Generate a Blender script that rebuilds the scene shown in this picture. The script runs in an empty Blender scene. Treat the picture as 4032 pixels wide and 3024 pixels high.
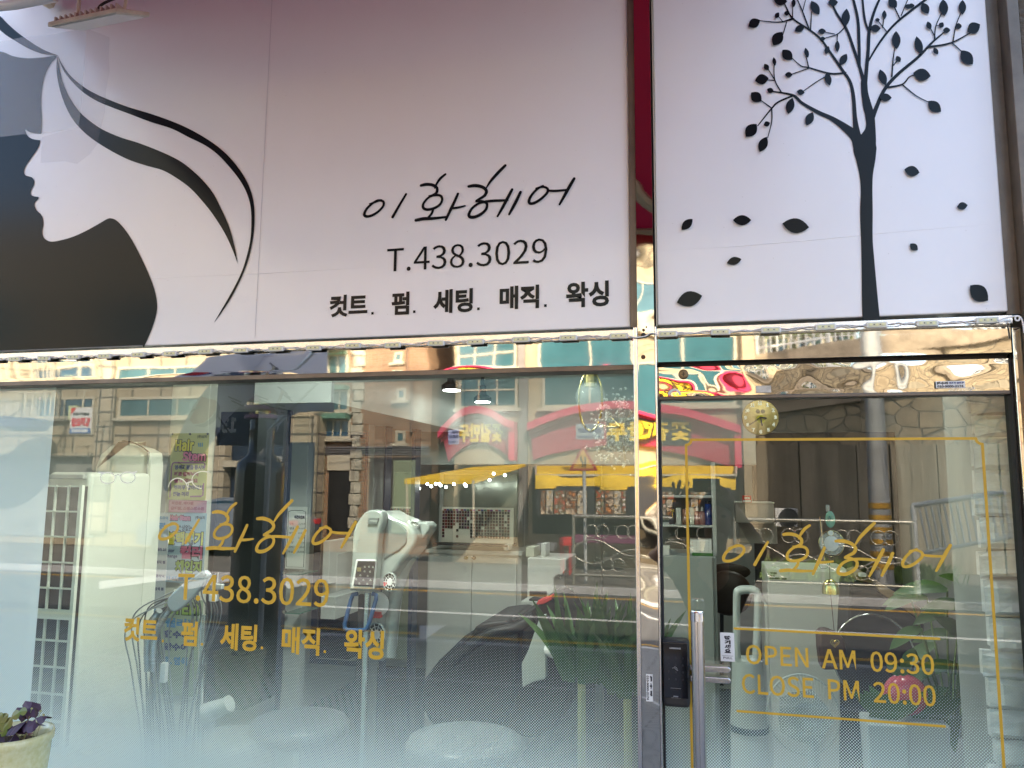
import bpy, math, random, os
from mathutils import Vector, Matrix, noise as mnoise
random.seed(11)
sc = bpy.context.scene
COL = sc.collection
RAD = math.radians

# ---------------------------------------------------------------- camera
FPX = 3082.05
CAM = Vector((0.0, -1.95, 1.85))
YAW, PIT, ROL = 0.24164551, 0.12662061, 0.00859213
_f = Vector((-math.sin(YAW)*math.cos(PIT), math.cos(YAW)*math.cos(PIT), math.sin(PIT)))
_r0 = Vector((math.cos(YAW), math.sin(YAW), 0)); _u0 = _r0.cross(_f)
_r = _r0*math.cos(ROL)+_u0*math.sin(ROL); _u = -_r0*math.sin(ROL)+_u0*math.cos(ROL)
cd = bpy.data.cameras.new('camera'); cam = bpy.data.objects.new('camera', cd); COL.objects.link(cam)
cam.matrix_world = Matrix(((_r.x, _u.x, -_f.x, CAM.x), (_r.y, _u.y, -_f.y, CAM.y), (_r.z, _u.z, -_f.z, CAM.z), (0, 0, 0, 1)))
cd.sensor_width = 36; cd.lens = FPX/4032*36; cd.clip_start = 0.02; cd.clip_end = 800
sc.camera = cam

# ---------------------------------------------------------------- sky, sun, exposure
SUN_EL, SUN_AZ = RAD(40), RAD(28)          # azimuth from +Y towards +X: the sun stands behind the shop
wd = bpy.data.worlds.new('World'); sc.world = wd; wd.use_nodes = True
nt = wd.node_tree; bg = nt.nodes['Background']
sky = nt.nodes.new('ShaderNodeTexSky'); sky.sky_type = 'NISHITA'; sky.sun_disc = False
sky.sun_elevation = SUN_EL; sky.sun_rotation = SUN_AZ; sky.air_density = 1.0; sky.dust_density = 2.0
nt.links.new(sky.outputs[0], bg.inputs[0]); bg.inputs[1].default_value = 0.145
ld = bpy.data.lights.new('sun', 'SUN'); ld.energy = 3.4; ld.angle = RAD(0.5); ld.color = (1.0, 0.89, 0.73)
sun = bpy.data.objects.new('sun', ld); COL.objects.link(sun)
_sd = Vector((math.sin(SUN_AZ)*math.cos(SUN_EL), math.cos(SUN_AZ)*math.cos(SUN_EL), math.sin(SUN_EL)))
sun.rotation_euler = (-_sd).to_track_quat('-Z', 'Y').to_euler(); sun.location = (0, 0, 20)
sc.view_settings.view_transform = 'Standard'; sc.view_settings.look = 'None'; sc.view_settings.gamma = 1
sc.view_settings.exposure = 2.64
sc.cycles.max_bounces = 9; sc.cycles.transparent_max_bounces = 14; sc.cycles.glossy_bounces = 6
sc.cycles.sample_clamp_indirect = 6; sc.cycles.caustics_reflective = False; sc.cycles.caustics_refractive = False

# ---------------------------------------------------------------- measuring helpers
def W(px, py, Y=0.0):
    """point of the plane y = Y seen at this place of the survey photograph"""
    d = _r*((px-2016)/FPX) - _u*((py-1512)/FPX) + _f
    t = (Y-CAM.y)/d.y
    return CAM + d*t
def RC(x0, y0, x1, y1, Y=0.0):
    mx, my = (x0+x1)/2, (y0+y1)/2
    return W(x0, my, Y).x, W(x1, my, Y).x, W(mx, y1, Y).z, W(mx, y0, Y).z
def S(px, py, D):
    """point across the street, D metres in front of the shop, measured from its mirror image"""
    p = W(px, py, D); return Vector((p.x, -D, p.z))
def SC(x0, y0, x1, y1, D): return RC(x0, y0, x1, y1, D)

def cr(pts, n=6, closed=False):
    """smooth curve through points of any dimension"""
    P = [list(map(float, p)) for p in pts]; m = len(P); out = []
    segs = m if closed else m-1
    for i in range(segs):
        p0 = P[(i-1) % m] if (closed or i > 0) else P[0]
        p1 = P[i]; p2 = P[(i+1) % m]
        p3 = P[(i+2) % m] if (closed or i+2 < m) else P[-1]
        for k in range(n):
            t = k/n; t2 = t*t; t3 = t2*t
            out.append([0.5*((2*b)+(-a+c)*t+(2*a-5*b+4*c-d)*t2+(-a+3*b-3*c+d)*t3) for a, b, c, d in zip(p0, p1, p2, p3)])
    if not closed: out.append(P[-1])
    return out

class MB:
    def __init__(s): s.v = []; s.f = []
    def add(s, vs, fs):
        o = len(s.v); s.v += [Vector(v) for v in vs]; s.f += [tuple(i+o for i in f) for f in fs]; return s
    def box(s, x0, x1, y0, y1, z0, z1):
        if x0 > x1: x0, x1 = x1, x0
        if y0 > y1: y0, y1 = y1, y0
        if z0 > z1: z0, z1 = z1, z0
        return s.hexa([(x0,y0,z0),(x1,y0,z0),(x1,y1,z0),(x0,y1,z0),(x0,y0,z1),(x1,y0,z1),(x1,y1,z1),(x0,y1,z1)])
    def hexa(s, v):
        return s.add(v, [(0,3,2,1),(4,5,6,7),(0,1,5,4),(1,2,6,5),(2,3,7,6),(3,0,4,7)])
    def prism(s, pts, y0, y1):
        """outline of (x, z) points extruded from y0 to y1"""
        n = len(pts)
        a = sum(pts[i][0]*pts[(i+1) % n][1]-pts[(i+1) % n][0]*pts[i][1] for i in range(n))
        if a < 0: pts = pts[::-1]
        if y0 > y1: y0, y1 = y1, y0
        v = [(p[0], y0, p[1]) for p in pts]+[(p[0], y1, p[1]) for p in pts]
        f = [tuple(range(n)), tuple(range(2*n-1, n-1, -1))]
        f += [((i+1) % n, i, i+n, (i+1) % n+n) for i in range(n)]
        return s.add(v, f)
    def tube(s, pts, r, n=8, closed=False, cap=True):
        P = [Vector(p) for p in pts]; m = len(P); R = r if isinstance(r, (list, tuple)) else [r]*m
        vs = []; prev = None
        for i in range(m):
            a = P[(i-1) % m] if (closed or i > 0) else P[i]; b = P[(i+1) % m] if (closed or i < m-1) else P[i]
            t = (b-a); t = t.normalized() if t.length > 1e-9 else Vector((0, 0, 1))
            if prev is None:
                u = t.orthogonal().normalized()
            else:
                u = prev-t*prev.dot(t); u = u.normalized() if u.length > 1e-6 else t.orthogonal().normalized()
            prev = u; w = t.cross(u)
            for k in range(n):
                an = 2*math.pi*k/n; vs.append(P[i]+(u*math.cos(an)+w*math.sin(an))*R[i])
        fs = []
        for i in range(m if closed else m-1):
            j = (i+1) % m
            for k in range(n): fs.append((i*n+k, i*n+(k+1) % n, j*n+(k+1) % n, j*n+k))
        if cap and not closed:
            k0 = len(vs); vs += vs[:n]+vs[(m-1)*n:m*n]
            fs += [tuple(range(k0+n-1, k0-1, -1)), tuple(range(k0+n, k0+2*n))]
        return s.add(vs, fs)
    def lathe(s, c, prof, n=24, ax='z', sx=1, sy=1):
        """profile of (radius, height) turned about an axis through c"""
        c = Vector(c); vs = []
        for r, h in prof:
            for k in range(n):
                a = 2*math.pi*k/n; p, q = r*math.cos(a)*sx, r*math.sin(a)*sy
                vs.append(c+{'z': Vector((p, q, h)), 'y': Vector((p, h, q)), 'x': Vector((h, p, q))}[ax])
        m = len(prof); fs = []
        for i in range(m-1):
            for k in range(n):
                f = (i*n+k, i*n+(k+1) % n, (i+1)*n+(k+1) % n, (i+1)*n+k)
                fs.append(f if ax != 'y' else f[::-1])
        k0 = len(vs); vs += vs[:n]+vs[(m-1)*n:m*n]
        fs += [tuple(range(k0+n-1, k0-1, -1)), tuple(range(k0+n, k0+2*n))]
        return s.add(vs, fs)
    def ball(s, c, r, n=14, sx=1, sy=1, sz=1):
        c = Vector(c); vs = []; fs = []; m = n//2+1
        for i in range(m):
            th = math.pi*(0.001+0.998*i/(m-1))
            for k in range(n):
                a = 2*math.pi*k/n
                vs.append(c+Vector((r*sx*math.sin(th)*math.cos(a), r*sy*math.sin(th)*math.sin(a), r*sz*math.cos(th))))
        for i in range(m-1):
            for k in range(n): fs.append((i*n+k, (i+1)*n+k, (i+1)*n+(k+1) % n, i*n+(k+1) % n))
        return s.add(vs, fs)
    def stroke(s, pts, w, y, dy=0.0, caps=True):
        """flat ribbon of (x, z[, width]) points in the plane y, like cut vinyl"""
        P = [Vector((p[0], p[1])) for p in pts]; m = len(P)
        ws = [p[2] if len(p) > 2 else w for p in pts]; vs = []; fs = []
        for i in range(m):
            t = P[min(i+1, m-1)]-P[max(i-1, 0)]
            t = t.normalized() if t.length > 1e-9 else Vector((1, 0)); nn = Vector((-t.y, t.x))
            yy = y-dy*i/max(1, m-1)
            for sg in (1, -1): q = P[i]+nn*ws[i]/2*sg; vs.append((q.x, yy, q.y))
        for i in range(m-1): fs.append((2*i+1, 2*i, 2*i+2, 2*i+3)[::-1])
        s.add(vs, fs)
        if caps:
            for i, j in ((0, 1), (m-1, m-2)):
                if ws[i] < 1e-5: continue
                t = (P[i]-P[j]).normalized(); nn = Vector((-t.y, t.x)); yy = y-dy*i/max(1, m-1)
                cv = [P[i]+nn*math.cos(a)*ws[i]/2+t*math.sin(a)*ws[i]/2 for a in [math.pi*k/6 for k in range(7)]]
                s.add([(q.x, yy, q.y) for q in cv], [tuple(range(7))])
        return s
    def flat(s, pts, y):
        n = len(pts); a = sum(pts[i][0]*pts[(i+1) % n][1]-pts[(i+1) % n][0]*pts[i][1] for i in range(n))
        if a < 0: pts = pts[::-1]
        return s.add([(p[0], y, p[1]) for p in pts], [tuple(range(n))])
    def leaf(s, b, d, up, L, wd, bend=0.3, n=6, fold=0.15, prof=None):
        """a leaf blade from b along d, bending down, folded along its rib"""
        b = Vector(b); d = Vector(d).normalized(); up = Vector(up)
        sd = d.cross(up); sd = sd.normalized() if sd.length > 1e-4 else Vector((1, 0, 0)); nn = sd.cross(d).normalized()
        vs = []; fs = []; p = b.copy(); dd = d.copy()
        for i in range(n+1):
            t = i/n; w = (math.sin(math.pi*min(1, t*0.93+0.07))**0.8 if prof is None else prof(t))*wd/2
            k = sd*w; f = nn*w*fold
            vs += [p-k+f, p.copy(), p+k+f]
            dd = (dd+Vector((0, 0, -1))*bend/n).normalized(); p = p+dd*L/n
        for i in range(n):
            a = 3*i; fs += [(a, a+1, a+4, a+3), (a+1, a+2, a+5, a+4)]
        return s.add(vs, fs)
    def build(s, name, mat, parent=None, smooth=False, bevel=0.0, seg=2, subd=0):
        if parent is None:
            xs = [v.x for v in s.v]; ys = [v.y for v in s.v]; zs = [v.z for v in s.v]
            o = Vector(((min(xs)+max(xs))/2, (min(ys)+max(ys))/2, min(zs)))
        else:
            o = origin(parent)
        me = bpy.data.meshes.new(name); me.from_pydata([tuple(v-o) for v in s.v], [], s.f)
        if isinstance(mat, (list, tuple)):
            for m in mat: me.materials.append(m)
        else: me.materials.append(mat)
        if smooth:
            me.polygons.foreach_set('use_smooth', [True]*len(me.polygons))
        me.update()
        ob = bpy.data.objects.new(name, me); COL.objects.link(ob)
        if parent is None: ob.location = o
        else: ob.parent = parent
        ORG[ob.name] = o
        if bevel:
            md = ob.modifiers.new('bevel', 'BEVEL'); md.width = bevel; md.segments = seg; md.limit_method = 'ANGLE'; md.angle_limit = RAD(40)
            for p in me.polygons: p.use_smooth = True
            md.harden_normals = True
        if subd:
            md = ob.modifiers.new('sub', 'SUBSURF'); md.levels = subd; md.render_levels = subd
        return ob
ORG = {}
def origin(o): return ORG[o.name]
def thing(name, label, cat, loc, group=None):
    o = bpy.data.objects.new(name, None); COL.objects.link(o); o.location = loc; ORG[o.name] = Vector(loc)
    o.empty_display_size = 0.1
    return tag(o, label, cat, group)
def tag(o, label, cat, group=None):
    o['label'] = label; o['category'] = cat
    if group: o['group'] = group
    return o
def struct(o, kind='structure'):
    o['kind'] = kind; return o

_fonts = {}
def font(kind='cjk'):
    if 'cjk' not in _fonts:
        _fonts['cjk'] = None
        try:
            d = bpy.utils.system_resource('DATAFILES', path='fonts')
            p = os.path.join(d, 'Noto Sans CJK Regular.woff2')
            if os.path.exists(p): _fonts['cjk'] = bpy.data.fonts.load(p)
        except Exception: pass
    return _fonts['cjk']
def text(name, s, rect, y, mat, parent, bold=0.0, mirror=False, ext=0.0, shear=0.0, keep=False):
    """lettering fitted to the rectangle (x0, x1, z0, z1) of the plane y; mirror: it faces the shop from across the street"""
    c = bpy.data.curves.new(name, 'FONT'); c.body = s; c.offset = bold; c.extrude = 0; c.shear = shear; c.resolution_u = 3
    f = font()
    if f: c.font = f
    tmp = bpy.data.objects.new('tmp', c)
    me = bpy.data.meshes.new_from_object(tmp); bpy.data.objects.remove(tmp); bpy.data.curves.remove(c)
    xs = [v.co.x for v in me.vertices]; ys = [v.co.y for v in me.vertices]
    if not xs: return None
    ax, bx, ay, by = min(xs), max(xs), min(ys), max(ys)
    x0, x1, z0, z1 = rect
    if x0 > x1: x0, x1 = x1, x0
    if z0 > z1: z0, z1 = z1, z0
    kx = (x1-x0)/max(1e-6, bx-ax); kz = (z1-z0)/max(1e-6, by-ay)
    if keep: kx = kz
    vs = []
    for v in me.vertices:
        X = x0+(v.co.x-ax)*kx if not mirror else x1-(v.co.x-ax)*kx
        vs.append((X, y, z0+(v.co.y-ay)*kz))
    fs = [tuple(p.vertices) for p in me.polygons]
    bpy.data.meshes.remove(me)
    m = MB(); m.add(vs, fs)
    if ext:
        sg = 1 if mirror else -1
        n = len(vs); edges = {}
        for f_ in fs:
            for i in range(len(f_)):
                e = (f_[i], f_[(i+1) % len(f_)]); edges[e] = 1
        m.v += [Vector((v[0], v[1]+sg*ext, v[2])) for v in vs]
        m.f = [tuple(i+n for i in f_) for f_ in fs]+[(a, b, b+n, a+n) for (a, b) in edges if (b, a) not in edges]
    if parent is None: return m
    return m.build(name, mat, parent)

# ---------------------------------------------------------------- materials
def newmat(name):
    m = bpy.data.materials.new(name); m.use_nodes = True
    return m, m.node_tree, m.node_tree.nodes['Principled BSDF']
def _in(n, *names):
    for k in names:
        if k in n.inputs: return n.inputs[k]
def M(name, col, rough=0.5, metal=0.0, vary=0.0, vs=3.0, bump=0.0, bs=30.0, spec=0.5, coat=0.0, emit=None, es=0.0, col2=None, stretch=None, trans=0.0, alpha=1.0, sub=0.0):
    m, t, p = newmat(name); N = t.nodes; L = t.links
    p.inputs['Base Color'].default_value = (*col, 1); p.inputs['Roughness'].default_value = rough; p.inputs['Metallic'].default_value = metal
    _in(p, 'Specular IOR Level', 'Specular').default_value = spec
    if coat: _in(p, 'Coat Weight').default_value = coat; _in(p, 'Coat Roughness').default_value = 0.05
    if trans: _in(p, 'Transmission Weight').default_value = trans
    if alpha < 1: p.inputs['Alpha'].default_value = alpha
    if emit: _in(p, 'Emission Color').default_value = (*emit, 1); _in(p, 'Emission Strength').default_value = es
    if vary or bump:
        tc = N.new('ShaderNodeTexCoord'); mp = N.new('ShaderNodeMapping'); L.new(tc.outputs['Object'], mp.inputs[0])
        if stretch: mp.inputs['Scale'].default_value = stretch
    if vary or col2:
        nz = N.new('ShaderNodeTexNoise'); nz.inputs['Scale'].default_value = vs; nz.inputs['Detail'].default_value = 6; nz.inputs['Roughness'].default_value = 0.62
        L.new(mp.outputs[0], nz.inputs['Vector'])
        rp = N.new('ShaderNodeValToRGB'); rp.color_ramp.elements[0].position = 0.32; rp.color_ramp.elements[1].position = 0.7
        c2 = col2 if col2 else tuple(max(0, c*(1-vary)) for c in col); c1 = col if col2 else tuple(min(1, c*(1+vary*0.5)) for c in col)
        rp.color_ramp.elements[0].color = (*c2, 1); rp.color_ramp.elements[1].color = (*c1, 1)
        L.new(nz.outputs['Fac'], rp.inputs[0]); L.new(rp.outputs[0], p.inputs['Base Color'])
    if bump:
        nb = N.new('ShaderNodeTexNoise'); nb.inputs['Scale'].default_value = bs; nb.inputs['Detail'].default_value = 4; L.new(mp.outputs[0], nb.inputs['Vector'])
        b = N.new('ShaderNodeBump'); b.inputs['Strength'].default_value = 1.0; b.inputs['Distance'].default_value = bump
        L.new(nb.outputs['Fac'], b.inputs['Height']); L.new(b.outputs[0], p.inputs['Normal'])
    return m
def brick_mat(name, c1, c2, mortar, bw, bh, gap, rough=0.85, off=0.5, vary=0.35, bump=0.006, axes='xz', sq=1.0):
    m, t, p = newmat(name); N = t.nodes; L = t.links; p.inputs['Roughness'].default_value = rough
    tc = N.new('ShaderNodeTexCoord'); sp = N.new('ShaderNodeSeparateXYZ'); cb = N.new('ShaderNodeCombineXYZ')
    L.new(tc.outputs['Object'], sp.inputs[0])
    a = N.new('ShaderNodeMath'); a.operation = 'ADD'; L.new(sp.outputs['X'], a.inputs[0]); L.new(sp.outputs['Y'], a.inputs[1])
    L.new(a.outputs[0], cb.inputs[0]); L.new(sp.outputs['Z'], cb.inputs[1])
    b = N.new('ShaderNodeTexBrick'); L.new(cb.outputs[0], b.inputs['Vector'])
    b.inputs['Scale'].default_value = 1; b.inputs['Brick Width'].default_value = bw; b.inputs['Row Height'].default_value = bh
    b.inputs['Mortar Size'].default_value = gap; b.offset = off; b.squash = sq
    b.inputs['Color1'].default_value = (*c1, 1); b.inputs['Color2'].default_value = (*c2, 1); b.inputs['Mortar'].default_value = (*mortar, 1)
    nz = N.new('ShaderNodeTexNoise'); nz.inputs['Scale'].default_value = 1.3; nz.inputs['Detail'].default_value = 8; L.new(tc.outputs['Object'], nz.inputs['Vector'])
    mx = N.new('ShaderNodeMix'); mx.data_type = 'RGBA'; mx.blend_type = 'MULTIPLY'; mx.inputs[0].default_value = vary
    rp = N.new('ShaderNodeValToRGB'); rp.color_ramp.elements[0].color = (0.35, 0.33, 0.3, 1); rp.color_ramp.elements[0].position = 0.3; rp.color_ramp.elements[1].position = 0.65
    L.new(nz.outputs['Fac'], rp.inputs[0]); L.new(b.outputs['Color'], mx.inputs[6]); L.new(rp.outputs[0], mx.inputs[7]); L.new(mx.outputs[2], p.inputs['Base Color'])
    bm = N.new('ShaderNodeBump'); bm.inputs['Distance'].default_value = bump; bm.invert = True; L.new(b.outputs['Fac'], bm.inputs['Height']); L.new(bm.outputs[0], p.inputs['Normal'])
    return m
def rubble_mat(name, col, col2, joint, scale=1.3):
    m, t, p = newmat(name); N = t.nodes; L = t.links; p.inputs['Roughness'].default_value = 0.9
    tc = N.new('ShaderNodeTexCoord'); mp = N.new('ShaderNodeMapping'); L.new(tc.outputs['Object'], mp.inputs[0]); mp.inputs['Scale'].default_value = (1, 1, 1.35)
    v = N.new('ShaderNodeTexVoronoi'); v.feature = 'DISTANCE_TO_EDGE'; v.inputs['Scale'].default_value = scale; v.inputs['Randomness'].default_value = 0.85
    w = N.new('ShaderNodeTexVoronoi'); w.feature = 'F1'; w.inputs['Scale'].default_value = scale; w.inputs['Randomness'].default_value = 0.85
    L.new(mp.outputs[0], v.inputs['Vector']); L.new(mp.outputs[0], w.inputs['Vector'])
    sp = N.new('ShaderNodeSeparateColor'); L.new(w.outputs['Color'], sp.inputs[0])
    mx = N.new('ShaderNodeMix'); mx.data_type = 'RGBA'; mx.inputs[6].default_value = (*col, 1); mx.inputs[7].default_value = (*col2, 1); L.new(sp.outputs[0], mx.inputs[0])
    nz = N.new('ShaderNodeTexNoise'); nz.inputs['Scale'].default_value = 6; nz.inputs['Detail'].default_value = 8; L.new(tc.outputs['Object'], nz.inputs['Vector'])
    m2 = N.new('ShaderNodeMix'); m2.data_type = 'RGBA'; m2.blend_type = 'MULTIPLY'; m2.inputs[0].default_value = 0.6
    r2 = N.new('ShaderNodeValToRGB'); r2.color_ramp.elements[0].position = 0.35; r2.color_ramp.elements[0].color = (0.45, 0.42, 0.4, 1); r2.color_ramp.elements[1].position = 0.6
    L.new(nz.outputs['Fac'], r2.inputs[0]); L.new(mx.outputs[2], m2.inputs[6]); L.new(r2.outputs[0], m2.inputs[7])
    rp = N.new('ShaderNodeValToRGB'); rp.color_ramp.elements[0].position = 0.012; rp.color_ramp.elements[1].position = 0.045; L.new(v.outputs['Distance'], rp.inputs[0])
    m3 = N.new('ShaderNodeMix'); m3.data_type = 'RGBA'; m3.inputs[6].default_value = (*joint, 1); L.new(rp.outputs[0], m3.inputs[0]); L.new(m2.outputs[2], m3.inputs[7]); L.new(m3.outputs[2], p.inputs['Base Color'])
    bm = N.new('ShaderNodeBump'); bm.inputs['Distance'].default_value = 0.03; L.new(rp.outputs[0], bm.inputs['Height']); L.new(bm.outputs[0], p.inputs['Normal'])
    return m

STEEL = M('polished_steel', (0.55, 0.525, 0.465), rough=0.025, metal=1.0, bump=0.000006, bs=120)
STEEL2 = M('brushed_steel', (0.72, 0.71, 0.70), rough=0.22, metal=1.0, bump=0.0002, bs=90, stretch=(1, 1, 0.03))
BROWNMETAL = M('anodised_brown', (0.17, 0.14, 0.11), rough=0.4, metal=0.35, vary=0.35, vs=8)
DARKGAP = M('dark_rubber', (0.012, 0.012, 0.012), rough=0.6)
WHITEP = M('white_plastic', (0.78, 0.78, 0.76), rough=0.35)
GREYP = M('grey_plastic', (0.42, 0.43, 0.42), rough=0.4)
BLACKP = M('black_plastic', (0.012, 0.012, 0.014), rough=0.25)
BLACKM = M('matt_black', (0.02, 0.02, 0.022), rough=0.6)
GOLDV = M('gold_vinyl', (0.60, 0.37, 0.028), rough=0.5, vary=0.08, vs=20)
BLACKV = M('black_vinyl', (0.009, 0.012, 0.014), rough=0.16, spec=0.16)
BRASS = M('brass', (0.72, 0.55, 0.22), rough=0.18, metal=1)
CHROME = M('chrome', (0.85, 0.85, 0.85), rough=0.08, metal=1)
WHITEV = M('white_vinyl', (0.75, 0.76, 0.72), rough=0.5)
INKB = M('black_ink', (0.015, 0.015, 0.02), rough=0.6)
INKR = M('red_ink', (0.55, 0.03, 0.04), rough=0.6)
PAPER = M('paper', (0.72, 0.73, 0.72), rough=0.6)
RED = M('red_paint', (0.60, 0.03, 0.03), rough=0.4)
SOIL = M('soil', (0.09, 0.055, 0.035), rough=0.95, vary=0.6, vs=40, bump=0.006, bs=90)
# ================================================================= SHOP FRONT
ZG = 0.0
ZS = 2.237            # lower edge of the sign panels
ZT = 3.42             # their upper edge
SIGNF = M('sign_film', (0.82, 0.825, 0.86), rough=0.20, vary=0.035, vs=1.6, bump=0.0004, bs=3.0, spec=0.6)
def sign_film_wrinkles():
    # fine dirt specks on the print
    N = SIGNF.node_tree.nodes; L = SIGNF.node_tree.links; p = N['Principled BSDF']
    src = p.inputs['Base Color'].links[0].from_socket
    g = N.new('ShaderNodeNewGeometry'); v = N.new('ShaderNodeTexVoronoi'); v.inputs['Scale'].default_value = 26; L.new(g.outputs['Position'], v.inputs['Vector'])
    r = N.new('ShaderNodeValToRGB'); r.color_ramp.elements[0].position = 0.02; r.color_ramp.elements[0].color = (0.55, 0.53, 0.5, 1); r.color_ramp.elements[1].position = 0.045
    L.new(v.outputs['Distance'], r.inputs[0])
    mx = N.new('ShaderNodeMix'); mx.data_type = 'RGBA'; mx.blend_type = 'MULTIPLY'; mx.inputs[0].default_value = 0.35
    L.new(src, mx.inputs[6]); L.new(r.outputs[0], mx.inputs[7]); L.new(mx.outputs[2], p.inputs['Base Color'])
sign_film_wrinkles()

# ---- glass with the halftone film
def glass_mat(name, z0, z1, frost_x=None, rmax=0.70):
    """window glass: mirror share by angle, halftone dots of white film that grow from z0 down to z1"""
    m = bpy.data.materials.new(name); m.use_nodes = True; t = m.node_tree; N = t.nodes; L = t.links
    for n in list(N):
        if n.type != 'OUTPUT_MATERIAL': N.remove(n)
    out = [n for n in N if n.type == 'OUTPUT_MATERIAL'][0]
    g = N.new('ShaderNodeNewGeometry')
    def ma(op, a, b=None, c=None, cl=False):
        n = N.new('ShaderNodeMath'); n.operation = op; n.use_clamp = cl
        for i, q in enumerate((a, b, c)):
            if q is None: continue
            if hasattr(q, 'links') or hasattr(q, 'is_output'): L.new(q, n.inputs[i])
            else: n.inputs[i].default_value = q
        return n.outputs[0]
    dp = N.new('ShaderNodeVectorMath'); dp.operation = 'DOT_PRODUCT'; L.new(g.outputs['Normal'], dp.inputs[0]); L.new(g.outputs['Incoming'], dp.inputs[1])
    c = ma('ABSOLUTE', dp.outputs['Value']); s5 = ma('POWER', ma('SUBTRACT', 1.0, c, cl=True), 5.0)
    fac = ma('ADD', ma('MULTIPLY', s5, 0.87), REFL, cl=True)
    sp = N.new('ShaderNodeSeparateXYZ'); L.new(g.outputs['Position'], sp.inputs[0]); x, z = sp.outputs['X'], sp.outputs['Z']
    P = 0.0047*1.4142
    u = ma('SUBTRACT', ma('FRACT', ma('DIVIDE', ma('ADD', ma('ADD', x, z), 20.0), P)), 0.5)
    v = ma('SUBTRACT', ma('FRACT', ma('DIVIDE', ma('ADD', ma('SUBTRACT', x, z), 20.0), P)), 0.5)
    r = ma('SQRT', ma('ADD', ma('MULTIPLY', u, u), ma('MULTIPLY', v, v)))
    mr = N.new('ShaderNodeMapRange'); mr.inputs['From Min'].default_value = z0; mr.inputs['From Max'].default_value = z1
    mr.inputs['To Min'].default_value = 0.0; mr.inputs['To Max'].default_value = rmax; L.new(z, mr.inputs['Value'])
    R = ma('POWER', ma('DIVIDE', mr.outputs[0], 0.7), 0.8); R = ma('MULTIPLY', R, 0.7)
    mask = ma('ADD', ma('DIVIDE', ma('SUBTRACT', R, r), 0.12), 0.0, cl=True)
    if frost_x is not None:
        mask = ma('MAXIMUM', mask, ma('MULTIPLY', ma('LESS_THAN', x, frost_x), 0.86))
    tr = N.new('ShaderNodeBsdfTransparent'); tr.inputs[0].default_value = (0.76, 0.86, 0.80, 1)
    df = N.new('ShaderNodeBsdfDiffuse'); df.inputs[0].default_value = (0.68, 0.87, 0.80, 1)
    tl = N.new('ShaderNodeBsdfTranslucent'); tl.inputs[0].default_value = (0.66, 0.86, 0.82, 1)
    fm = N.new('ShaderNodeMixShader'); fm.inputs[0].default_value = 0.25; L.new(df.outputs[0], fm.inputs[1]); L.new(tl.outputs[0], fm.inputs[2])
    m1 = N.new('ShaderNodeMixShader'); L.new(mask, m1.inputs[0]); L.new(tr.outputs[0], m1.inputs[1]); L.new(fm.outputs[0], m1.inputs[2])
    gl = N.new('ShaderNodeBsdfGlossy'); gl.inputs['Roughness'].default_value = 0.0; gl.inputs[0].default_value = (1, 1, 1, 1)
    m2 = N.new('ShaderNodeMixShader'); L.new(fac, m2.inputs[0]); L.new(m1.outputs[0], m2.inputs[1]); L.new(gl.outputs[0], m2.inputs[2])
    L.new(m2.outputs[0], out.inputs['Surface'])
    return m
REFL = 0.094
CLEAR = bpy.data.materials.new('clear_edge'); CLEAR.use_nodes = True
for n in list(CLEAR.node_tree.nodes):
    if n.type != 'OUTPUT_MATERIAL': CLEAR.node_tree.nodes.remove(n)
_t = CLEAR.node_tree.nodes.new('ShaderNodeBsdfTransparent'); CLEAR.node_tree.links.new(_t.outputs[0], CLEAR.node_tree.nodes[0].inputs['Surface'])
GLW = glass_mat('window_glass', 1.52, 1.02, frost_x=-1.927)
GLD = glass_mat('door_glass', 1.47, 1.08)
def pane(name, x0, x1, y, z0, z1, mat, parent):
    m = MB(); m.box(x0, x1, y, y+0.008, z0, z1)
    o = m.build(name, [mat, CLEAR], parent)
    for p in o.data.polygons: p.material_index = 0 if p.normal.y < -0.9 else 1
    return o
def wavy(name, x0, x1, z0, z1, y, amp, wl, tilt, parent, mat=None, seed=0.0, th=0.02, nx=120, nz=14, fade=0.006):
    """a folded sheet of polished steel whose face is slightly dented"""
    m = MB(); vs = []; fs = []
    for j in range(nz+1):
        for i in range(nx+1):
            X = x0+(x1-x0)*i/nx; Z = z0+(z1-z0)*j/nz
            e = min(1, min(Z-z0, z1-Z)/fade+0.15)
            d = amp*e*(mnoise.noise(Vector((X/wl+seed, Z/wl*1.4, seed*3)))+0.5*mnoise.noise(Vector((X/wl*2.3+seed, Z/wl*2.6, 7+seed))))
            vs.append((X, y+d+(z1-Z)*tilt, Z))
    for j in range(nz):
        for i in range(nx):
            a = j*(nx+1)+i; fs.append((a, a+1, a+nx+2, a+nx+1))
    m.add(vs, fs); o = m.build(name, mat or STEEL, parent, smooth=True)
    b = MB(); b.box(x0, x1, y+0.0065+abs(tilt)*(z1-z0), y+th+0.01, z0+0.0004, z1-0.0004)
    b.build(name+'_core', BROWNMETAL, o)
    return o

# ---- own building: floor, walls and mass above (keeps the sun off the pavement)
WALLC = M('render_wall', (0.12, 0.10, 0.078), rough=0.95, vary=0.35, vs=2.2, bump=0.012, bs=55)
b = thing('shop_building', 'own building above the shop front with a flat grey wall', 'building', (0, 4, ZG))
m = MB(); m.box(-9, 9, 0.30, 9, 3.5, 8.4); m.box(-9, -3.35, 0.05, 9, 0, 3.498); m.box(1.5, 9, 0.06, 9, 0, 3.498)
m.box(-3.35, 1.5, 5.9, 9, 0, 3.498); m.build('wall', WALLC, b)
nb = thing('shade_block', 'unseen grey block added to shade part of the wall opposite', 'building', (13.5, 5, 0)); MB().box(13.5, 14.7, 3.2, 5.6, 0, 25).build('wall', WALLC, nb)  # unseen block added only to throw shade on the opposite wall
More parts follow.
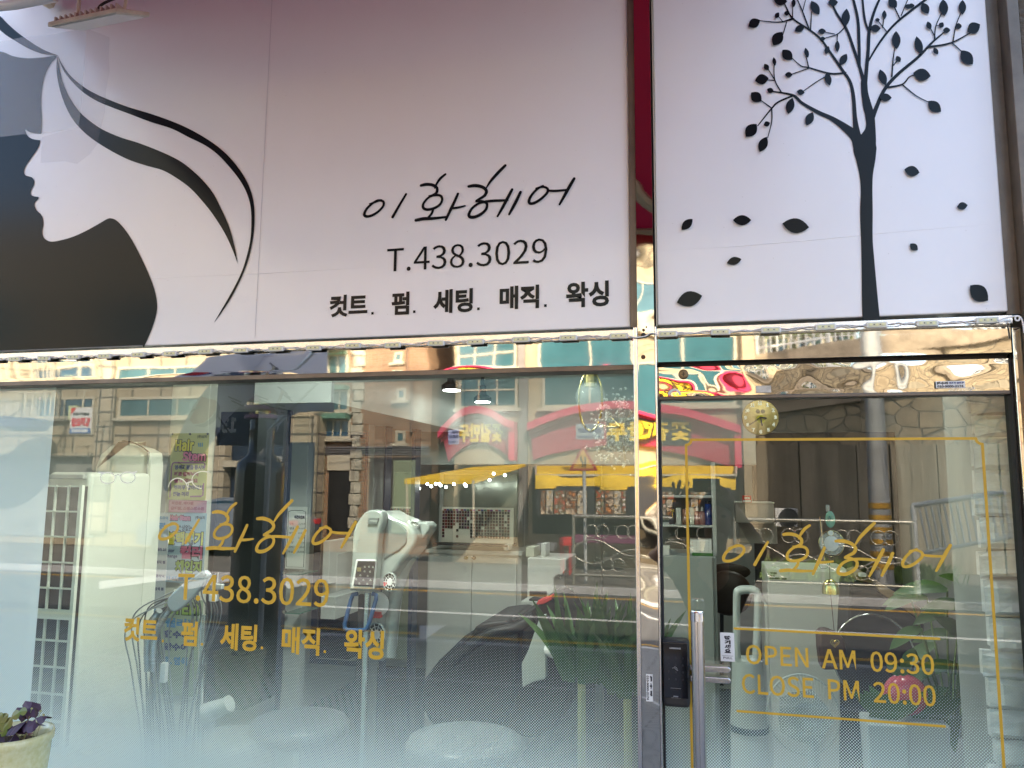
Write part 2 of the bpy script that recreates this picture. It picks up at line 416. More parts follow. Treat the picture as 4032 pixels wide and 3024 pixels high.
# pilaster of rough render on the right, with the brown channel beside it
pil = tag(MB().box(0.715, 1.5, -0.06, 0.058, 0, 3.498).build('concrete_pilaster', WALLC, None, bevel=0.006), 'rough brown rendered pilaster beside the glass door', 'pilaster')

# ---- left sign
sg = thing('shop_sign', 'large pale lilac sign with woman profile and phone number above the window', 'sign', (-1.3, -0.03, ZS))
XA, XB = -3.0, -0.171
m = MB(); m.box(XA, XB, -0.032, 0.28, ZS, ZT); m.build('sign_panel', SIGNF, sg, bevel=0.004)
YS = -0.0335
def P(px, py, Y=YS): p = W(px, py, Y); return (p.x, p.z)
Z1 = lambda L: [P(x*0.84369, y*0.84369) for x, y in L]
Z2 = lambda x, y: (1200+x/1.58, 600+y/1.58)
face = [(-330, 235), (-150, 237), (0, 240), (60, 262), (130, 272), (200, 268), (264, 262), (235, 300), (210, 350), (196, 415), (192, 480), (196, 560), (193, 624)]
f2 = [(193, 624), (165, 623), (138, 617), (118, 605), (128, 632), (150, 648), (188, 655)]
f3 = [(188, 655), (182, 680), (165, 710), (140, 745), (120, 775), (112, 800), (118, 817), (135, 823), (150, 829), (160, 845), (157, 865), (146, 885), (143, 905), (155, 915), (180, 920), (175, 932), (163, 945), (161, 960), (170, 980), (190, 1000), (200, 1020), (202, 1050), (197, 1082), (205, 1110), (235, 1127), (280, 1122), (340, 1105), (400, 1078), (460, 1045), (500, 1022), (520, 1019), (545, 1030), (580, 1068), (615, 1120), (650, 1185), (690, 1270), (720, 1350), (733, 1420), (728, 1470), (712, 1525), (690, 1580), (670, 1622)]
pts = cr(face, 4)+cr(f2, 3)[1:]+cr(f3, 4)[1:]
PP = Z1(pts)+[(Z1([(663, 1640)])[0][0], ZS+0.002), (XA+0.01, ZS+0.002), (XA+0.01, Z1([(-330, 235)])[0][1])]
MB().flat(PP, YS).build('dark_profile_print', BLACKV, sg)
def ring2(a, b_): return Z1(cr(a, 5)+cr(b_, 5)[::-1] if False else cr(a, 5)+cr(b_, 5))
MB().flat(ring2([(270, 258), (290, 300), (330, 355), (390, 405), (450, 440), (520, 470), (600, 500), (700, 530), (800, 565), (880, 600), (960, 645), (1030, 695), (1090, 755), (1140, 825), (1170, 890), (1186, 960), (1188, 1040), (1180, 1120), (1160, 1210), (1130, 1290), (1085, 1380), (1040, 1450), (1000, 1505)],
    [(1003, 1498), (1080, 1365), (1125, 1275), (1150, 1200), (1168, 1120), (1173, 1040), (1170, 970), (1155, 910), (1125, 850), (1080, 790), (1020, 725), (960, 680), (880, 640), (800, 600), (700, 568), (600, 530), (520, 500), (450, 470), (390, 432), (340, 385), (300, 335), (278, 290)]), YS).build('hair_strand_print', BLACKV, sg)
MB().flat(ring2([(268, 262), (264, 320), (275, 400), (300, 480), (335, 550), (380, 605), (440, 655), (520, 705), (600, 745), (680, 772), (760, 795), (830, 835), (890, 880), (950, 945), (1000, 1010), (1050, 1090), (1085, 1165), (1110, 1232)],
    [(1108, 1220), (1095, 1150), (1070, 1060), (1030, 970), (990, 895), (930, 825), (860, 765), (800, 730), (720, 695), (640, 665), (560, 640), (480, 605), (420, 565), (370, 520), (325, 455), (295, 390), (280, 330)]), YS-0.0003).build('hair_strand_print', BLACKV, sg)
MB().flat(ring2([(-200, -60), (-80, 20), (0, 75), (30, 105), (80, 150), (150, 200), (210, 235), (270, 258)],
    [(268, 260), (200, 252), (130, 225), (70, 190), (30, 165), (0, 140), (-90, 60), (-200, -20)]), YS).build('hair_strand_print', BLACKV, sg)

# handwriting used three times
HAND = []   # strokes in measured (x, z)
def hs(L, w, n=7): HAND.append([(*P(*Z2(x, y)), ww) for x, y, ww in [(q[0], q[1], q[2] if len(q) > 2 else w) for q in cr([(*p[:2], (p[2] if len(p) > 2 else w)) for p in L], n)]])
k = 1/1.58/3082*1.98
hs([(478, 296, 8*k), (450, 300, 12*k), (415, 322, 12*k), (385, 352, 14*k), (370, 385, 15*k), (383, 398, 15*k), (415, 393, 14*k), (455, 370, 13*k), (487, 335, 13*k), (489, 308, 13*k), (465, 300, 12*k), (430, 312, 11*k), (403, 320, 7*k)], 13*k)
hs([(630, 260, 12*k), (600, 310, 13*k), (572, 358, 14*k), (547, 402, 15*k)], 14*k)
hs([(875, 136, 11*k), (846, 160, 14*k), (824, 190, 12*k), (808, 222, 7*k)], 12*k)
hs([(723, 206, 14*k), (755, 199, 16*k), (795, 203, 15*k), (822, 222, 15*k), (820, 250, 15*k), (795, 268, 14*k), (770, 275, 13*k), (800, 268, 12*k), (840, 268, 13*k), (855, 290, 13*k), (843, 322, 13*k), (808, 346, 14*k), (765, 356, 14*k), (738, 346, 14*k), (738, 320, 13*k), (760, 290, 12*k), (785, 272, 11*k)], 14*k)
hs([(800, 350, 12*k), (790, 380, 13*k), (770, 404, 12*k)], 13*k)
hs([(692, 422, 16*k), (740, 413, 17*k), (800, 411, 15*k), (880, 402, 11*k)], 15*k)
hs([(953, 258, 13*k), (930, 310, 15*k), (905, 362, 16*k), (878, 420, 12*k)], 15*k)
hs([(908, 349, 12*k), (950, 344, 12*k), (997, 333, 8*k)], 12*k)
hs([(1247, 82, 14*k), (1205, 125, 16*k), (1160, 175, 14*k), (1132, 218, 8*k)], 14*k)
hs([(1020, 212, 14*k), (1060, 207, 17*k), (1105, 216, 16*k), (1130, 240, 16*k), (1120, 268, 15*k), (1090, 288, 13*k), (1066, 304, 10*k), (1100, 304, 12*k), (1132, 318, 13*k), (1130, 350, 14*k), (1105, 378, 15*k), (1065, 400, 16*k), (1030, 402, 16*k), (1022, 385, 15*k), (1040, 350, 13*k), (1075, 322, 12*k), (1115, 308, 12*k), (1160, 302, 13*k), (1215, 300, 13*k), (1262, 298, 10*k)], 14*k)
hs([(1290, 232, 14*k), (1262, 285, 16*k), (1230, 345, 15*k), (1200, 398, 10*k)], 14*k)
hs([(1342, 248, 14*k), (1318, 300, 16*k), (1294, 345, 15*k), (1272, 386, 11*k)], 14*k)
hs([(1483, 208, 9*k), (1450, 226, 12*k), (1415, 262, 13*k), (1396, 298, 14*k), (1402, 318, 14*k), (1430, 314, 14*k), (1470, 290, 13*k), (1508, 252, 13*k), (1510, 226, 12*k), (1480, 215, 11*k), (1440, 225, 10*k)], 13*k)
hs([(1512, 238, 11*k), (1560, 240, 12*k), (1632, 234, 11*k)], 11*k)
hs([(1676, 164, 14*k), (1648, 212, 16*k), (1615, 272, 15*k), (1586, 324, 10*k)], 14*k)
_hx = [q[0] for s_ in HAND for q in s_]; _hz = [q[1] for s_ in HAND for q in s_]
HB = (min(_hx), max(_hx), min(_hz), max(_hz))
def handwriting(name, rect, y, mat, parent, th=1.0, shear=0.0):
    kx = (rect[1]-rect[0])/(HB[1]-HB[0]); kz = (rect[3]-rect[2])/(HB[3]-HB[2]); m = MB()
    for i, s_ in enumerate(HAND):
        pts = [(rect[0]+(q[0]-HB[0])*kx+shear*(q[1]-HB[2])*kz, rect[2]+(q[1]-HB[2])*kz, q[2]*(kx+kz)/2*th) for q in s_]
        m.stroke(pts, 0.01, y-0.00006*i, dy=0.00005)
    return m.build(name, mat, parent)
handwriting('handwritten_name', HB, YS, BLACKV, sg, th=1.35)
def rcp(x0, y0, x1, y1, x2, y2, x3, y3, Y):
    """rectangle from four measured corners: left top, left bottom, right top, right bottom"""
    a, b_, c, d = W(x0, y0, Y), W(x1, y1, Y), W(x2, y2, Y), W(x3, y3, Y)
    return ((a.x+b_.x)/2, (c.x+d.x)/2, (b_.z+d.z)/2, (a.z+c.z)/2)
text('phone_number', 'T.438.3029', rcp(*Z2(503, 592), *Z2(520, 742), *Z2(1508, 540), *Z2(1512, 688), YS), YS, BLACKV, sg)
def zr(x0, y0, x1, y1): return RC(*Z2(x0, y0), *Z2(x1, y1), YS)
for s_, r_ in (('컷트', (155, 884, 390, 1022)), ('펌', (540, 868, 650, 1010)), ('세팅', (800, 850, 1046, 998)), ('매직', (1212, 828, 1458, 974)), ('왁싱', (1625, 803, 1893, 962))):
    text('service_word', s_, zr(*r_), YS, BLACKV, sg, bold=0.012)
for x_, y_ in ((421, 1001), (681, 991), (1080, 973), (1497, 953)):
    a = P(*Z2(x_, y_)); MB().flat([(a[0]-0.0035, a[1]-0.0035), (a[0]+0.0035, a[1]-0.0035), (a[0]+0.0035, a[1]+0.0035), (a[0]-0.0035, a[1]+0.0035)], YS).build('service_dot', BLACKV, sg)
# film seam, and thin ridges that imitate the reflected cable line
SEAM = M('seam_and_reflected_cable', (0.62, 0.62, 0.68), rough=0.2)
m = MB(); xs_ = P(1035, 700)[0]
m.box(xs_-0.0006, xs_+0.0006, YS+0.0002, YS+0.001, ZS+0.01, ZT); m.build('film_seam', SEAM, sg)
def cable_streak(pts, parent, r=.0009):  # ridge stands in for the cable mirrored in the sign
    q = [W(x, y, YS) for x, y in pts]; m = MB(); m.tube([(a.x, -0.0320, a.z) for a in q], [r*.2]+[r*(.7+.5*(i % 2)) for i in range(len(q)-2)]+[r*.2], 6); return m.build('seam_and_reflected_cable', SIGNF, parent, smooth=True)
cable_streak([(-20, 1130), (200, 1116), (430, 1104), (640, 1094), (1000, 1078), (1500, 1050)], sg); cable_streak([(300, 1068), (380, 1060), (500, 1052), (580, 1050)], sg, .0006)
# sky reflection in the upper left corner, painted as two pale translucent sheets
PATCH = M('painted_reflection', (.80, .88, .98), rough=.25, alpha=.24)
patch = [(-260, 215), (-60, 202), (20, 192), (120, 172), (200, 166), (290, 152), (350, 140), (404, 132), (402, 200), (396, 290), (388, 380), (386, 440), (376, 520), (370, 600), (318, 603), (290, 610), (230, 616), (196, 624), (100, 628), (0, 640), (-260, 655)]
MB().flat(Z1(patch), YS-0.0008).build('painted_reflection', PATCH, sg)
MB().flat(Z1([(404, 132), (512, 175), (508, 260), (512, 330), (496, 420), (490, 520), (470, 610), (458, 668), (420, 720), (360, 765), (300, 752), (200, 760), (190, 760), (196, 640), (318, 606), (372, 602), (390, 430), (402, 260)]), YS-0.0007).build('painted_reflection', M('faint_reflection', (.55, .50, .58), rough=.3, alpha=.10), sg)
# frame channel at its right
m = MB(); m.box(XB+0.0005, -0.1545, -0.040, 0.05, ZS-0.002, ZT); m.build('edge_channel', BROWNMETAL, sg)

# ---- right sign with the tree
st = thing('tree_sign', 'pale lilac sign with black tree silhouette above the glass door', 'sign', (0.25, -0.03, ZS))
XC, XD = -0.106, 0.662
m = MB(); m.box(XC, XD, -0.032, 0.28, ZS+0.002, ZT); m.build('sign_panel', SIGNF, st, bevel=0.004)
Z3 = lambda x, y: P(2400+x/1.2763, y/1.2763)
kk = 1/1.2763/3082*2.0
m = MB(); _yy = [0]
def tr(L, n=6):
    _yy[0] += 1
    q = cr(L, n); m.stroke([(*Z3(a, b_), c*kk) for a, b_, c in q], 0.01, YS-0.00004*_yy[0], dy=0.00003)
tr([(1315, 1606, 74), (1308, 1500, 67), (1298, 1300, 54), (1293, 1200, 50), (1291, 1060, 54), (1292, 960, 50), (1290, 880, 58), (1288, 800, 84), (1284, 740, 100), (1300, 690, 70), (1312, 640, 42), (1308, 580, 40), (1295, 530, 38), (1283, 470, 30), (1279, 410, 28)])
tr([(1284, 800, 70), (1262, 740, 64), (1240, 690, 50), (1190, 645, 36), (1120, 597, 22), (1060, 570, 19), (1000, 538, 16), (960, 512, 14), (925, 480, 12), (860, 465, 8), (800, 458, 6)])
tr([(1245, 690, 36), (1234, 600, 20), (1225, 480, 16), (1208, 410, 14), (1172, 355, 13), (1110, 265, 11), (1060, 195, 10), (1005, 150, 9), (920, 92, 8), (885, 30, 6), (860, -20, 5)])
tr([(1318, 600, 22), (1345, 530, 18), (1385, 445, 16), (1450, 372, 15), (1550, 288, 13), (1620, 215, 10), (1690, 155, 5)])
tr([(1280, 420, 18), (1258, 340, 14), (1225, 240, 13), (1190, 145, 12), (1140, 65, 10), (1105, -10, 8)])
tr([(1285, 420, 18), (1292, 340, 16), (1300, 250, 15), (1306, 150, 14), (1330, 60, 12), (1362, -15, 10)])
tr([(1256, 335, 12), (1254, 230, 14), (1248, 100, 13), (1222, -15, 11)])
tr([(1302, 305, 8), (1360, 210, 10), (1430, 125, 11), (1520, 50, 12), (1600, -10, 12)])
tr([(1306, 165, 8), (1283, 100, 10), (1270, -15, 9)])
tr([(925, 480, 9), (850, 512, 9), (815, 545, 8), (745, 632, 5)]); tr([(815, 545, 6), (815, 610, 5), (795, 692, 4)]); tr([(1185, 366, 10), (1110, 370, 9), (1000, 340, 7), (960, 330, 5), (910, 285, 4)])
tr([(1112, 372, 6), (1040, 412, 5), (965, 465, 4)]); tr([(1002, 343, 6), (900, 379, 4)]); tr([(1000, 338, 6), (985, 270, 4)]); tr([(862, 462, 6), (830, 400, 5), (827, 315, 4)]); tr([(832, 405, 5), (775, 400, 4)]); tr([(830, 402, 5), (795, 345, 4)])
tr([(816, 545, 6), (740, 490, 4)]); tr([(925, 95, 8), (850, 112, 6), (740, 103, 4)]); tr([(890, 112, 5), (868, 185, 4)]); tr([(1004, 150, 7), (970, 60, 6), (940, -10, 4)]); tr([(1010, 152, 6), (1015, 60, 4)]); tr([(920, 95, 5), (920, 20, 4)])
tr([(1188, 130, 7), (1145, 172, 5), (1070, 196, 4)]); tr([(1130, 172, 5), (1070, 160, 4)]); tr([(1145, 175, 5), (1142, 225, 4)]); tr([(1385, 442, 10), (1470, 425, 8), (1510, 385, 6), (1560, 375, 4)]); tr([(1470, 425, 6), (1540, 482, 5), (1615, 520, 4)])
tr([(1418, 385, 8), (1426, 290, 5), (1440, 200, 4)]); tr([(1426, 330, 5), (1450, 300, 4)]); tr([(1600, 238, 11), (1720, 215, 8), (1830, 155, 5)]); tr([(1720, 216, 6), (1790, 280, 4)]); tr([(1725, 212, 6), (1740, 130, 5), (1772, 50, 4)]); tr([(1632, 205, 6), (1640, 130, 5), (1678, 50, 4)]); tr([(1636, 190, 5), (1605, 130, 4)])
tr([(1392, 160, 5), (1345, 103, 4)]); tr([(1372, 140, 5), (1380, 70, 4)]); tr([(1458, 95, 6), (1420, 15, 5)]); tr([(1465, 80, 5), (1500, -5, 4)]); tr([(845, 80, 4), (870, 110, 4)]); tr([(870, 110, 4), (920, 93, 4)]); tr([(970, 60, 4), (985, 0, 4)]); tr([(1000, 340, 4), (985, 270, 3)]); tr([(1640, 130, 4), (1665, 130, 3)])
m.build('tree_print', BLACKV, st); cable_streak([(2590, 987), (2900, 970), (3200, 944), (3500, 915), (3900, 882)], st)
nl = 0
LV = [(727, 120, 66, 50, 150), (845, 197, 82, 58, 125), (955, 147, 54, 36, 155), (1033, 42, 80, 44, 60), (842, 80, 34, 24, 120), (890, 70, 26, 26, 90), (925, 18, 44, 22, 90), (858, 5, 70, 50, 10), (893, 278, 70, 52, 45), (990, 268, 52, 24, 75), (900, 378, 38, 30, 0), (960, 465, 40, 30, 10), (1098, 400, 68, 36, 75), (1175, 302, 66, 38, 120), (1067, 160, 40, 30, 0), (1070, 197, 28, 22, 0), (1144, 235, 60, 26, 90), (1093, 255, 42, 28, 110), (1187, 92, 92, 44, 95), (1122, 15, 50, 40, 0), (788, 340, 38, 28, 60), (828, 312, 44, 20, 80), (765, 402, 70, 54, 170), (808, 457, 36, 28, 20), (737, 490, 68, 56, 40), (908, 535, 84, 44, 105), (1005, 600, 74, 44, 115), (712, 658, 84, 60, 130), (772, 728, 84, 48, 115), (790, 626, 34, 28, 160),
      (1335, 145, 54, 40, 0), (1345, 103, 24, 20, 0), (1380, 78, 46, 24, 90), (1422, 18, 60, 46, 50), (1500, 35, 40, 24, 0), (1515, 32, 34, 24, 0), (1585, 45, 64, 44, 60), (1678, 42, 86, 48, 85), (1772, 40, 74, 40, 90), (1440, 205, 92, 46, 88), (1450, 300, 36, 28, 60), (1553, 232, 96, 42, 75), (1372, 392, 86, 42, 70), (1385, 492, 64, 42, 5), (1568, 378, 90, 66, 10), (1632, 538, 84, 56, 40), (1794, 292, 92, 62, 50), (1828, 145, 74, 60, 150), (1604, 132, 44, 28, 70), (1666, 130, 32, 28, 120), (1692, 155, 38, 30, 0), (1752, 135, 32, 34, 90), (1638, 260, 40, 26, 60),
      (1518, 862, 78, 56, 12), (1771, 1038, 54, 40, 170), (1528, 1243, 50, 38, 40), (1855, 1474, 118, 86, 40), (390, 1130, 78, 44, 135), (666, 1108, 92, 54, 0), (935, 1135, 136, 78, 8), (626, 1314, 76, 42, 165), (402, 1505, 132, 80, 165)]
for cx, cy, l, w_, an in LV:
    a = RAD(an); o = []
    for s_ in (1, -1):
        for i in range(9):
            t = i/8 if s_ == 1 else 1-i/8
            e = math.sin(math.pi*t)**0.85*w_/2*s_*(1.0 if s_ == 1 else 0.92); q = (t-0.5)*l
            o.append((cx+q*math.cos(a)-e*math.sin(a), cy+q*math.sin(a)+e*math.cos(a)))
    pts = [Z3(*p) for i, p in enumerate(o) if i not in (9,)]
    nl += 1; MB().flat(pts[:-1], YS-0.0026-0.000012*nl).build('leaf_print', BLACKV, st)
m = MB(); m.box(XD+0.0005, 0.690, -0.020, 0.05, ZS-0.002, ZT); m.build('edge_channel', BROWNMETAL, st)
m = MB(); m.box(0.6905, 0.7145, -0.07, 0.05, ZS-0.03, ZT); m.build('outer_channel', BROWNMETAL, st, bevel=0.002)
# thin dirty edge line between film and frame
m = MB(); m.box(XC-0.003, XC-0.0004, -0.036, 0.05, ZS-0.001, ZT); m.build('edge_strip', M('cream_strip', (0.55, 0.52, 0.42), rough=0.4), st)

# ---- steel posts and rails of the shop front
fr = thing('steel_frame', 'polished steel posts and rails framing the window and the door', 'frame', (-0.13, 0, 0))
wavy('post', -0.154, -0.1135, 0.02, 3.4, -0.045, 0.0006, 0.16, 0.0, fr, seed=2.3, th=0.06, nx=14, nz=420, fade=0.01)
m = MB()
m.box(-0.1645, -0.1546, -0.0455, 0.045, 0.02, ZS-0.003); m.box(-0.113, -0.1085, -0.0452, 0.045, 0.02, ZS-0.003)
m.build('post_edge', STEEL2, fr, bevel=0.0015)
wavy('window_fascia', -3.0, -0.1655, 2.145, ZS-0.026, -0.020, 0.0005, 0.35, 0.027, fr, seed=5.1, th=0.03, nx=260, nz=10)
m = MB(); m.box(-3.0, -0.1655, -0.024, 0.04, 2.1308, 2.1445); m.build('window_head_trim', BROWNMETAL, fr, bevel=0.002)
wavy('door_fascia', -0.108, 0.668, 2.1495, ZS-0.026, -0.018, 0.0004, 0.30, 0.027, fr, seed=9.4, th=0.03, nx=110, nz=10)
m = MB(); m.box(-0.108, 0.6685, 0.012, 0.03, 2.1388, 2.1494); m.build('door_gap', DARKGAP, fr)
m = MB(); m.box(0.6705, 0.690, -0.018, 0.045, 0.02, ZS-0.03); m.build('jamb', STEEL, fr, bevel=0.003)
m = MB(); m.box(0.6905, 0.7145, -0.058, 0.045, 0.02, ZS-0.0305); m.build('jamb', BROWNMETAL, fr, bevel=0.003)
m = MB(); m.box(-3.0, -0.1655, -0.0362, -0.0339, ZS-0.0268, ZS-0.0252); m.box(-0.108, 0.668, -0.0362, -0.0339, ZS-0.0268, ZS-0.0252)
m.build('strip_ledge', STEEL, fr)
m = MB(); m.box(-3.0, -0.1655, -0.0338, -0.0205, ZS-0.0257, ZS-0.007); m.box(-0.108, 0.668, -0.0338, -0.0205, ZS-0.0257, ZS-0.007); m.build('strip_back', STEEL2, fr)
m = MB(); m.box(-3.0, -0.1655, -0.022, 0.30, 0.02, 0.35); m.build('sill_wall', M('sill_stone', (0.33, 0.32, 0.3), rough=0.8, vary=0.3), fr)
RUST = M('rusty_screw', (0.12, 0.06, 0.03), rough=0.7, metal=0.4)
for x_, y_, r_ in ((2534, 1300, .0035), (2534, 1320, .006), (2533, 1406, .0055), (2545, 1288, .002)):
    a = W(x_, y_, -0.045); MB().lathe((a.x, -0.0452, a.z), [(r_, 0), (r_, -0.0018), (r_*0.5, -0.0026)], 14, 'y').build('screw', DARKGAP if r_ == .006 else RUST, fr)
sk = MB(); a = RC(2544, 2656, 2570, 2763, -0.05); sk.box(a[0], a[1], -0.0475, -0.0466, a[2], a[3]); stk = sk.build('post_sticker', PAPER, fr)
def rot_text(s_, r_, y, parent, bold=0.01, name='sticker_writing'):
    # writing that runs downwards
    q = text(name, s_, (0, r_[3]-r_[2], 0, r_[1]-r_[0]), 0, INKB, None, bold)
    for v in q.v:
        u_, w_ = v.x, v.z; v.x, v.y, v.z = r_[0]+w_, y, r_[3]-u_
    q.v = q.v; q.build(name, INKB, parent)
    return q
rot_text('문 수 리', (a[0]+(a[1]-a[0])*.55, a[1]-0.001, a[2]+.012, a[3]-.003), -0.0478, stk, .03)
rot_text('010-9000-2174', (a[0]+.001, a[0]+(a[1]-a[0])*.42, a[2]+.003, a[3]-.003), -0.0478, stk, .02)

# ---- strings of light modules
LEDW = M('led_housing', (0.72, 0.74, 0.72), rough=0.25, spec=0.6)
LEDB = M('led_board', (0.66, 0.68, 0.50), rough=0.4)
LEDY = M('led_chip', (0.80, 0.78, 0.42), rough=0.3)
WIRE = M('white_wire', (0.78, 0.77, 0.76), rough=0.4)
def led_string(name, label, cs, loc):
    t = thing(name, label, 'light string', loc, None); prev = None
    for i, (px, py) in enumerate(cs):
        c = W(px, py, -0.034); w_, h_ = 0.0225, 0.0072
        dz = random.uniform(-.0012, .0012); tl = random.uniform(-.02, .02)
        def bx(m, x0, x1, y0, y1, z0, z1):
            vs = [(x, y, z) for z in (z0, z1) for (x, y) in ((x0, y0), (x1, y0), (x1, y1), (x0, y1))]
            m.hexa([(c.x+x, y, c.z+dz+z+tl*x) for x, y, z in vs])
        mm = MB(); bx(mm, -w_, w_, -0.042, -0.034, -h_, h_); hs_ = mm.build('light_module', LEDW, t, bevel=0.002)
        mm = MB(); bx(mm, -w_+.004, w_-.004, -0.0426, -0.0419, -h_+.0025, h_-.0025); mm.build('board', LEDB, hs_)
        mm = MB()
        for k_ in (-.013, 0, .013): bx(mm, k_-.0022, k_+.0022, -0.0436, -0.0425, -.0022, .0022)
        mm.build('chip', LEDY, hs_)
        mm = MB()
        for k_ in (-.0065, .0065): bx(mm, k_-.0010, k_+.0010, -0.0432, -0.0425, -.001, .0015)
        mm.build('resistor', INKB, hs_)
        if prev is not None:
            mm = MB()
            for s_ in (-1, 1, 0.2):
                a0 = Vector((prev.x+w_-.002, -0.036, prev.z+s_*.003)); b0 = Vector((c.x-w_+.002, -0.036, c.z-s_*.003)); n_ = 5
                mm.tube(cr([tuple(a0.lerp(b0, q/n_)+Vector((0, random.uniform(-.004, 0), random.uniform(-.0035, .0035) if 0 < q < n_ else 0))) for q in range(n_+1)], 4), 0.0011, 5)
            mm.build('wire', WIRE, t, smooth=True)
        prev = c
    return t
led_string('light_string', 'row of white light modules along the rail under the wide lilac sign', [(-110, 1421), (-30, 1418), (63, 1414), (178, 1410), (295, 1406), (416, 1402), (549, 1397), (674, 1392), (812, 1386), (951, 1381), (1090, 1376), (1238, 1370), (1392, 1364), (1549, 1359), (1720, 1352), (1874, 1346), (2053, 1339), (2239, 1332), (2437, 1324)], (-1.2, -0.034, 2.22))
led_string('light_string', 'row of white light modules along the rail under the tree sign', [(2630, 1317), (2837, 1308), (3035, 1299), (3250, 1290), (3451, 1282), (3649, 1273), (3885, 1263)], (0.27, -0.034, 2.22))
# the wire that jumps the post and the curl at the right end
w1 = MB(); w1.tube(cr([tuple(W(x, y, -0.052)) for x, y in ((2470, 1321), (2500, 1329), (2530, 1326), (2545, 1322), (2560, 1313), (2575, 1312), (2590, 1318))], 5), 0.0017, 6)
tag(w1.build('cable', WIRE, None, smooth=True), 'white cable jumping across the steel post between the two light rows', 'cable')
w1 = MB(); w1.tube(cr([tuple(W(x, y, -0.06)) for x, y in ((3930, 1262), (3960, 1252), (3990, 1246), (4003, 1244), (4014, 1250), (4012, 1261), (4001, 1262), (3997, 1252), (4006, 1244), (4020, 1252), (4028, 1275), (4033, 1310))], 5), 0.0019, 6)
tag(w1.build('cable', WIRE, None, smooth=True), 'white cable curling round the frame corner beside the pilaster', 'cable')
# vertical string at the far right on its aluminium channel
t = thing('light_string', 'upright string of light modules beside the concrete pilaster', 'light string', (0.73, -0.07, 1.4))
MB().box(0.728, 0.752, -0.074, -0.0605, 1.2, 2.215).build('channel', STEEL2, t, bevel=0.002)
for i in range(6):
    z_ = 2.18-i*0.095; hs_ = MB().box(0.731, 0.748, -0.084, -0.0745, z_-.024, z_+.024).build('light_module', LEDW, t, bevel=.002)
    q = MB()
    for d in (-.014, 0, .014): q.box(0.737, 0.742, -0.0855, -0.0842, z_+d-.0022, z_+d+.0022)
    q.build('chip', LEDY, hs_)
# ================================================================= WINDOW
win = thing('shop_window', 'large fixed shop window with gold lettering and dotted film fading upward', 'window', (-1.3, 0.03, 0.35))
pane('glass_pane', -3.0, -0.160, 0.030, 0.352, 2.1306, GLW, win)
YW = 0.0292
def PW(px, py): p = W(px, py, YW); return (p.x, p.z)
handwriting('handwritten_name', (W(628, 2100, YW).x, W(1400, 2080, YW).x, W(900, 2172, YW).z, W(1150, 1971, YW).z), YW, GOLDV, win, th=1.45)
text('phone_number', 'T.438.3029', (W(700, 2300, YW).x, W(1296, 2330, YW).x, W(990, 2377, YW).z, W(990, 2268, YW).z), YW, GOLDV, win, bold=0.004)
for s_, r_ in (('컷트', (488, 2432, 621, 2528)), ('펌', (713, 2446, 777, 2544)), ('세팅', (867, 2456, 1012, 2562)), ('매직', (1109, 2470, 1259, 2578)), ('왁싱', (1355, 2480, 1512, 2595))):
    text('service_word', s_, RC(*r_, YW), YW, GOLDV, win, bold=0.012)
for x_, y_ in ((641, 2524), (795, 2537), (1031, 2551), (1279, 2566)):
    a = PW(x_, y_); h_ = .0034; MB().flat([(a[0]-h_, a[1]-h_), (a[0]+h_, a[1]-h_), (a[0]+h_, a[1]+h_), (a[0]-h_, a[1]+h_)], YW).build('service_dot', GOLDV, win)
m = MB()   # two spectacles in white vinyl
def ringp(cx, cy, rx, ry, a0=0, a1=360, n=26): return [PW(cx+rx*math.cos(RAD(a0+(a1-a0)*i/n)), cy+ry*math.sin(RAD(a0+(a1-a0)*i/n))) for i in range(n+1)]
q_ = 0.0030
m.stroke(ringp(424, 1882, 29, 22), q_, YW, dy=.0002, caps=False); m.stroke(ringp(503, 1880, 29, 22), q_, YW, dy=.0002, caps=False)
m.stroke([PW(x, y) for x, y in ((453, 1874), (464, 1868), (475, 1873))], q_, YW-.0003); m.stroke([PW(x, y) for x, y in ((390, 1860), (400, 1862), (412, 1862))], q_*1.5, YW-.0003); m.stroke([PW(x, y) for x, y in ((538, 1857), (528, 1861), (515, 1861))], q_*1.5, YW-.0003)
m.build('spectacles_sticker', M('white_vinyl_pale', (0.85, 0.88, 0.80), rough=.5), win)
m = MB()
m.stroke(ringp(700, 1925, 38, 42, 190, 350), q_, YW, dy=.0002); m.stroke(ringp(800, 1890, 44, 34, 100, 300), q_, YW, dy=.0002)
m.stroke([PW(x, y) for x, y in ((736, 1902), (748, 1898), (758, 1896))], q_*1.4, YW-.0003); m.stroke([PW(x, y) for x, y in ((742, 1903), (741, 1918), (738, 1930))], q_, YW-.0004)
m.build('spectacles_sticker', M('cream_vinyl', (0.85, 0.85, 0.66), rough=.5), win)
a = RC(150, 1560, 165, 1578, YW); m = MB(); m.lathe(((a[0]+a[1])/2, YW, (a[2]+a[3])/2), [(.005, 0), (.005, -.0004)], 12, 'y'); m.build('glue_mark', M('glue', (.75, .8, .78), rough=.6), win)

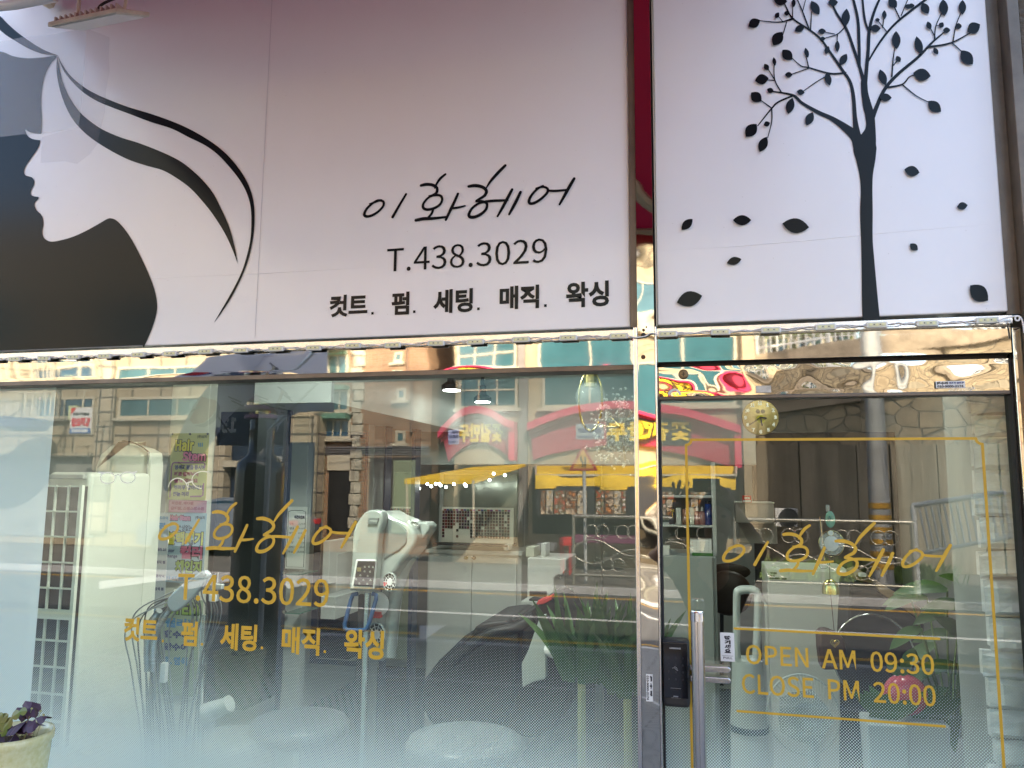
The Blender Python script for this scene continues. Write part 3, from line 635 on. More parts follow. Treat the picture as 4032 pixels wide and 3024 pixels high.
# ================================================================= DOOR
dr = thing('glass_door', 'glass door with gold border, opening hours and long steel handle', 'door', (0.27, 0.02, 0.02))
wavy('door_head', -0.107, 0.6655, 2.0665, 2.1385, 0.000, 0.0014, 0.12, 0.022, dr, seed=13.7, th=0.03, nx=240, nz=26, fade=0.012)
MB().box(-0.107, 0.6655, -0.002, 0.035, 2.0575, 2.0660).build('head_trim', BROWNMETAL, dr, bevel=.002)
MB().box(0.6655, 0.6700, -0.002, 0.04, 0.04, 2.137).build('side_trim', DARKGAP, dr)
MB().box(-0.1075, -0.1045, 0.0, 0.04, 0.04, 2.057).build('side_trim', BLACKM, dr)
YD = 0.0192
pane('glass_pane', -0.1043, 0.6650, 0.020, 0.07, 2.0573, GLD, dr)
MB().box(-0.107, 0.6655, 0.004, 0.04, 0.03, 0.069).build('bottom_rail', STEEL2, dr)
def PD(px, py, Y=YD): p = W(px, py, Y); return (p.x, p.z)
handwriting('handwritten_name', (W(2848, 2180, YD).x, W(3742, 2150, YD).x, W(3100, 2258, YD).z, W(3440, 2060, YD).z), YD, GOLDV, dr, th=1.4)
X0 = W(2714, 2400, YD).x; X1_ = W(3905, 2300, YD).x; ZB = W(3300, 1729, YD).z; c_ = 0.0125; bw = 0.0062
m = MB(); m.flat([(X0+c_, ZB-bw/2), (X1_-c_, ZB-bw/2), (X1_-c_, ZB+bw/2), (X0+c_, ZB+bw/2)], YD)
m.flat([(X0-bw/2, 0.3), (X0+bw/2, 0.3), (X0+bw/2, ZB-c_), (X0-bw/2, ZB-c_)], YD); m.flat([(X1_-bw/2, 0.3), (X1_+bw/2, 0.3), (X1_+bw/2, ZB-c_), (X1_-bw/2, ZB-c_)], YD)
for cx, a0, a1, sx in ((X0, 0, -90, 1), (X1_, 180, 270, -1)):
    m.stroke([(cx+(c_)*math.cos(RAD(-b_))*sx, ZB-c_*math.sin(RAD(b_))) for b_ in range(0, 91, 10)][::-1] if False else [(cx+sx*c_*math.sin(RAD(b_)), ZB-c_*math.cos(RAD(b_))) for b_ in range(0, 91, 10)], bw, YD-.0002, dy=.0001)
m.build('gold_border', GOLDV, dr)
for i, (x0, x1, py) in enumerate(((2889, 3701, 2495), (2901, 3722, 2830))):
    z_ = W((x0+x1)/2, py, YD).z; MB().flat([(W(x0, py, YD).x, z_-.0026), (W(x1, py, YD).x, z_-.0026), (W(x1, py, YD).x, z_+.0026), (W(x0, py, YD).x, z_+.0026)], YD).build('gold_rule', GOLDV, dr)
text('opening_hour', 'OPEN  AM  09:30', rcp(2937, 2540, 2937, 2619, 3678, 2574, 3678, 2655, YD), YD, GOLDV, dr, bold=.004)
text('closing_hour', 'CLOSE  PM  20:00', rcp(2921, 2654, 2921, 2737, 3684, 2696, 3684, 2777, YD), YD, GOLDV, dr, bold=.004)
# name sticker, label scrap and key hole on the head rail
a = RC(3684, 1501, 3799, 1528, -.004); s1 = MB().box(a[0], a[1], -.0065, -.0035, a[2], a[3]).build('locksmith_sticker', PAPER, dr); h_ = a[3]-a[2]; w_ = a[1]-a[0]
text('sticker_writing', '문수리', (a[0]+w_*.03, a[0]+w_*.42, a[2]+h_*.5, a[3]-h_*.07), -.0068, INKB, s1, bold=.02); text('sticker_writing', '전자키 방화문', (a[0]+w_*.45, a[1]-w_*.04, a[2]+h_*.55, a[3]-h_*.12), -.0068, M('blue_ink', (.05, .06, .2)), s1, bold=.02)
text('sticker_writing', '010-9000-2174', (a[0]+w_*.04, a[1]-w_*.06, a[2]+h_*.07, a[2]+h_*.42), -.0068, INKB, s1, bold=.02)
a = RC(2976, 1519, 3036, 1546, -.004); MB().box(a[0], a[1], -.0055, -.0035, a[2], a[3]).build('label_scrap', M('scrap', (.6, .57, .5), rough=.7, vary=.3, vs=60), dr)
a = W(2691, 1474, -.002); m = MB(); m.lathe((a.x, -.001, a.z), [(.0125, .004), (.0122, -.0025), (.0095, -.0045), (.006, -.0050), (.0058, -.004)], 28, 'y'); kh = m.build('key_cylinder', M('worn_bronze', (.20, .15, .09), rough=.4, metal=.8, vary=.5, vs=60), dr, smooth=False)
MB().box(a.x-.0045, a.x+.0045, -.0064, -.0045, a.z-.0008, a.z+.0008).box(a.x-.0009, a.x+.0009, -.0065, -.0046, a.z-.0055, a.z+.0055).build('keyhole', DARKGAP, kh)
a = W(2656, 1543, -.002)
# semicircle sticker with number
m = MB(); m.stroke([(a.x+.013*math.cos(RAD(t_)), a.z-.008+.013*math.sin(RAD(t_))) for t_ in range(0, 181, 12)], .006, -.0045, caps=False); m.build('arc_sticker', PAPER, dr)
# pull sticker
a = RC(2836, 2492, 2892, 2605, .016); s1 = MB().box(a[0], a[1], .0165, .0188, a[2], a[3]).build('pull_sticker', PAPER, dr, bevel=.0008); h_ = a[3]-a[2]; w_ = a[1]-a[0]
for i, ch in enumerate('당기세요'): text('sticker_writing', ch, (a[0]+w_*.30, a[0]+w_*.74, a[3]-h_*(.105+.155*(i+1))+h_*.02, a[3]-h_*(.10+.155*i)), .0162, INKB, s1, bold=.03)
text('sticker_writing', 'PULL', (a[0]+w_*.2, a[1]-w_*.16, a[2]+h_*.09, a[2]+h_*.165), .0162, INKB, s1, bold=.01)
MB().flat([(a[0]+w_*.12, a[2]+h_*.195), (a[1]-w_*.1, a[2]+h_*.195), (a[1]-w_*.1, a[2]+h_*.205), (a[0]+w_*.12, a[2]+h_*.205)], .0162).build('sticker_rule', INKB, s1)
# digital lock
a = RC(2608, 2521, 2715, 2786, -.03)
lk = MB().box(a[0], a[1], -.034, .0188, a[2], a[3]).build('digital_lock', BLACKM, dr, bevel=.010, seg=4)
lp = MB().box(a[0]+.003, a[1]-.003, -.0365, -.033, a[2]+.022, a[3]-.004).build('touch_panel', M('gloss_black', (.006, .006, .008), rough=.06, coat=.6), lk, bevel=.004)
w_ = a[1]-a[0]; h_ = a[3]-a[2]; INKG = M('grey_ink', (.34, .35, .36), rough=.5); INKD = M('faint_ink', (.035, .037, .04), rough=.5)
text('lock_writing', 'LOGHOME', (a[0]+w_*.29, a[0]+w_*.70, a[3]-h_*.125, a[3]-h_*.10), -.0369, INKG, lp, bold=.03)
for r_ in range(4):
    for c__ in range(3):
        text('key_mark', '123456789*0#'[r_*3+c__], (a[0]+w_*(.22+.26*c__), a[0]+w_*(.27+.26*c__), a[3]-h_*(.27+.105*r_), a[3]-h_*(.24+.105*r_)), -.0369, INKD, lp)
m = MB(); xc, zc = a[0]+w_*.48, a[3]-h_*.41
m.stroke([(xc-w_*.1, zc), (xc-w_*.03, zc+.0015), (xc+w_*.04, zc-.003), (xc+w_*.1, zc-.0045)], .0008, -.0369); m.stroke([(xc-w_*.02, zc+.004), (xc+w_*.05, zc+.0015), (xc+w_*.08, zc-.002)], .0008, -.0369); m.build('hand_symbol', INKG, lp)
MB().flat([(a[0]+w_*.3, a[2]+h_*.293), (a[0]+w_*.68, a[2]+h_*.293), (a[0]+w_*.68, a[2]+h_*.296), (a[0]+w_*.3, a[2]+h_*.296)], -.0369).build('panel_line', INKG, lp)
text('lock_writing', 'DIGITAL DOOR LOCK', (a[0]+w_*.33, a[0]+w_*.67, a[2]+h_*.147, a[2]+h_*.158), -.0369, INKG, lp); text('lock_writing', 'RFID', (a[0]+w_*.4, a[0]+w_*.58, a[2]+h_*.17, a[2]+h_*.182), -.0369, INKG, lp, bold=.03)
# pull handle
a = W(2751, 2700, -.075); tp = W(2751, 2405, -.075).z
hd = MB().tube([(a.x, -.075, .45), (a.x, -.075, tp-.022)], .0150, 28).build('pull_handle', M('satin_steel', (.66, .63, .60), rough=.18, metal=1.0, bump=.0001, bs=200, stretch=(1, 1, .02)), dr, smooth=True)
MB().lathe((a.x, -.075, tp-.0218), [(.0158, 0), (.0158, .019), (.0145, .021), (.0142, .0225)], 28).build('end_cap', CHROME, hd)
for zz in (2640, 2683):
    z_ = W(2830, zz, -.02).z; xr = W(2878, zz, -.02).x; xl = W(2716, zz, -.04).x; hh = .0065
    pts = [(xl, z_-hh), (xr-hh, z_-hh)]+[(xr-hh+hh*math.sin(RAD(t_)), z_-hh*math.cos(RAD(t_))) for t_ in range(15, 180, 15)]+[(xr-hh, z_+hh), (xl, z_+hh)]
    MB().prism(pts, -.012, .0185).build('mounting_plate', STEEL2, hd, bevel=.002)
z_ = W(2830, 2660, -.04).z; MB().tube([(a.x, -.062, z_+.013), (a.x, .018, z_+.013)], .008, 14).tube([(a.x, -.062, z_-.014), (a.x, .018, z_-.014)], .008, 14).build('standoff', STEEL2, hd, smooth=True)

# ================================================================= THINGS IN FRONT OF THE SHOP
# flower pot at the lower left, standing on a crate of the sill
pc = W(55, 2880, -.42); R0 = abs(W(176, 2900, -.42).x-W(-70, 2900, -.42).x)/2; pcx = W(45, 2900, -.42).x; pz = W(55, 2888, -.42).z
POT = M('speckled_glaze', (.60, .56, .25), rough=.22, vary=.3, vs=70, coat=.3, col2=(.72, .70, .42))
pt = thing('flower_pot', 'cream speckled glazed pot of purple oxalis and flat leaf cactus in the lower left', 'flower pot', (pcx, -.42, pz-.30))
MB().lathe((pcx, -.42, pz), [(R0*.62, -.30), (R0*.72, -.24), (R0*.84, -.14), (R0*.93, -.05), (R0*.95, -.022), (R0*1.0, -.015), (R0*1.01, -.004), (R0*.985, 0.004), (R0*.93, .001), (R0*.90, -.02), (R0*.89, -.05)], 56).build('pot', POT, pt, smooth=True)
m = MB(); vs = []; n_ = 40; o_ = []
for j in range(9):
    for i in range(n_): r_ = R0*.90*j/8+.0003; an = 2*math.pi*i/n_; vs.append((pcx+r_*math.cos(an), -.42+r_*math.sin(an), pz-.028+.007*mnoise.noise(Vector((r_*60*math.cos(an), r_*60*math.sin(an), 0)))))
m.add(vs, [(j*n_+i, j*n_+(i+1) % n_, (j+1)*n_+(i+1) % n_, (j+1)*n_+i) for j in range(8) for i in range(n_)]); m.build('soil', SOIL, pt)
PUR = M('oxalis_leaf', (.055, .022, .045), rough=.5, vary=.3, vs=40); GRN = M('cactus_leaf', (.09, .17, .03), rough=.45, vary=.35, vs=25, col2=(.20, .17, .05)); STM = M('pale_stem', (.30, .30, .12), rough=.6); DRY = M('dry_leaf', (.22, .08, .06), rough=.8)
oxm = thing('oxalis_plant', 'dark purple oxalis with paired wing leaves growing in the speckled pot', 'plant', (pcx+.03, -.42, pz-.02))
st_m = MB(); lf = MB()
def wing(c, yaw, tilt, s_):
    c = Vector(c)
    for k_ in range(3):
        an = yaw+k_*2.094+random.uniform(-.1, .1); d = Vector((math.cos(an), math.sin(an)*.55, math.sin(an)*tilt)); sd = Vector((-d.y, d.x, .15)).normalized()
        d.normalize(); nn = d.cross(sd).normalized()
        for sg in (-1, 1):
            lf.add([c, c+d*s_*.55+nn*.004, c+d*s_*.98+nn*.002, c+d*s_*1.02+sd*sg*s_*.42-nn*.006, c+d*s_*.78+sd*sg*s_*.52-nn*.01, c+d*s_*.42+sd*sg*s_*.34-nn*.006], [(0, 1, 2, 3, 4, 5) if sg > 0 else (0, 5, 4, 3, 2, 1)])
for (px, py, s_, yw) in ((108, 2835, .040, 1.9), (60, 2885, .036, .6), (140, 2828, .030, .2), (20, 2925, .030, 2.4), (85, 2845, .034, 4.0)):
    c = W(px, py, -.43); wing(c, yw, .9, s_); st_m.tube(cr([tuple(c), tuple(c.lerp(Vector((pcx+.02, -.42, pz-.02)), .5)+Vector((.008, 0, 0))), (pcx+random.uniform(-.02, .05), -.42, pz-.025)], 5), .0011, 5)
for (px, py) in ((172, 2815), (160, 2800), (125, 2790)):
    c = W(px, py, -.43); st_m.tube([tuple(c), (c.x-.03, -.42, pz-.02)], .0007, 4); st_m.ball(c, .0028, 6)
lf.build('leaf_blades', PUR, oxm); st_m.build('stem', STM, oxm)
gc = thing('leaf_cactus', 'green flat jointed leaf cactus at the left edge of the speckled pot', 'plant', (pcx-.03, -.42, pz-.02)); m = MB()
for (x0, y0, x1, y1, w_) in ((15, 2870, 45, 2825, .016), (45, 2825, 75, 2803, .015), (75, 2803, 105, 2797, .012), (8, 2890, -5, 2820, .018), (-5, 2840, 30, 2812, .014), (5, 2900, 20, 2860, .014), (-30, 2900, -20, 2830, .02), (-20, 2840, 10, 2808, .014)):
    a, b_ = W(x0, y0, -.44), W(x1, y1, -.44); m.leaf(a, b_-a, (0, -1, .3), (b_-a).length*1.08, w_*1.5, bend=.15, fold=-.2, n=5)
m.build('leaf_joints', GRN, gc)
for i in range(9):
    an = random.uniform(0, 6.28); r_ = random.uniform(.2, .8)*R0; m = MB(); m.leaf((pcx+r_*math.cos(an), -.42+r_*math.sin(an), pz-.02), (math.cos(an*3), math.sin(an*3), .2), (0, 0, 1), .02, .012, bend=.3); m.build('withered_leaf', DRY, gc)
cx_ = MB(); cx_.box(pcx-.16, pcx+.16, -.56, -.28, 0, pz-.302)
tag(cx_.build('plant_stand', M('stand_wood', (.25, .16, .09), rough=.7, vary=.4, vs=5), None, bevel=.004), 'brown wooden stand under the speckled flower pot', 'plant stand')

# floodlight hanging at the top left
fl = thing('floodlight', 'white floodlight hanging from a bracket over the lilac sign', 'floodlight', (*W(395, 60, -.32)[:2], W(395, 90, -.32).z))
a = W(262, 88, -.32); b_ = W(525, 72, -.32); CRM = M('cream_enamel', (.62, .56, .46), rough=.4, vary=.2, vs=20)
zb, yb = W(395, 92, -.32).z, -.32; xl, xr = a.x, b_.x
def slab(x0, x1, z0, z1, y0, y1, tl=.52):
    e = .010; return MB().hexa([(x0, yb+y0, zb+z0+tl*y0), (x1, yb+y0, zb+z0+e+tl*y0), (x1, yb+y1, zb+z0+e+tl*y1), (x0, yb+y1, zb+z0+tl*y1), (x0, yb+y0, zb+z1+tl*y0), (x1, yb+y0, zb+z1+e+tl*y0), (x1, yb+y1, zb+z1+e+tl*y1), (x0, yb+y1, zb+z1+tl*y1)])
slab(xl, xr, .0, .014, -.06, .06).build('housing', CRM, fl, bevel=.003)
slab(xl+.01, xr-.01, -.003, .002, -.05, .05).build('lens', M('frosted_lens', (.72, .72, .70), rough=.3), fl)
m = MB()
for i in range(13):
    x_ = xl+.012+(xr-xl-.024)*i/12; z_ = zb+.014+.012*i/12; m.box(x_-.0022, x_+.0022, yb-.05, yb-.02, z_-.026, z_-.012)
m.build('cooling_fins', M('rosy_fins', (.50, .42, .38), rough=.4), fl)
xm = (xl+xr)/2
m = MB(); m.tube([(xl+.035, yb, zb+.02), (xl+.035, yb, zb+.10)], .005, 8); m.tube([(xr-.03, yb, zb+.03), (xr-.022, yb, zb+.12)], .004, 8); m.box(xl+.035, xr-.025, yb-.01, yb+.01, zb+.10, zb+.112); m.build('bracket', CRM, fl)
MB().lathe((xm-.01, yb, zb+.022), [(.011, 0), (.011, .014), (.006, .018)], 12).build('cable_gland', WHITEP, fl)
MB().tube(cr([(xm-.01, yb, zb+.038), (xm, yb, zb+.052), (xm+.02, yb+.01, zb+.07), (xm+.04, yb+.06, zb+.12)], 5), .0035, 7).build('power_lead', BLACKP, fl, smooth=True)
MB().tube([(xm-.02, yb, zb+.112), (xm-.02, .02, zb+.40)], .008, 8).build('support_arm', CRM, fl)

# red awning over the pavement
AX0, AX1 = -2.12, 0.32
aw = thing('red_awning', 'dark red fabric awning over the lilac sign', 'awning', (-1.1, 0, 3.45))
REDC = bpy.data.materials.new('red_canvas'); REDC.use_nodes = True; t_ = REDC.node_tree; p_ = t_.nodes['Principled BSDF']; p_.inputs['Base Color'].default_value = (.42, .010, .02, 1); p_.inputs['Roughness'].default_value = .85
tl_ = t_.nodes.new('ShaderNodeBsdfTranslucent'); tl_.inputs[0].default_value = (.75, .02, .09, 1); mx_ = t_.nodes.new('ShaderNodeMixShader'); mx_.inputs[0].default_value = .11
t_.links.new(p_.outputs[0], mx_.inputs[1]); t_.links.new(tl_.outputs[0], mx_.inputs[2]); t_.links.new(mx_.outputs[0], t_.nodes['Material Output'].inputs[0])
m = MB(); vs = []; nx_, ny_ = 30, 10
for j in range(ny_+1):
    for i in range(nx_+1):
        x_ = AX0+(AX1-AX0)*i/nx_; t = j/ny_; vs.append((x_, -.03-1.5*t, 3.47-.50*t-.05*math.sin(math.pi*t)+.006*math.sin(i*1.7)))
m.add(vs, [(j*(nx_+1)+i, j*(nx_+1)+i+1, (j+1)*(nx_+1)+i+1, (j+1)*(nx_+1)+i) for j in range(ny_) for i in range(nx_)])
m.build('canvas', REDC, aw, smooth=True)
m = MB(); m.box(AX0, AX1, -1.545, -1.53, 2.90, 2.98); m.build('valance', REDC, aw)
FRM = M('cream_frame', (.55, .45, .30), rough=.4)
m = MB(); m.tube([(AX0, -1.52, 2.955), (AX1, -1.52, 2.955)], .018, 8); m.tube([(AX0, -.03, 3.44), (AX1, -.03, 3.44)], .03, 8); m.build('front_bar', FRM, aw)
for x_ in (-2.0, -.08):
    s_ = 1 if x_ < -1 else -1; m = MB(); m.tube([(x_, -.05, 3.36), (x_+s_*.42, -.75, 3.13)], .02, 8); m.tube([(x_+s_*.42, -.75, 3.13), (x_, -1.5, 2.94)], .018, 8); m.build('folding_arm', FRM, aw)
# white gutter pipe crossing the upper left corner
m = MB(); m.tube([tuple(W(-60, 30, -.25)), tuple(W(60, 18, -.25)), tuple(W(215, -12, -.25))], .014, 12); tag(m.build('gutter_pipe', WHITEP, None, smooth=True), 'white pipe cutting the upper left corner above the sign', 'pipe')
# ================================================================= INTERIOR
IW = M('interior_wall', (.36, .38, .35), rough=.85, vary=.06, vs=2)
IW2 = M('pale_panel', (.34, .36, .34), rough=.5)
FLOOR = M('floor_tile', (.10, .12, .16), rough=.25, vary=.3, vs=3)
NAVY = M('navy_frame', (.022, .04, .075), rough=.4)
GREYL = M('light_grey_laminate', (.52, .54, .52), rough=.45)
WHT = M('white_laminate', (.58, .60, .57), rough=.4)
IVORY = M('ivory_plastic', (.66, .66, .56), rough=.4)
def fitb(name, px0, py0, px1, py1, Y, dep, mat, parent=None, bevel=.004):
    a = RC(px0, py0, px1, py1, Y); x0, x1 = a[0], a[1]; w_ = x1-x0
    if dep > .03 and (px0+px1)/2 < 2755: x1 = max(x0+.55*w_, W(px1, (py0+py1)/2, Y+dep).x)
    elif dep > .03: x0 = min(x1-.55*w_, W(px0, (py0+py1)/2, Y+dep).x)
    return MB().box(x0, x1, Y, Y+dep, a[2], a[3]).build(name, mat, parent, bevel=bevel)
struct(MB().box(-3.35, 1.5, .05, 5.9, -.02, .0).build('interior_floor', FLOOR, None))
rm = thing('interior_shell', 'pale grey inner walls and ceiling behind the glass', 'wall', (-.9, 3, 0))
CZ = 2.66
MB().box(-3.34, 1.49, .31, 5.88, CZ, CZ+.06).build('ceiling', M('ceiling_paper', (.55, .56, .53), rough=.9), rm)
MB().box(-3.35, -3.25, .06, 5.88, .001, CZ-.002).build('side_wall', IW, rm); MB().box(1.40, 1.50, .06, 5.88, .001, CZ-.002).build('side_wall', IW, rm)
MB().box(-3.248, 1.398, 5.78, 5.88, .001, CZ-.002).build('rear_wall', IW, rm)
MB().box(-3.2, 1.38, .285, .305, 2.24, 2.70).build('front_lintel', IW2, rm)
# hanging bulkhead across the room, its lower edge at eye level
a = RC(1700, 1600, 2975, 1829, 3.2)
bk = tag(MB().box(-1.95, a[1], 3.2, 3.45, a[2], CZ-.002).build('bulkhead', IW2, None, bevel=.003), 'pale grey hanging bulkhead across the back of the shop', 'bulkhead')
# sloping beam running into the room
z1_, z2_ = W(1110, 1585, 1.6).z, 0
m = MB(); m.hexa([(-1.98, 1.2, 2.2), (-1.6, 1.2, 2.2), (-1.6, 3.18, 2.2), (-1.98, 3.18, 2.2), (-1.98, 1.2, CZ-.003), (-1.6, 1.2, CZ-.003), (-1.6, 3.18, CZ-.003), (-1.98, 3.18, CZ-.003)])
tag(m.build('ceiling_beam', IW2, None), 'white boxed beam running back along the ceiling', 'beam')

# mirror stations: navy posts, pale pillars, dark mirrors
MIR = M('mirror_glass', (.55, .60, .57), rough=.02, metal=1)
DKG = M('dark_recess', (.055, .065, .07), rough=.5)
def pillar(label, px0, px1, Y, mat, dep=.12, top=None, name='pillar', cat='pillar'):
    x0, x1 = W(px0, 1900, Y).x, W(px1, 1900, Y+dep).x
    return tag(MB().box(x0, x1, Y, Y+dep, .002, (top or CZ)-.004).build(name, mat, None, bevel=.004), label, cat)
pillar('pale grey pillar carrying the yellow and blue handwritten posters', 655, 838, 1.35, IVORY, .06, 2.6)
pillar('pale grey pillar carrying the framed price list', 1143, 1230, 1.9, IW2, .06, 2.6)
pillar('narrow navy post left of the price list pillar', 1118, 1143, 1.92, NAVY, .03, 2.6, 'post', 'post')
pillar('pale pillar between the dark mirror bays behind the standing dryer', 1446, 1508, 2.6, IW2, .15)
pillar('navy post right of the pillar behind the standing dryer', 1510, 1541, 2.61, NAVY, .1, None, 'post', 'post')
pillar('navy post beside the white cabinet edge', 1618, 1655, 2.9, NAVY, .1, None, 'post', 'post')
pillar('pale pillar between the white cabinet and the water purifier', 2040, 2082, 3.9, IW2, .2)
pillar('white door post of the back room left of the reflected railing', 2340, 2372, 4.4, IW2, .1, None, 'post', 'post')
wl = tag(fitb('dark_wardrobe', 838, 1620, 1118, 2800, 2.6, .5, DKG, None), 'dark navy wardrobe front behind the poster pillar', 'wardrobe')
mr = thing('wall_mirror', 'tall mirror with navy edge in the bay left of the standing dryer', 'mirror', (*W(1335, 2100, 3.6)[:2], .6))
fitb('frame', 1235, 1700, 1440, 2620, 3.6, .05, NAVY, mr); fitb('mirror', 1262, 1730, 1425, 2600, 3.59, .005, MIR, mr, 0)
mr = thing('wall_mirror', 'mirror above the colour swatch board', 'mirror', (*W(1880, 2000, 3.9)[:2], 1.2))
fitb('frame', 1728, 1852, 2065, 2165, 3.95, .03, GREYL, mr); fitb('mirror', 1745, 1868, 2036, 2160, 3.944, .005, M('grey_mirror', (.38, .40, .36), rough=.15, metal=.6), mr, 0)
mr = thing('green_screen_panel', 'olive green wall panel in the bay right of the standing dryer', 'panel', (*W(1580, 2000, 3.2)[:2], 1)); fitb('panel', 1544, 1860, 1618, 2600, 3.2, .03, M('olive_panel', (.17, .20, .13), rough=.6), mr)
# swatches
def swatch(name, label, px0, py0, px1, py1, Y, cols, rows, seed):
    a = RC(px0, py0, px1, py1, Y); rnd = random.Random(seed)
    t = thing(name, label, 'swatch board', (a[0], Y, a[2]))
    MB().box(a[0], a[1], Y, Y+.012, a[2], a[3]).build('board', M('board_cream', (.60, .58, .50), rough=.6), t, bevel=.003)
    w_, h_ = a[1]-a[0], a[3]-a[2]
    pal = {'dark_hair_tuft': (.02, .012, .012), 'brown_hair_tuft': (.09, .03, .018), 'red_hair_tuft': (.16, .02, .025), 'plum_hair_tuft': (.07, .02, .06)}
    ms = {k_: MB() for k_ in pal}
    for r_ in range(rows):
        for c_ in range(cols):
            bl = c_//5
            if bl in (0, 1) and r_ > rows-4 and c_ % 5 > 0: continue
            if rnd.random() < .05: continue
            x_ = a[0]+w_*(.03+.94*(c_+.18*bl)/(cols+.18*(cols//5))); z_ = a[3]-h_*(.14+.76*r_/rows)
            k_ = rnd.choice(list(pal)) if bl < 2 else ('dark_hair_tuft' if rnd.random() < .6 else 'brown_hair_tuft')
            e = w_/cols*.33; ms[k_].box(x_-e, x_+e, Y-.008, Y-.0005, z_-h_/rows*.31, z_+h_/rows*.31)
    for k_, m_ in ms.items():
        if m_.v: o = m_.build(k_, M(k_, pal[k_], rough=.3), t); o['kind'] = 'stuff'
    cl = [(.25, .05, .05), (.05, .05, .2), (.05, .15, .08), (.3, .1, .05), (.18, .03, .2)]
    for i, c_ in enumerate(cl):
        m_ = MB(); 
        for b__ in range(4): x_ = a[0]+w_*(.03+.24*b__+.042*i); m_.box(x_, x_+w_*.036, Y-.003, Y-.0005, a[3]-h_*.10, a[3]-h_*.055)
        m_.build('colour_label', M('label_ink', c_, rough=.6), t)
    return t
swatch('swatch_board', 'open hair colour swatch board standing on the white cabinet', 1738, 1998, 2022, 2140, 3.55, 24, 9, 3)
swatch('swatch_board', 'hair colour swatch board seen past the navy post beside the dryer', 1536, 1996, 1632, 2110, 3.15, 12, 7, 8)
# white cabinet
cb = thing('white_cabinet', 'white two door cabinet with round knobs under the swatch board', 'cabinet', (*W(1865, 2300, 3.5)[:2], 0))
a = RC(1677, 2166, 2050, 2600, 3.5); MB().box(a[0]-.01, a[1]+.01, 3.49, 4.1, a[3]-.03, a[3]).build('top', WHT, cb, bevel=.003); MB().box(a[0], a[1], 3.52, 4.1, .0, a[3]-.032).build('body', GREYL, cb, bevel=.003)
a2 = W(1688, 2300, 3.5).x, W(1856, 2300, 3.5).x, W(1858, 2300, 3.5).x, W(2033, 2300, 3.5).x
for i, (x0, x1) in enumerate(((a2[0], a2[1]), (a2[2], a2[3]))):
    d_ = MB().box(x0, x1, 3.50, 3.519, .05, a[3]-.05).build('door', WHT, cb, bevel=.003); k_ = W(1838 if i == 0 else 1869, 2195, 3.5)
    MB().lathe((k_.x, 3.50, k_.z), [(.006, 0), (.006, -.012), (.014, -.014), (.014, -.022), (.008, -.026)], 14, 'y').build('knob', BRASS if i == 0 else BLACKM, d_)
tag(fitb('glass_shelf', 1705, 2144, 2030, 2150, 3.4, .25, BLACKM, None), 'dark shelf edge under the open swatch board', 'shelf')
tag(fitb('tissue_box', 1982, 2146, 2018, 2168, 3.42, .12, WHT, None), 'small white box at the right end of the white cabinet', 'box')
# water purifier and boxes
wp = thing('water_purifier', 'white counter top water purifier behind the dark chair', 'water purifier', (*W(2140, 2300, 3.0)[:2], W(2140, 2364, 3.0).z))
a = RC(2076, 2198, 2230, 2364, 3.0); b2 = RC(2076, 2262, 2180, 2364, 3.0)
MB().prism([(a[0], a[2]), (b2[1], a[2]), (b2[1], b2[3]-.02), (b2[1]+.02, b2[3]), (a[1]-.03, b2[3]), (a[1], b2[3]+.04), (a[1], a[3]), (a[0], a[3])], 3.0, 3.4).build('body', WHITEP, wp, bevel=.008)
m = MB()
for i in range(5): z_ = W(2100, 2328+i*4.5, 2.99).z; m.box(W(2084, 2330, 2.99).x, W(2152, 2330, 2.99).x, 2.996, 3.002, z_-.003, z_+.002)
m.build('air_slots', INKB, wp); MB().tube([tuple(W(2208, 2262, 3.1)), tuple(W(2208, 2280, 3.1))], .012, 10).build('spout', GREYP, wp)
fitb('drip_tray', 2082, 2362, 2240, 2372, 2.9, .6, BLACKM, wp)
tag(fitb('side_counter', 2050, 2371, 2260, 2700, 2.88, .7, WHT, None), 'white low counter under the water purifier', 'counter')
tag(fitb('storage_box', 2070, 2155, 2128, 2193, 3.05, .2, IVORY, None), 'ivory slotted box on top of the water purifier', 'box')
tag(fitb('carton', 2130, 2140, 2162, 2196, 3.08, .15, WHT, None), 'small white carton beside the slotted box', 'box')
tag(fitb('kettle_base', 2190, 2322, 2232, 2356, 2.95, .2, GREYP, None), 'small grey vented device beside the water purifier', 'appliance')
tag(fitb('towel_warmer', 1270, 2130, 1318, 2300, 2.4, .4, WHT, None), 'white boxy appliance stack behind the handwritten gold letters', 'appliance')
tag(fitb('drawer_unit', 1272, 2180, 1372, 2345, 2.5, .4, GREYL, None), 'grey drawer unit between the price list and the standing dryer', 'cabinet')
tag(fitb('salon_trolley', 1262, 2350, 1368, 2440, 2.3, .4, WHT, None), 'white trolley top behind the gold phone number', 'trolley')

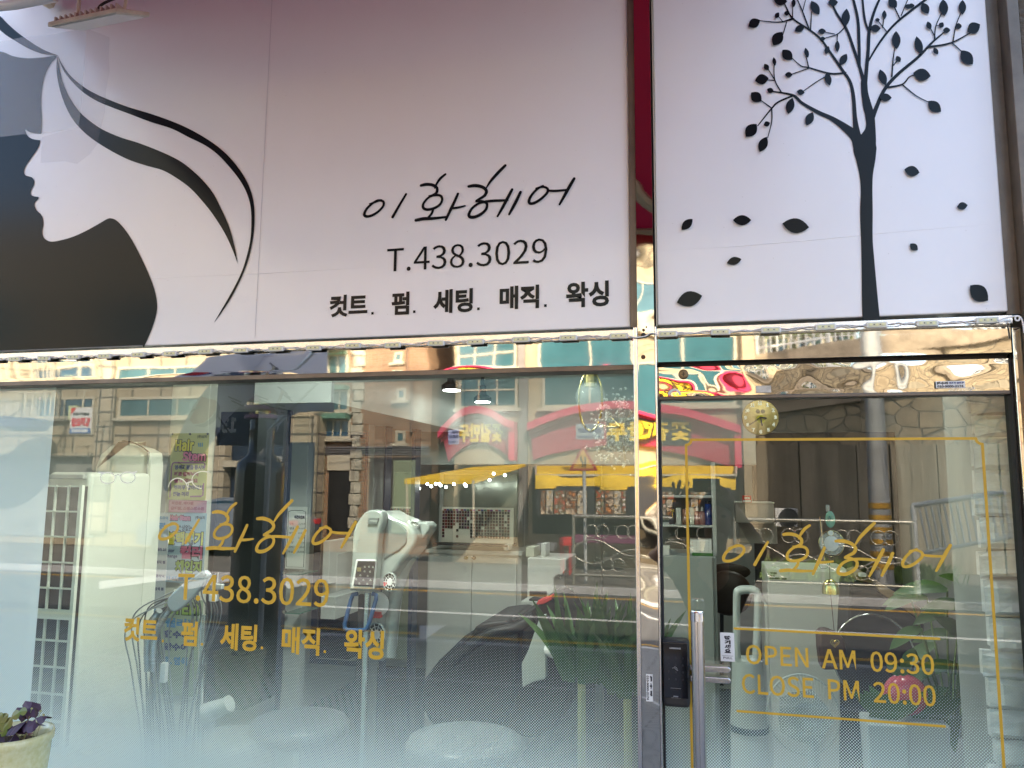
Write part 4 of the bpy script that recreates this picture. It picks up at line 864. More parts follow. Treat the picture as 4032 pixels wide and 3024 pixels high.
# posters on the pillar
def poster(name, label, px0, py0, px1, py1, Y, mat, lines, edge=None):
    a = RC(px0, py0, px1, py1, Y); t = thing(name, label, 'poster', ((a[0]+a[1])/2, Y, a[2]))
    MB().box(a[0], a[1], Y, Y+.003, a[2], a[3]).build('sheet', mat, t); w_, h_ = a[1]-a[0], a[3]-a[2]
    for s_, u0, u1, v0, v1, ink, bd, out in lines:
        r_ = (a[0]+w_*u0, a[0]+w_*u1, a[3]-h_*v1, a[3]-h_*v0)
        if out: text('lettering_outline', s_, (r_[0]-.003, r_[1]+.003, r_[2]-.003, r_[3]+.003), Y-.0004, INKB, t, bold=bd+.025)
        text('lettering', s_, r_, Y-.001, ink, t, bold=bd)
    return t, a
YEL = M('yellow_ink', (.62, .55, .03), rough=.6); PNK = M('pink_ink', (.58, .16, .26), rough=.6); BLU = M('sky_ink', (.05, .22, .42), rough=.6); NVY = M('navy_ink', (.03, .035, .15), rough=.6); WINE = M('wine_ink', (.28, .03, .08), rough=.6); LIME = M('lime_ink', (.28, .42, .08), rough=.6); PUP = M('mauve_ink', (.24, .09, .2), rough=.6)
t, a = poster('handwritten_poster', 'yellow green handwritten perm poster at the top of the pillar', 668, 1706, 816, 1968, 1.33, M('khaki_sheet', (.42, .42, .17), rough=.7), [
    ('Hair', .12, .62, .09, .27, YEL, .016, 1), ('Stem', .33, .95, .28, .42, PNK, .016, 1), ('(주)싱지', .70, .94, .03, .08, INKB, .01, 0),
    ('영색과 펌을 동시에', .14, .95, .48, .55, NVY, .02, 0), ('따로 클리닉이', .14, .78, .58, .65, WINE, .02, 0), ('필요 없어요', .14, .78, .68, .75, WINE, .02, 0), ('퍼머후 갑아지지', .14, .92, .78, .85, NVY, .02, 0), ('않는 머리', .14, .56, .88, .95, NVY, .02, 0)])
w_, h_ = a[1]-a[0], a[3]-a[2]; m = MB(); f_ = lambda u, v: (a[0]+w_*u, a[3]-h_*v)
m.stroke([f_(.06, .97), f_(.06, .5), f_(.08, .46), f_(.12, .445), f_(.9, .445), f_(.94, .47), f_(.94, .52)], .007, 1.3288, dy=.0002, caps=False); m.stroke([f_(.60, .95), f_(.88, .945), f_(.93, .93), f_(.935, .75)], .008, 1.3288, dy=.0002, caps=False); m.build('drawn_frame', PUP, t)
m = MB(); [m.stroke([f_(.74+.05*i, .15), f_(.755+.045*i, .20)], .005, 1.3286) for i in range(3)]; m.build('drawn_ticks', BLU, t)
m = MB(); [m.lathe((f_(u, .012)[0], 1.329, f_(u, .012)[1]), [(.005, 0), (.004, -.004)], 10, 'y') for u in (.03, .5, .97)]; m.build('pins', INKB, t)
poster('handwritten_poster', 'pink band poster between the yellow and the blue posters', 664, 1970, 812, 2018, 1.331, M('pink_sheet', (.45, .20, .26), rough=.7), [('박롱펌, 바디펌', .08, .66, .1, .42, WINE, .02, 0), ('글램펌, 스핑스왕소펌', .06, .95, .52, .85, WINE, .02, 0)])
poster('handwritten_poster', 'light blue handwritten color change poster in the middle of the pillar', 642, 2020, 806, 2295, 1.33, M('blue_sheet', (.36, .47, .53), rough=.7), [
    ('Hair Stem', .12, .62, .03, .11, PNK, .03, 1), ('(주)싱지', .74, .96, .04, .09, INKB, .01, 0), ('손상없는', .34, .68, .17, .26, INKB, .01, 0), ('블랙빼기', .06, .95, .27, .46, YEL, .016, 1), ('컬러', .42, .95, .47, .66, PNK, .016, 1), ('color', .06, .28, .52, .57, NVY, .01, 0), ('change', .08, .36, .6, .66, NVY, .01, 0), ('체인지', .32, .95, .68, .86, LIME, .016, 1), ('퍼펙트 컬러', .08, .9, .91, .98, BLU, .02, 0)])
poster('handwritten_poster', 'green handwritten poster low on the pillar behind the dotted film', 628, 2360, 790, 2740, 1.33, M('green_sheet', (.33, .40, .28), rough=.7), [('STEM', .1, .9, .03, .16, LIME, .016, 1), ('컬러펌', .1, .9, .2, .3, BLU, .02, 0), ('한수이', .1, .7, .33, .41, NVY, .02, 0), ('앞수이', .1, .7, .46, .54, NVY, .02, 0), ('펌, 염색', .1, .7, .6, .7, BLU, .02, 0)])
poster('price_sheet', 'pale blue edged price sheet left of the blue poster', 600, 2020, 655, 2440, 1.31, M('pale_sheet', (.48, .53, .55), rough=.7), [('드라이', .3, .9, .03, .06, BLU, .02, 0), ('펌', .3, .75, .09, .15, BLU, .02, 0), ('컬러 10', .25, .9, .33, .36, NVY, .01, 0), ('매직 펌', .25, .9, .45, .48, NVY, .01, 0), ('클리닉', .25, .9, .58, .61, NVY, .01, 0), ('염색 펌', .25, .9, .7, .73, NVY, .01, 0), ('두피관리', .2, .9, .9, .94, BLU, .02, 0)])
# framed price list
t, a = poster('price_list', 'framed white price list hung on the pale pillar', 1128, 1995, 1205, 2240, 1.86, M('list_sheet', (.55, .58, .55), rough=.5), [('미용요금표', .36, .9, .14, .20, INKB, .03, 0)])
w_, h_ = a[1]-a[0], a[3]-a[2]; rl = random.Random(5)
for i, (wd_, pr) in enumerate((('컷트', '15,000원'), ('펌', '40,000원'), ('매직', '80,000원'), ('염색', '50,000원'), ('세팅', '90,000원'), ('클리닉', '30,000원'), ('왁싱', '20,000원'))):
    v = .26+.075*i; text('price_writing', wd_, (a[0]+w_*.12, a[0]+w_*.36, a[3]-h_*(v+.035), a[3]-h_*v), 1.859, INKB, t); text('price_writing', pr, (a[0]+w_*.6, a[0]+w_*.92, a[3]-h_*(v+.035), a[3]-h_*v), 1.859, INKB, t)
m = MB(); f_ = lambda u, v: (a[0]+w_*u, a[3]-h_*v)
m.stroke([f_(.06, .08), f_(.06, .97), f_(.94, .97), f_(.94, .08), f_(.75, .06), f_(.25, .06), f_(.06, .08)], .003, 1.8588, dy=.0003); m.build('ornament_border', INKB, t)
sh = thing('glass_shelf_pair', 'two small glass shelves with chrome studs under the price list', 'shelf', tuple(W(1165, 2380, 1.85)))
for y_ in (2262, 2415):
    fitb('glass_shelf', 1120, y_, 1222, y_+4, 1.7, .2, M('green_glass', (.05, .14, .11), rough=.1), sh, 0)
    for px in (1128, 1190): p_ = W(px, y_-8, 1.86); MB().lathe(p_, [(.012, 0), (.012, -.02), (.008, -.026)], 14, 'y').build('stud', CHROME, sh)

# ---------- white lattice cabinet, white air conditioner at the left
lc = thing('lattice_cabinet', 'white cabinet with dark three column lattice front near the left edge', 'cabinet', (*W(230, 2400, .62)[:2], 0))
def qd(px, py): # the lattice front stands square in the room, seen through the left of the window
    return W(px, py, .60)
tp_, bt_ = 1862, 2940
x0, x1 = W(183, 1865, .60).x, W(335, 1865, .60).x; z1_, z0_ = W(260, 1858, .60).z, W(190, 2940, .60).z
CREAM = M('cream_abs', (.78, .79, .68), rough=.35)
MB().box(x0-.015, x1+.010, .62, .965, .0, z1_).build('body', CREAM, lc, bevel=.02, seg=4)
MB().box(x0, x1, .596, .62, z0_, z1_-.055).build('lattice_backing', M('dark_mesh', (.035, .028, .025), rough=.5, vary=.5, vs=14), lc)
m = MB(); n_ = 10; cw = (x1-x0)/3
m.box(x0-.008, x0+.006, .582, .596, z0_, z1_-.05); m.box(x1-.006, x1+.008, .582, .596, z0_, z1_-.05)
for i in (1, 2): m.box(x0+cw*i-.003, x0+cw*i+.003, .586, .5955, z0_, z1_-.05)
for i in range(n_+1):
    z_ = z0_+(z1_-.055-z0_)*i/n_; hh = .018 if i == 5 else .003; m.box(x0, x1, .583, .5945, z_-hh, z_+hh)
m.build('lattice', CREAM, lc)
fitb('handle_slot', 190, 1868, 328, 1886, .60, .02, M('slot_grey', (.45, .45, .40), rough=.4), lc)
ac = thing('air_conditioner', 'tall cream floor standing air conditioner with rounded shoulders and a black seam arc', 'air conditioner', (*W(480, 2400, .98)[:2], 0))
xa, xb = W(350, 2200, .98).x, W(590, 1900, .98).x; zt_ = W(450, 1738, .98).z
pf = [(xa, .0), (xb, .0), (xb, zt_-.10), (xb-.01, zt_-.05), (xb-.05, zt_-.03), (xb-.16, zt_-.002), (xa+.16, zt_), (xa+.07, zt_-.02), (xa+.02, zt_-.06), (xa, zt_-.12)]
MB().prism(pf, .98, 1.06).build('body', CREAM, ac, bevel=.02, seg=4)
m = MB(); m.box(xa+.05, xb-.10, .955, .981, .2, zt_-.22); m.build('front_panel', CREAM, ac, bevel=.015, seg=3)
MB().tube(cr([tuple(W(x, y, .972)) for x, y in ((478, 1738), (510, 1739), (545, 1752), (570, 1768), (586, 1781))], 5), [.001]+[.0035]*19+[.0015]*1, 6).build('seam_arc', BLACKP, ac)
p1, p2 = W(585, 1780, .975), W(560, 2400, .975); MB().box(p1.x-.0012, p1.x+.0012, .970, .981, p2.z, p1.z).build('seam', M('seam_grey', (.3, .3, .26)), ac)
fitb('badge_window', 395, 1885, 520, 2500, .953, .004, M('badge', (.60, .64, .58), rough=.3), ac, .01)

# ---------- digital perm machine (many cables, two silver paddles)
pmn = thing('perm_machine', 'perm machine with a sheaf of grey ribbed cables and silver paddle heads', 'salon machine', (*W(700, 2600, .62)[:2], 0))
SILV = M('silver_plastic', (.55, .60, .64), rough=.2, metal=.5); CABL = M('grey_cable', (.16, .16, .165), rough=.5); RIB = M('ribbed_cable', (.40, .42, .42), rough=.3, metal=.6)
m = MB()
for (x0_, y0_, x1_, y1_, w_) in ((672, 2392, 820, 2258, .030),):
    a, b_ = W(x0_, y0_, .55), W(x1_, y1_, .55); d = (b_-a).normalized(); n_ = Vector((-d.z, 0, d.x)); o = []
    prof = [(0, .35), (.04, .8), (.1, 1), (.25, 1.1), (.5, 1.05), (.75, .85), (.9, .7), (1, .55), (1.03, .3)]
    L_ = (b_-a).length; up_ = [(a+d*L_*t+n_*w_*q) for t, q in prof]; dn_ = [(a+d*L_*t-n_*w_*q) for t, q in prof][::-1]
    m.prism([(p.x, p.z) for p in up_+dn_], .535, .560)
m.build('paddle_head', SILV, pmn, bevel=.008, seg=3)
p_ = W(798, 2262, .53); MB().lathe(p_, [(.008, 0), (.008, -.004), (.005, -.006)], 14, 'y').build('paddle_stud', SILV, pmn)
for i in range(2):
    off = i*45; pts = [(672-off, 2395+off*.2, .56), (640-off*.8, 2440, .57), (612-off*.6, 2500, .6), (600-off*.5, 2560, .62), (602-off*.5, 2640, .64)]
    c_ = cr([tuple(W(x, y, Y)) for x, y, Y in pts], 14); MB().tube(c_, [.0085 if k_ % 2 else .0125 for k_ in range(len(c_))], 8).build('ribbed_hose', RIB, pmn)
rc = random.Random(2)
for i in range(26):
    sx = 815+rc.uniform(-70, 45); sy = 2275+rc.uniform(-10, 40)+(815-sx)*.4; ex = 560+i*9+rc.uniform(-6, 6)
    mid = (min(sx, ex)+rc.uniform(-60, 10), 2420+rc.uniform(-30, 60)) if i < 16 else (sx+rc.uniform(0, 30), 2430)
    c_ = cr([tuple(W(sx, sy, .60+rc.uniform(0, .08))), tuple(W((sx+mid[0])/2-8, (sy+mid[1])/2-15, .62)), tuple(W(*mid, .64)), tuple(W((mid[0]+ex)/2-10, 2640, .66)), tuple(W(ex, 2900, .66)), tuple(W(ex, 3100, .66))], 7)
    MB().tube(c_, .0028, 5).build('cable', CABL if i % 3 else RIB, pmn, smooth=True)
m = MB(); m.tube([tuple(W(800, 2420, .72)), tuple(W(780, 3200, .72))], .014, 10); m.tube([tuple(W(690, 2330, .72)), tuple(W(845, 2290, .72))], .010, 10); m.build('stand_pole', CHROME, pmn, smooth=True)
fitb('clip', 628, 2610, 650, 2690, .6, .02, WHITEP, pmn); fitb('clip', 820, 2340, 850, 2370, .58, .02, WHITEP, pmn); fitb('clip', 835, 2300, 872, 2322, .58, .02, GREYP, pmn)

# ---------- standing hair processor with arms and fans
hp = thing('hair_processor', 'silver standing hair processor with buttons, round fans and a blue towel rail', 'salon machine', (*W(1450, 2700, 1.0)[:2], 0))
SG = M('silver_green', (.40, .45, .43), rough=.22, metal=.35, coat=.4); SGD = M('smoky_cover', (.16, .19, .19), rough=.15, coat=.6); SGL = M('silver_light', (.40, .44, .42), rough=.25, metal=.2, coat=.3)
def zz(x, y, Y=1.0): p = W(1200+x/2.074, 1900+y/2.074, Y); return (p.x, p.z)
MB().prism([zz(*p) for p in ((382, 875), (384, 850), (408, 640), (418, 410), (440, 345), (475, 285), (515, 240), (560, 222), (615, 219), (650, 235), (664, 275), (655, 330), (630, 410), (618, 520), (612, 640), (590, 850), (575, 885))], .97, 1.03).build('front_shell', SG, hp, bevel=.010, seg=4)
MB().prism([zz(*p, 1.04) for p in ((600, 225), (660, 240), (720, 275), (830, 320), (885, 370), (918, 440), (905, 510), (850, 590), (790, 660), (740, 730), (690, 800), (640, 860), (575, 884), (560, 700), (580, 400))], 1.035, 1.22).build('side_shell', SGL, hp, bevel=.02, seg=4)
MB().prism([zz(*p, 1.03) for p in ((660, 270), (760, 320), (840, 400), (830, 500), (770, 560), (690, 600), (640, 640), (640, 420))], 1.028, 1.05).build('smoky_window', SGD, hp, bevel=.008)
MB().prism([zz(*p, 1.12) for p in ((830, 318), (1000, 320), (1030, 350), (1034, 380), (990, 440), (930, 500), (905, 520), (895, 400))], 1.10, 1.20).build('arm_plate', SGL, hp, bevel=.012)
def fan(x, y, r_, Y, ry=1.0):
    cx, cz = zz(x, y, Y); k_ = r_/2.074/FPX*(Y+1.95); f0 = MB().lathe((cx, Y, cz), [(k_, 0), (k_*1.02, -.012), (k_*.92, -.014), (k_*.9, -.002)], 28, 'y', 1, ry).build('fan_ring', SGL, hp, smooth=False)
    MB().lathe((cx, Y, cz), [(k_*.9, -.001), (k_*.9, -.003)], 28, 'y', 1, ry).build('fan_grille', BLACKM, f0); MB().lathe((cx, Y, cz), [(k_*.38, -.004), (k_*.36, -.012)], 20, 'y', 1, ry).build('fan_hub', WHITEP, f0)
    m = MB()
    for i in range(10):
        an = i*.628; m.tube([(cx+k_*.3*math.cos(an), Y-.007, cz+k_*.3*ry*math.sin(an)), (cx+k_*.92*math.cos(an), Y-.007, cz+k_*.92*ry*math.sin(an))], .0016, 4)
    m.tube([(cx+k_*.65*math.cos(a__*.3142), Y-.007, cz+k_*.65*ry*math.sin(a__*.3142)) for a__ in range(20)], .0014, 4, closed=True); m.build('grille_bars', WHITEP, f0)
fan(888, 350, 60, 1.09, .62); fan(590, 1240, 82, 1.10, 1.25); fan(700, 810, 62, 1.03, 1.3)
MB().tube(cr([(*zz(870, 590, 1.15)[:1], 1.15, zz(870, 590, 1.15)[1]), (zz(800, 720, 1.15)[0], 1.15, zz(800, 720, 1.15)[1]), (zz(735, 950, 1.15)[0], 1.15, zz(735, 950, 1.15)[1]), (zz(705, 1200, 1.15)[0], 1.15, zz(705, 1200, 1.15)[1]), (zz(690, 1420, 1.15)[0], 1.15, zz(690, 1420, 1.15)[1])], 6), .028, 14).build('side_arm', SGL, hp, smooth=True)
MB().prism([zz(*p, 1.14) for p in ((620, 880), (760, 700), (770, 900), (740, 1150), (720, 1400), (600, 1480), (540, 1400), (560, 1100))], 1.14, 1.20).build('lower_shell', M('pale_shell', (.38, .42, .40), rough=.3), hp, bevel=.02, seg=3)
kp = MB().prism([zz(*p, .965) for p in ((385, 862), (425, 628), (590, 630), (572, 868))], .955, .969).build('keypad_frame', WHITEP, hp, bevel=.003)
MB().prism([zz(*p, .954) for p in ((400, 842), (435, 640), (578, 643), (558, 850))], .951, .9545).build('keypad', BLACKP, kp)
for x, y in ((492, 688), (526, 688), (558, 690), (490, 725), (534, 728), (456, 757), (515, 762), (421, 790), (480, 795), (538, 797), (446, 825), (512, 828)):
    cx, cz = zz(x, y, .95); MB().lathe((cx, .951, cz), [(.0042, 0), (.004, -.002), (.002, -.003)], 12, 'y').build('button', CHROME, kp)
a = zz(445, 710, .95); MB().box(a[0]-.0085, a[0]+.0085, .948, .9515, a[1]-.0075, a[1]+.0075).build('display', M('display_gold', (.25, .2, .08), rough=.2), kp)
MB().prism([zz(*p, .967) for p in ((512, 336), (528, 290), (606, 290), (592, 337))], .962, .970).build('name_plate', M('plate_grey', (.16, .18, .17), rough=.4), hp)
a = zz(560, 300, .96), zz(560, 325, .96); text('plate_writing', 'HAIR PROCESSOR', (zz(530, 310, .96)[0], zz(590, 310, .96)[0], zz(560, 318, .96)[1], zz(560, 307, .96)[1]), .9615, WHITEV, hp)
MB().tube([(p_[0], .99, p_[1]) for p_ in (zz(440, 905), zz(402, 912), zz(385, 960), zz(335, 1150), zz(335, 1185), zz(355, 1200), zz(480, 1205), zz(515, 1190), zz(540, 1130), zz(590, 950), zz(590, 915), zz(560, 905))], .0085, 10).build('towel_rail', M('blue_rail', (.03, .09, .22), rough=.35), hp, smooth=True)
cx, cz = zz(505, 900); m = MB(); m.tube([(cx, 1.01, cz), (cx-.002, 1.01, .1)], .014, 14); m.build('pole', CHROME, hp, smooth=True); MB().box(cx-.035, cx-.012, 1.0, 1.03, .3, cz-.01).build('dark_strut', BLACKM, hp)
cx2, cz2 = zz(600, 990, 1.12); MB().lathe((cx2, 1.12, cz2), [(.048, 0), (.048, -.008), (.04, -.012)], 24, 'y').build('white_disc', WHITEP, hp); cx2, cz2 = zz(592, 1080, 1.1); MB().box(cx2-.015, cx2+.015, 1.09, 1.12, cz2-.012, cz2+.012).build('warning_label', RED, hp)
cx2, cz2 = zz(650, 828, 1.02); MB().lathe((cx2, 1.03, cz2), [(.010, 0), (.009, -.008)], 14, 'y').build('red_lamp', RED, hp)
for an in range(5): MB().tube([(cx, 1.01, .10), (cx+.28*math.cos(an*1.257), 1.01+.28*math.sin(an*1.257), .05)], .014, 8).build('foot', GREYP, hp)

# ---------- salon chairs
LEA = M('black_leather', (.008, .008, .010), rough=.55, bump=.002, bs=40)
def zf(x, y, Y): p = W(1800+x/2.291, 2300+y/2.291, Y); return (p.x, p.z)
ch = thing('salon_chair', 'reclined black leather salon chair with red towel on its back', 'chair', (*W(2050, 2900, 1.5)[:2], 0))
MB().prism([zf(*p, 1.2) for p in ((440, 330), (560, 290), (680, 200), (790, 130), (880, 135), (960, 200), (1010, 300), (1060, 420), (1080, 600), (1040, 900), (900, 1300), (640, 1400), (400, 1300), (300, 1000), (340, 620))], 1.2, 1.55).build('backrest', LEA, ch, bevel=.014, seg=4)
MB().prism([zf(*p, 1.15) for p in ((-30, 560), (60, 470), (130, 450), (160, 390), (220, 350), (330, 335), (450, 325), (560, 420), (560, 760), (500, 1100), (300, 1400), (-160, 1400), (-330, 1100), (-300, 860), (-170, 690))], 1.15, 1.6).build('seat', LEA, ch, bevel=.014, seg=4)
m = MB(); m.tube(cr([(zf(x, y, 1.1)[0], 1.1, zf(x, y, 1.1)[1]) for x, y in ((-60, 720), (120, 560), (300, 450), (520, 400), (700, 300))], 5), .022, 10); m.build('armrest', LEA, ch, smooth=True)
MB().tube([(zf(250, 700, 1.4)[0], 1.4, .06), (zf(250, 700, 1.4)[0], 1.4, .5)], .04, 16).build('column', CHROME, ch); MB().lathe((zf(250, 700, 1.4)[0], 1.4, 0.002), [(.30, 0), (.30, .02), (.05, .06)], 32).build('base_disc', CHROME, ch)
m = MB(); P_ = [zf(*p, 1.18) for p in ((715, 175), (740, 140), (775, 128), (810, 122), (845, 100), (862, 108), (862, 135), (820, 160), (780, 180), (730, 185))]; m.prism(P_, 1.17, 1.24); tag(m.build('red_towel', M('red_towel', (.45, .04, .04), rough=.9, bump=.004, bs=60), None, bevel=.008), 'folded red towel lying on the head of the black salon chair', 'towel')
tag(MB().prism([zf(*p, .95) for p in ((750, 285), (795, 280), (797, 850), (780, 860), (690, 880), (590, 930), (580, 720), (640, 600))], .95, .985).build('display_board', M('white_board', (.36, .39, .36), rough=.5), None, bevel=.003), 'tapering white upright board in front of the black salon chair', 'board')
tag(MB().ball(W(2185, 2560, .9), .036, 16, 1.15, .8, .8).build('white_cloth', M('white_towel', (.7, .7, .68), rough=.9, bump=.006, bs=50), None, smooth=True), 'crumpled white cloth beside the tapering board', 'cloth')
# round stools at the bottom
def stool(px, py, r_, Y, label, mat):
    c = W(px, py, Y); t = thing('round_stool', label, 'stool', (c.x, Y, 0), 'round salon stools')
    MB().lathe((c.x, Y, c.z-.07), [(r_*.94, 0), (r_, .015), (r_*1.01, .045), (r_*.95, .066), (r_*.8, .072)], 40).build('cushion', mat, t, smooth=True)
    MB().lathe((c.x, Y, 0), [(.02, .1), (.02, c.z-.07)], 14).build('column', CHROME, t); m = MB()
    for i in range(5): m.tube([(c.x, Y, .1), (c.x+r_*math.cos(i*1.257), Y+r_*math.sin(i*1.257), .04)], .012, 8)
    m.build('foot_star', CHROME, t)
stool(1180, 2830, .20, 1.1, 'pale round stool below the gold service words', M('grey_vinyl_seat', (.12, .14, .15), rough=.3))
stool(1830, 2900, .20, .75, 'white round stool low in front of the black salon chair', M('white_seat', (.20, .22, .23), rough=.3))
stool(900, 2900, .17, .95, 'pale round stool beside the perm machine cables', M('pale_seat', (.22, .24, .24), rough=.3))
# hair washing roll at left bottom (silver dryer nozzle)
nz = thing('hair_dryer', 'silver hair dryer lying low between the cables and the stool', 'hair dryer', tuple(W(860, 2800, .7)))
a, b_ = W(800, 2815, .7), W(905, 2770, .7); MB().tube([tuple(a), tuple(a.lerp(b_, .25)), tuple(a.lerp(b_, .8)), tuple(b_)], [.034, .036, .028, .030], 18).build('barrel', GREYL, nz, smooth=True); MB().tube([tuple(a.lerp(b_, .3)), tuple(a.lerp(b_, .35)+Vector((0, 0, -.11)))], .014, 10).build('grip', GREYP, nz, smooth=True)

# ---------- spiky plant by the window, right side
SPK = M('spiky_leaf', (.028, .085, .015), rough=.4, vary=.35, vs=12, col2=(.055, .13, .03))
for (cx, cy, lab, n_, L_, sd) in ((2290, 2640, 'green sword leaved plant in pot behind the black chair', 52, .25, 4), (2470, 2700, 'green sword leaved plant close to the steel post', 38, .26, 9)):
    rp_ = random.Random(sd); c = W(cx, cy, .45); t = thing('potted_plant', lab, 'plant', (c.x, .45, 0), 'sword leaved plants behind the window'); m = MB()
    for i in range(n_):
        an = rp_.uniform(0, 6.28); e = rp_.uniform(.05, .75); m.leaf(c+Vector((.05*math.cos(an), .04*math.sin(an), -.03*rp_.random())), (math.cos(an)*e, math.sin(an)*e*.6, 1), (math.cos(an)*.3, -1, .3), L_*rp_.uniform(.6, 1.1), .036, bend=.9*e+.08, n=7, fold=.25, prof=lambda t: (1-t)**.6*min(1, .6+t*2))
    m.build('leaves', SPK, t, smooth=True); MB().lathe((c.x, .45, c.z-.62), [(.07, 0), (.10, .28), (.115, .30), (.10, .30)], 28).build('pot', WHITEP, t, smooth=True); MB().tube([(c.x, .45, c.z-.33), tuple(c)], .012, 8).build('stem', STM, t)
# ---------- pendant with the gold hoop
pl = thing('pendant_lamp', 'gold oval hoop pendant with a clear glass globe', 'pendant lamp', tuple(W(2325, 1690, .9)))
HG = M('hoop_gold', (.65, .55, .22), rough=.2, metal=1)
c_ = [tuple(W(2325+46*math.cos(a__), 1578+118*math.sin(a__), .9)) for a__ in [i*math.pi/24 for i in range(48)]]
MB().tube(c_, .0042, 8, closed=True).build('hoop', HG, pl, smooth=True)
c0 = W(2325, 1470, .9); c1 = W(2325, 1523, .9); MB().lathe((c0.x, .9, c1.z), [(.024, 0), (.024, c0.z-c1.z), (.005, c0.z-c1.z+.002), (.005, c0.z-c1.z+.4)], 20).build('socket', HG, pl, smooth=False)
GG = M('globe_glass', (.85, .95, .92), rough=.02, spec=.8, alpha=.22); g0 = W(2325, 1562, .9); gb = MB().ball(g0, .056, 24).build('globe', GG, pl, smooth=True)
# crystal cluster
cc = thing('crystal_cluster', 'spray of small clear crystal beads hanging beside the steel post', 'ornament', tuple(W(2440, 1680, .35)))
CRY = M('crystal_bead', (.80, .84, .80), rough=.05, spec=1.0, alpha=.7); rq = random.Random(6); m = MB(); m2 = MB(); ct = W(2440, 1680, .35)
for i in range(420):
    an = rq.uniform(0, 6.283); r_ = rq.uniform(.02, .105)*(1 if rq.random() < .8 else 1.25); ph = rq.uniform(-1, 1)
    p_ = ct+Vector((r_*math.cos(an)*.85, ph*.05, r_*math.sin(an)*1.05-.01)); m.ball(p_, rq.uniform(.0022, .0055), 8)
    if i % 14 == 0: m2.tube([tuple(ct), tuple(p_)], .0005, 3)
o = m.build('beads', CRY, cc, smooth=True); o['kind'] = 'stuff'; o = m2.build('wires', BRASS, cc); o['kind'] = 'stuff'
# ---------- track spots (lit) on the ceiling
def spot(px, py, Y, label, tilt=0):
    c = W(px, py, Y); t = thing('track_spotlight', label, 'spotlight', tuple(c), 'lit black track spotlights')
    k_ = 1.0
    MB().lathe(c, [(.058*k_, 0), (.058*k_, .028), (.042*k_, .040), (.026*k_, .05), (.024*k_, .105), (.016, .108)], 26).build('shade', BLACKM, t, smooth=False)
    MB().lathe(c+Vector((0, 0, -.004)), [(.048, 0), (.048, .003)], 24).build('lit_lens', M('spot_glow', (1, 1, 1), emit=(1, .98, .95), es=12), t)
    MB().tube([tuple(c+Vector((0, 0, .10))), (c.x, c.y, CZ-.02)], .012, 8).box(c.x-.15, c.x+.35, c.y-.018, c.y+.018, CZ-.03, CZ-.004).build('track', BLACKM, t)
    l_ = bpy.data.lights.new('spot_light', 'SPOT'); l_.energy = SPOTW; l_.spot_size = RAD(80); l_.spot_blend = 1; l_.shadow_soft_size = .05; l_.color = (1, .97, .90)
    lo = bpy.data.objects.new('spot_light', l_); COL.objects.link(lo); lo.location = c+Vector((0, 0, -.01)); return t
SPOTW = 1.6; FILLW = .42
spot(1778, 1536, 2.3, 'lit black track spotlight left of the other one'); spot(1900, 1582, 3.0, 'lit black track spotlight lower and right of the other one')
for i, (x_, y_) in enumerate(((-1.2, .40), (-1.3, .55), (-.3, .55), (.5, .5), (-2.5, 2.6), (-.9, 2.5), (.6, 2.6), (-1.6, 4.6), (.3, 4.6))):  # fill lights added under the ceiling to brighten the room
    t = thing('added_fill_light', 'added round ceiling downlight '+('nearest the left wall by the window', 'above the standing dryer', 'behind the steel post', 'inside the door by the stone column', 'over the posters pillar side', 'before the bulkhead centre', 'before the bulkhead by the clock', 'behind the bulkhead over the cabinet', 'behind the bulkhead over the reception')[i], 'fill light', (x_, y_, CZ-.01), 'added ceiling fill lights')
    MB().lathe((x_, y_, CZ-.012), [(.10, 0), (.11, .010)], 28).build('rim', WHITEP, t); MB().lathe((x_, y_, CZ-.014), [(.085, 0), (.085, .0015)], 24).build('lit_lens', M('fill_glow', (1, 1, 1), emit=(1, .98, .93), es=6), t)
    l_ = bpy.data.lights.new('fill', 'AREA'); l_.shape = 'DISK'; l_.size = .3; l_.energy = FILLW*(14 if i == 0 else 1.1 if i == 3 else .4 if i < 4 else 1.25); l_.color = (1, .98, .92)
    lo = bpy.data.objects.new('fill', l_); COL.objects.link(lo); lo.location = (x_, y_, CZ-.03); lo.parent = None
# string of small globe bulbs near the mirror
gl_ = thing('bulb_string', 'cluster of small lit globe bulbs above the swatch board', 'bulb string', tuple(W(1750, 1910, 3.3)))
BLB = M('bulb_glow', (1, 1, 1), emit=(1, .98, .92), es=4.5); pv = None
for i, (x, y) in enumerate(((83, 1270), (105, 1292), (172, 1257), (203, 1275), (240, 1255), (268, 1256), (280, 1268), (323, 1281), (388, 1257), (477, 1260), (487, 1272), (680, 1224), (713, 1172), (805, 1184))):
    c = W(1600+x/2.074, 1300+y/2.074, 3.19); MB().ball(c, .0098, 12).build('bulb', BLB, gl_, smooth=True)
    if pv is not None: MB().tube(cr([tuple(pv+Vector((0, 0, .014))), tuple((pv+c)/2+Vector((0, 0, .006))), tuple(c+Vector((0, 0, .014)))], 3), .0012, 4).build('cord', BLACKP, gl_)
    pv = c

